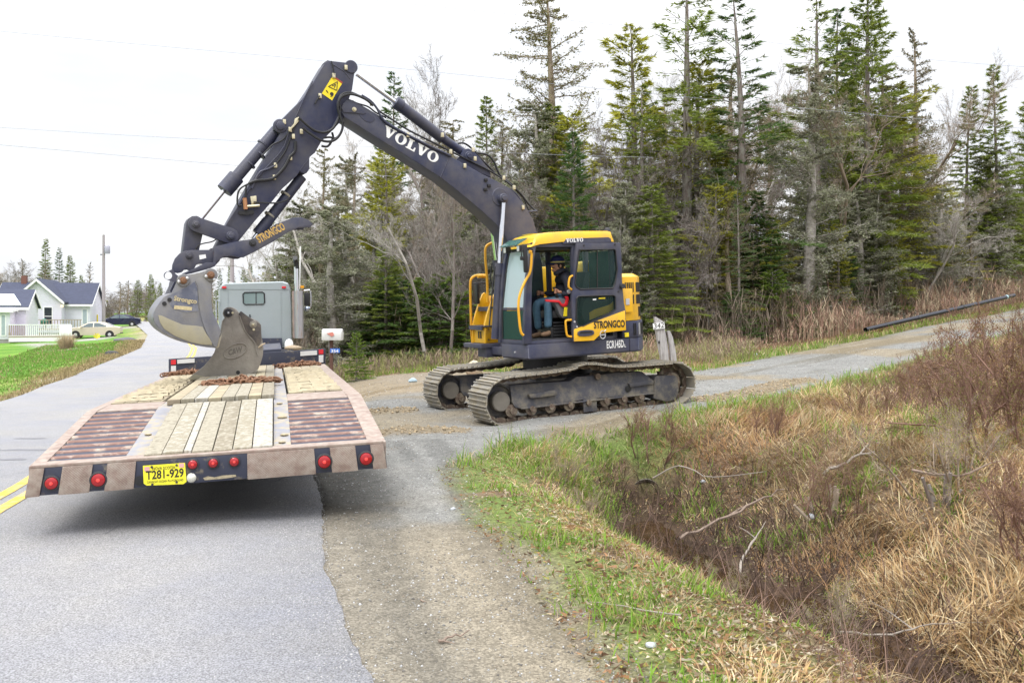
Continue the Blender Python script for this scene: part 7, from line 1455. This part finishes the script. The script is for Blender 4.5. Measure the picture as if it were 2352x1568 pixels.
# ------------------------------------------------------------------ shrubs, brush, grass
sh_p = [bare('bare_shrub', 30+i, 1.7, [m_redtwig, m_twig, m_redtwig][i], [9,8,11][i], .38, levels=3, buds=1, budcol=[(.20,.20,.05),(.30,.33,.06),(.24,.15,.06)][i], r0=.024, rmin=.006, splay=.4) for i in range(3)]
sh_used = set(); SHH = [float(max(v.co.z for v in o.children[0].data.vertices)) for o in sh_p]
def shrub(i, x, y, s, label, rz=None, group='bare shrubs along the ditch and banks', wid=1.0):
    o = sh_p[i]
    if i in sh_used:
        o = copy_tree(o)
        for k_ in ('label', 'category', 'group'):
            if k_ in o: del o[k_]
    sh_used.add(i)
    tag(o, label, 'shrub', group); o.location = (x, y, gz(x, y)-.02); o.rotation_euler[2] = random.uniform(0, 6.28) if rz is None else rz; s = s/SHH[i]; o.scale = (s*wid, s*wid, s)
def shrub_px(i, px, py, s, label, guess=9., wid=1.0): p = drop(px, py, guess); shrub(i, p.x, p.y, s, label, wid=wid)
for a in [(0,1905,1180,.75,'bare shrub with pale cut stems in the middle of the right bank'),(1,2150,1120,.95,'budding shrub with thick cut stubs right of the pale fallen branch'),(0,2290,1020,1.1,'dense reddish shrub on the right bank below the driveway'),(2,2340,990,1.6,'tall reddish shrub cut by the right picture edge'),(2,2240,960,1.0,'purple-brown shrub between driveway and right bank'),
  (0,1500,1035,.8,'dark twiggy shrub growing on top of the culvert bank'),(1,1330,1175,.32,'low budding willow shoots left of the culvert'),(1,1290,1100,.5,'low bare shoots at the grassy corner of the driveway'),(1,1640,1370,.42,'yellow budding willow shoots in front of the ditch water'),(1,1960,1480,.6,'thin budding shoots at the bottom of the ditch'),
  (2,1760,1000,.6,'small bare shrub on the grassy edge of the driveway'),(0,2000,960,.75,'reddish bare shrub below the bend of the driveway'),(2,2110,915,.8,'reddish bare shrub right where the driveway narrows'),(2,2180,880,.9,'bare shrub at the driveway edge before the right corner'),(0,2352,850,1.5,'large shrub standing against the driveway at the right edge'),(2,2390,1250,.9,'grey twiggy shrub cut by the right edge halfway down')]: shrub_px(*a)
rs = random.Random(5); shb = []
for i in range(26):
    x, y = rs.uniform(5.5, 12.5), rs.uniform(8.5, 17)
    if float(poly_sd(np.array([x]), np.array([y]), GRAVEL)[0]) > -.8: continue
    shb.append((x/y, x, y, rs.randrange(3), rs.uniform(.4, .85)))
shb.sort()
for i, (a_, x, y, k, s_) in enumerate(shb): shrub(k, x, y, s_, 'bare reddish-brown shrub on the right bank, number %s from the left' % ['one','two','three','four','five','six','seven','eight','nine','ten','eleven','twelve','thirteen','fourteen','fifteen','sixteen','seventeen','eighteen','nineteen','twenty','twenty one','twenty two','twenty three','twenty four','twenty five','twenty six'][i])
def ribbons(name, P, H, az, lean, W, col, mat, label=None, curve=.6, kind='stuff'):
    n = len(P); d = np.stack([np.cos(az), np.sin(az), np.zeros(n)], 1); s = np.stack([-np.sin(az), np.cos(az), np.zeros(n)], 1); L = H[:,None]
    m1 = P + np.array([0,0,1.])*L*.5*np.cos(lean)[:,None] + d*L*.5*np.sin(lean)[:,None]; l2 = lean*(1+curve); t = m1 + np.array([0,0,1.])*L*.5*np.cos(l2)[:,None] + d*L*.5*np.sin(l2)[:,None]; w = W[:,None]
    # a random twist of the blade's face
    tw = rng.random(n)[:,None]*1.2-.6; s = unit(s + d*tw)
    V = np.stack([P-s*w, P+s*w, m1+s*w*.8, m1-s*w*.8, t], 1).reshape(-1,3); b = np.arange(n)*5; Qd = np.stack([b, b+1, b+2, b+3], 1); Tr_ = np.stack([b+3, b+2, b+4], 1)
    o = npmesh(name, V, Qd, Tr_, mat, np.repeat(col, 5, 0)); o['kind'] = kind; return o
def field(n, y0, y1, a0, a1, power=1.0):
    u = rng.random(n); y = y0*(y1/y0)**(u**power); x = (a0 + (a1-a0)*rng.random(n))*y; return x, y
def keep(x, y, gmin, gmax):       # distance band outside the gravel
    g = poly_sd(x, y, GRAVEL); return g
# green verge and banks
x, y = field(330000, 2.7, 26, -.2, .72, .9); g = poly_sd(x, y, GRAVEL) + (vnoise(x, y, 2.2, 51, 3)-.5)*.5; zt = ground_z(x, y); clumpn = vnoise(x, y, 1.6, 52, 3); fine = vnoise(x, y, 6, 53, 2)
rdn = in_road(x, y) < -.05
edge_w = np.where(y < 9, 1.15, 1.1) * (1 + .5*(vnoise(x, y, .7, 60, 2)-.4)); band = (g < -.02) & (g > -edge_w)
prob = np.where(band, np.where(y < 9.5, .30, .75), .14+.65*sstep(.50,.62,vnoise(x, y, .8, 66, 2))); prob = prob * sstep(.44, .60, clumpn*.6 + fine*.4 + np.where(y < 9, .0, .05)); prob = np.where((g > -.12) & (g < .15) & (y < 9), .05*(fine > .5), prob); prob = np.where(g > .1, 0, prob)
k = (rng.random(len(x)) < prob) & rdn & (zt > -.98); x, y, zt, g = x[k], y[k], zt[k], g[k]; n = len(x)
Hh = (.025 + .06*rng.random(n)**1.5)*(1+1.0*(y > 9)) * (1 + 1.2*sstep(.50,.66,vnoise(x, y, 1.6, 52, 3))); cg = np.array([.17,.30,.035])[None]*(.7+.6*rng.random((n,1))); cg = np.where(rng.random((n,1)) < .22, np.array([[.32,.33,.10]]), cg); cg = np.where(rng.random((n,1)) < .18, np.array([[.40,.33,.20]]), cg)
ribbons('green_grass', np.stack([x, y, zt-.01], 1), Hh, rng.random(n)*6.28, .2+.85*rng.random(n), (.0022+.002*rng.random(n))*(1+.06*y), cg, m_leaf)
# matted straw on the banks
x, y = field(420000, 2.7, 24, -.1, .74, .95); g = poly_sd(x, y, GRAVEL); zt = ground_z(x, y); bank = sstep(-.1, -.8, g); cn_ = vnoise(x, y, 1.1, 54, 3)
lit = (y < 9) & (x < 1.9); prob = np.where(lit, .30, .34+.5*sstep(.4,.6,cn_))*bank; k = (rng.random(len(x)) < prob) & (zt > -.97) & (in_road(x, y) < -.1) & (rng.random(len(x)) < 1.15 - sstep(-.3, -.8, zt)*(x < 3.2)*.62); x, y, zt, g = x[k], y[k], zt[k], g[k]; n = len(x)
flow = vnoise(x, y, .9, 55, 2)*12.0 + rng.normal(size=n)*.95; hs = np.where(((x > 1.7) & (zt < -.3)) | (y > 9.5) | (x > 3.2), 1., .24) * np.where((x < 2.9) & (y < 12) & (zt < -.35), .5, 1) * (.75+.25*sstep(-.9,-.5,zt)); Hh = (.05+.32*rng.random(n)**2.2)*hs*(1+.5*sstep(.5,.65,vnoise(x,y,.8,56,2)))
pal = np.array([(.58,.44,.25),(.50,.35,.18),(.36,.23,.125),(.66,.56,.36),(.46,.31,.15)]); tone = sstep(.42,.60,vnoise(x, y, .6, 57, 3))[:,None]
cs = pal[rng.integers(0, 5, n)]*(.65+.5*rng.random((n,1)))*(.72+.45*tone); rust_ = sstep(.64,.74,vnoise(x, y, .9, 58, 2))[:,None]; cs = cs*(1-rust_*.5) + np.array([.36,.19,.08])*rust_*.5
ribbons('dry_grass', np.stack([x, y, zt-.005], 1), Hh, flow, .55+.75*rng.random(n), (.0015+.0034*rng.random(n)**1.8)*(1+.07*y), cs, m_leaf, curve=.5)
print('dry', n)
# fine dead twigs through the grass of the bank
x, y = field(9000, 3.2, 20, .12, .72); g = poly_sd(x, y, GRAVEL); k = (g < -.9) & (x > 1.2); x, y = x[k], y[k]; n = len(x); zt = ground_z(x, y); ok = (zt > -.95) & ((x > 2.9) | (y > 12) | (rng.random(n) < .4)); x, y, zt = x[ok], y[ok], zt[ok]; n = len(x)
ribbons('twig_litter', np.stack([x, y, zt], 1), .12+.5*rng.random(n)**2.5, rng.random(n)*6.28, .5+.9*rng.random(n), np.full(n, .0022)*(1+.07*y), np.array([[.20,.13,.10]])*(.5+.9*rng.random((n,1))), m_leaf, curve=.2)
# green and tan edge grass beyond the driveway, and on the left road edge
x = rng.uniform(-4, 34, 90000); y = rng.uniform(19.5, 50, 90000); g = poly_sd(x, y, GRAVEL); k = (g < .05) & (g > -1.5) & (y > 20) & (rng.random(len(x)) < sstep(-1.5,-.3,g)+.1); x, y = x[k], y[k]; n = len(x)
cg = np.where(rng.random((n,1)) < .55, np.array([[.16,.26,.035]]), np.array([[.38,.31,.16]]))*(.7+.6*rng.random((n,1))); ribbons('green_grass', np.stack([x, y, ground_z(x, y)-.01], 1), .10+.16*rng.random(n), rng.random(n)*6.28, .2+.5*rng.random(n), np.full(n, .011), cg, m_leaf)
yy = rng.uniform(9, 60, 60000); xx = road_left(yy) - rng.random(60000)**1.2*7.0; dl_ = road_left(yy) - xx; n = len(xx); cg = np.array([[.155,.275,.05]])*(.75+.5*rng.random((n,1))); dry_ = rng.random(n) < sstep(1.8, .4, dl_)*.8+.04; cg = np.where(dry_[:,None], np.array([[.33,.26,.14]])*(.6+.7*rng.random((n,1))), cg)
ribbons('lawn_grass', np.stack([xx, yy, ground_z(xx, yy)-.01], 1), (.03+.07*rng.random(n))*(1+1.0*dry_), rng.random(n)*6.28, .2+.5*rng.random(n), .004+.0004*yy, cg, m_leaf)
# brush band along the edge of the woods: upright twigs, one mass
def brush(name, x, y, h, col, seed, sub=5, wmul=1.0):
    rg = np.random.default_rng(seed); n = len(x); z = ground_z(x, y); P = np.stack([x, y, z-.02], 1); H = h*(.45+.75*rg.random(n)); az = rg.random(n)*6.28; ln = .05+.32*rg.random(n)
    PP, HH, AA, LL, CC = [P], [H], [az], [ln], [col*(.6+.8*rg.random((n,1)))]
    for k in range(sub):
        t = .25+.6*rg.random(n); d = np.stack([np.cos(az)*np.sin(ln), np.sin(az)*np.sin(ln), np.cos(ln)], 1); PP.append(P + d*(H*t)[:,None]); HH.append(H*(.22+.3*rg.random(n))); AA.append(rg.random(n)*6.28); LL.append(.3+.6*rg.random(n)); CC.append(col*(.6+.9*rg.random((n,1))))
    P, H, A, Ln, Cc = map(np.concatenate, (PP, HH, AA, LL, CC)); W_ = (.0028+.00016*P[:,1])*wmul*1.15
    return ribbons(name, P, H, A, Ln, W_, Cc, m_leaf, curve=.25)
x = rng.uniform(2.5, 40, 30000); y = rng.uniform(20, 56, 30000); g = poly_sd(x, y, GRAVEL); k = (g < -1.3) & (g > -8.5) & (y > 21.2 + .0*x) & (y > 18 + x*.55); x, y, g = x[k], y[k], g[k]; n = len(x); print('brush', n)
hh = np.where(x > 9, 1.45, .7)*(.55+.5*sstep(-1.3,-4,g))*(.35+.85*sstep(.35,.62,vnoise(x, y, .45, 91, 3))); brush('brush', x, y, hh, np.where(rng.random((n,1)) < .6, np.array([[.34,.22,.165]]), np.array([[.46,.38,.26]])), 3)
x = rng.uniform(-9, 7, 7000); y = rng.uniform(23.2, 32, 7000); g = poly_sd(x, y, GRAVEL); k = (g < -.3) & (in_road(x, y) < -1.5); x, y = x[k], y[k]; n = len(x); brush('brush', x, y, np.full(n, .5), np.where(rng.random((n,1)) < .6, np.array([[.30,.23,.17]]), np.array([[.30,.31,.12]])), 4)
x = rng.uniform(5.8, 16, 5000); y = rng.uniform(9, 21, 5000); g = poly_sd(x, y, GRAVEL); k = (g < -1.0) & (vnoise(x, y, .5, 71, 2) > .42) & (y < 15+.4*x); x, y = x[k], y[k]; n = len(x); brush('brush', x, y, .30+.3*sstep(7, 11, x), np.array([[.21,.135,.115]])*np.ones((n,1)), 6, sub=4)
# dark litter floor shrubs inside the woods
x = rng.uniform(-8, 40, 14000); y = rng.uniform(27, 44, 14000); g = poly_sd(x, y, GRAVEL); k = g < -3; x, y = x[k], y[k]; n = len(x); brush('brush', x, y, np.full(n, 1.9), np.array([[.22,.175,.135]])*np.ones((n,1)), 5, sub=3)
# pale dead ornamental grass clump on the lawn
px_ = pt(152, 0, 52); n = 500; a = rng.random(n)*6.28; r = rng.random(n)*.35; P = np.stack([px_.x + r*np.cos(a), 52 + r*np.sin(a), np.full(n, gz(px_.x, 52))], 1)
o = ribbons('ornamental_grass', P, .6+.5*rng.random(n), a, .1+.5*rng.random(n), np.full(n, .014), np.array([[.50,.40,.27]])*(.7+.5*rng.random((n,1))), m_leaf); del o['kind']; tag(o, 'pale dead ornamental grass clump on the green lawn', 'plant')
# pebbles on the gravel and along the asphalt edge
def pebbles(name, x, y, r, col, mat, road=False):
    n = len(x); z = road_z(y)+.012 if road else ground_z(x, y); base = np.array([(1,0,0),(-.5,.87,0),(-.5,-.87,0),(.1,.1,.75),(0,0,-.4)]); rot = rng.random(n)*6.28; c, s = np.cos(rot), np.sin(rot); sc3 = r[:,None]*(.7+.6*rng.random((n,3)))
    B = base[None]*sc3[:,None]; Xr = B[...,0]*c[:,None]-B[...,1]*s[:,None]; Yr = B[...,0]*s[:,None]+B[...,1]*c[:,None]; V = np.stack([Xr + x[:,None], Yr + y[:,None], B[...,2] + z[:,None]], -1).reshape(-1,3)
    b = np.arange(n)[:,None]*5; T_ = (b[...,None] + np.array([(0,1,3),(1,2,3),(2,0,3),(1,0,4),(2,1,4),(0,2,4)])[None]).reshape(-1,3); o = npmesh(name, V, None, T_, mat, np.repeat(col, 5, 0)); o['kind'] = 'stuff'
m_peb = M('pebbles', (1,1,1), .9, var=.15, attr=True)
x, y = field(52000, 2.8, 24, -.25, .6); g = poly_sd(x, y, GRAVEL); k = (g > -.15) & (in_road(x, y) < 0) & (rng.random(len(x)) < .35+.5*sstep(.35,.7,vnoise(x,y,1,81,2))); x, y = x[k], y[k]; n = len(x)
pc = np.array([(.20,.20,.19),(.30,.29,.27),(.13,.12,.11),(.42,.42,.42),(.24,.20,.15)])[rng.integers(0,5,n)]*(.7+.5*rng.random((n,1))); pebbles('pebbles', x, y, (.0035+.007*rng.random(n)**3)*(1+.05*y), pc, m_peb)
yy = rng.uniform(2.8, 11, 5000); xx = road_right(yy) - np.abs(rng.normal(size=5000))*.22 + .03; n = 5000; pebbles('pebbles', xx, yy, .003+.003*rng.random(n), np.array([[.40,.39,.38]])*(.4+.9*rng.random((n,1))), m_peb, True)
# clods churned up along the track ruts
x = rng.uniform(-4.2, 6.2, 16000); y = rng.uniform(11, 18, 16000); k = rut_mask(x, y) > .35; x, y = x[k], y[k]; n = len(x); pebbles('mud_clods', x, y, .012+.03*rng.random(n)**2, np.array([[.27,.21,.13]])*(.6+.7*rng.random((n,1))), m_peb)

# flat leaf litter and moss flecks on the verge and banks
x, y = field(60000, 2.8, 16, -.12, .72); g = poly_sd(x, y, GRAVEL); zt = ground_z(x, y); k = (g < .15) & (rng.random(len(x)) < np.where(g > -.3, .35, .8)) & (in_road(x, y) < -.3) & (zt > -1.0); x, y, zt = x[k], y[k], zt[k]; n = len(x)
P = np.stack([x, y, zt+.004+.02*rng.random(n)], 1); dr = rng.normal(size=(n,3)); dr[:,2] *= .25; nv, nt = tufts(P, unit(dr), .02+.045*rng.random(n)**2, .004+.010*rng.random(n)**2, rng)
pl_ = np.array([(.42,.33,.22),(.28,.16,.09),(.52,.45,.34),(.16,.10,.06),(.30,.27,.07),(.36,.20,.10)])[rng.integers(0,6,n)]*(.6+.7*rng.random((n,1)))
o = npmesh('leaf_litter', nv, None, nt, m_leaf, np.repeat(pl_, 3, 0)); o['kind'] = 'stuff'
# cut alder stumps
for i, (px, py, lab) in enumerate(((1900,1186,'cluster of pale cut alder stubs at the foot of the middle shrub'),(2165,1150,'two dark cut alder stubs below the budding shrub'))):
    p = drop(px, py); e = empty('alder_stump', p, lab, 'stump'); rr = random.Random(40+i)
    for k in range((9, 6)[i]):
        a = rr.uniform(0, 6.28); r = rr.uniform(.03,.2); b = p + Vector((r*math.cos(a), r*math.sin(a), -.05)); t = b + Vector((r*.9*math.cos(a), r*.6*math.sin(a), rr.uniform(.15,.42))); MB().tube([b, b.lerp(t,.5)+Vector((rr.uniform(-.01,.01),0,0)), t], [.022,.018,.016], 7).build('stub', m_bark if i else m_twig, e)

# dark tangle of dead twigs hanging over the ditch channel
x = rng.uniform(.9, 3.6, 9000); y = rng.uniform(4.5, 12, 9000); zt = ground_z(x, y); k = (zt < -.45) & (vnoise(x, y, 1.3, 95, 2) > .42); x, y, zt = x[k][:2600], y[k][:2600], zt[k][:2600]; n = len(x)
ribbons('twig_tangle', np.stack([x, y, zt], 1), .15+.55*rng.random(n)**1.6, rng.random(n)*6.28, .35+.8*rng.random(n), np.full(n, .0045), np.array([[.10,.065,.05]])*(.4+1.6*rng.random((n,1))**2), m_leaf, curve=.7)
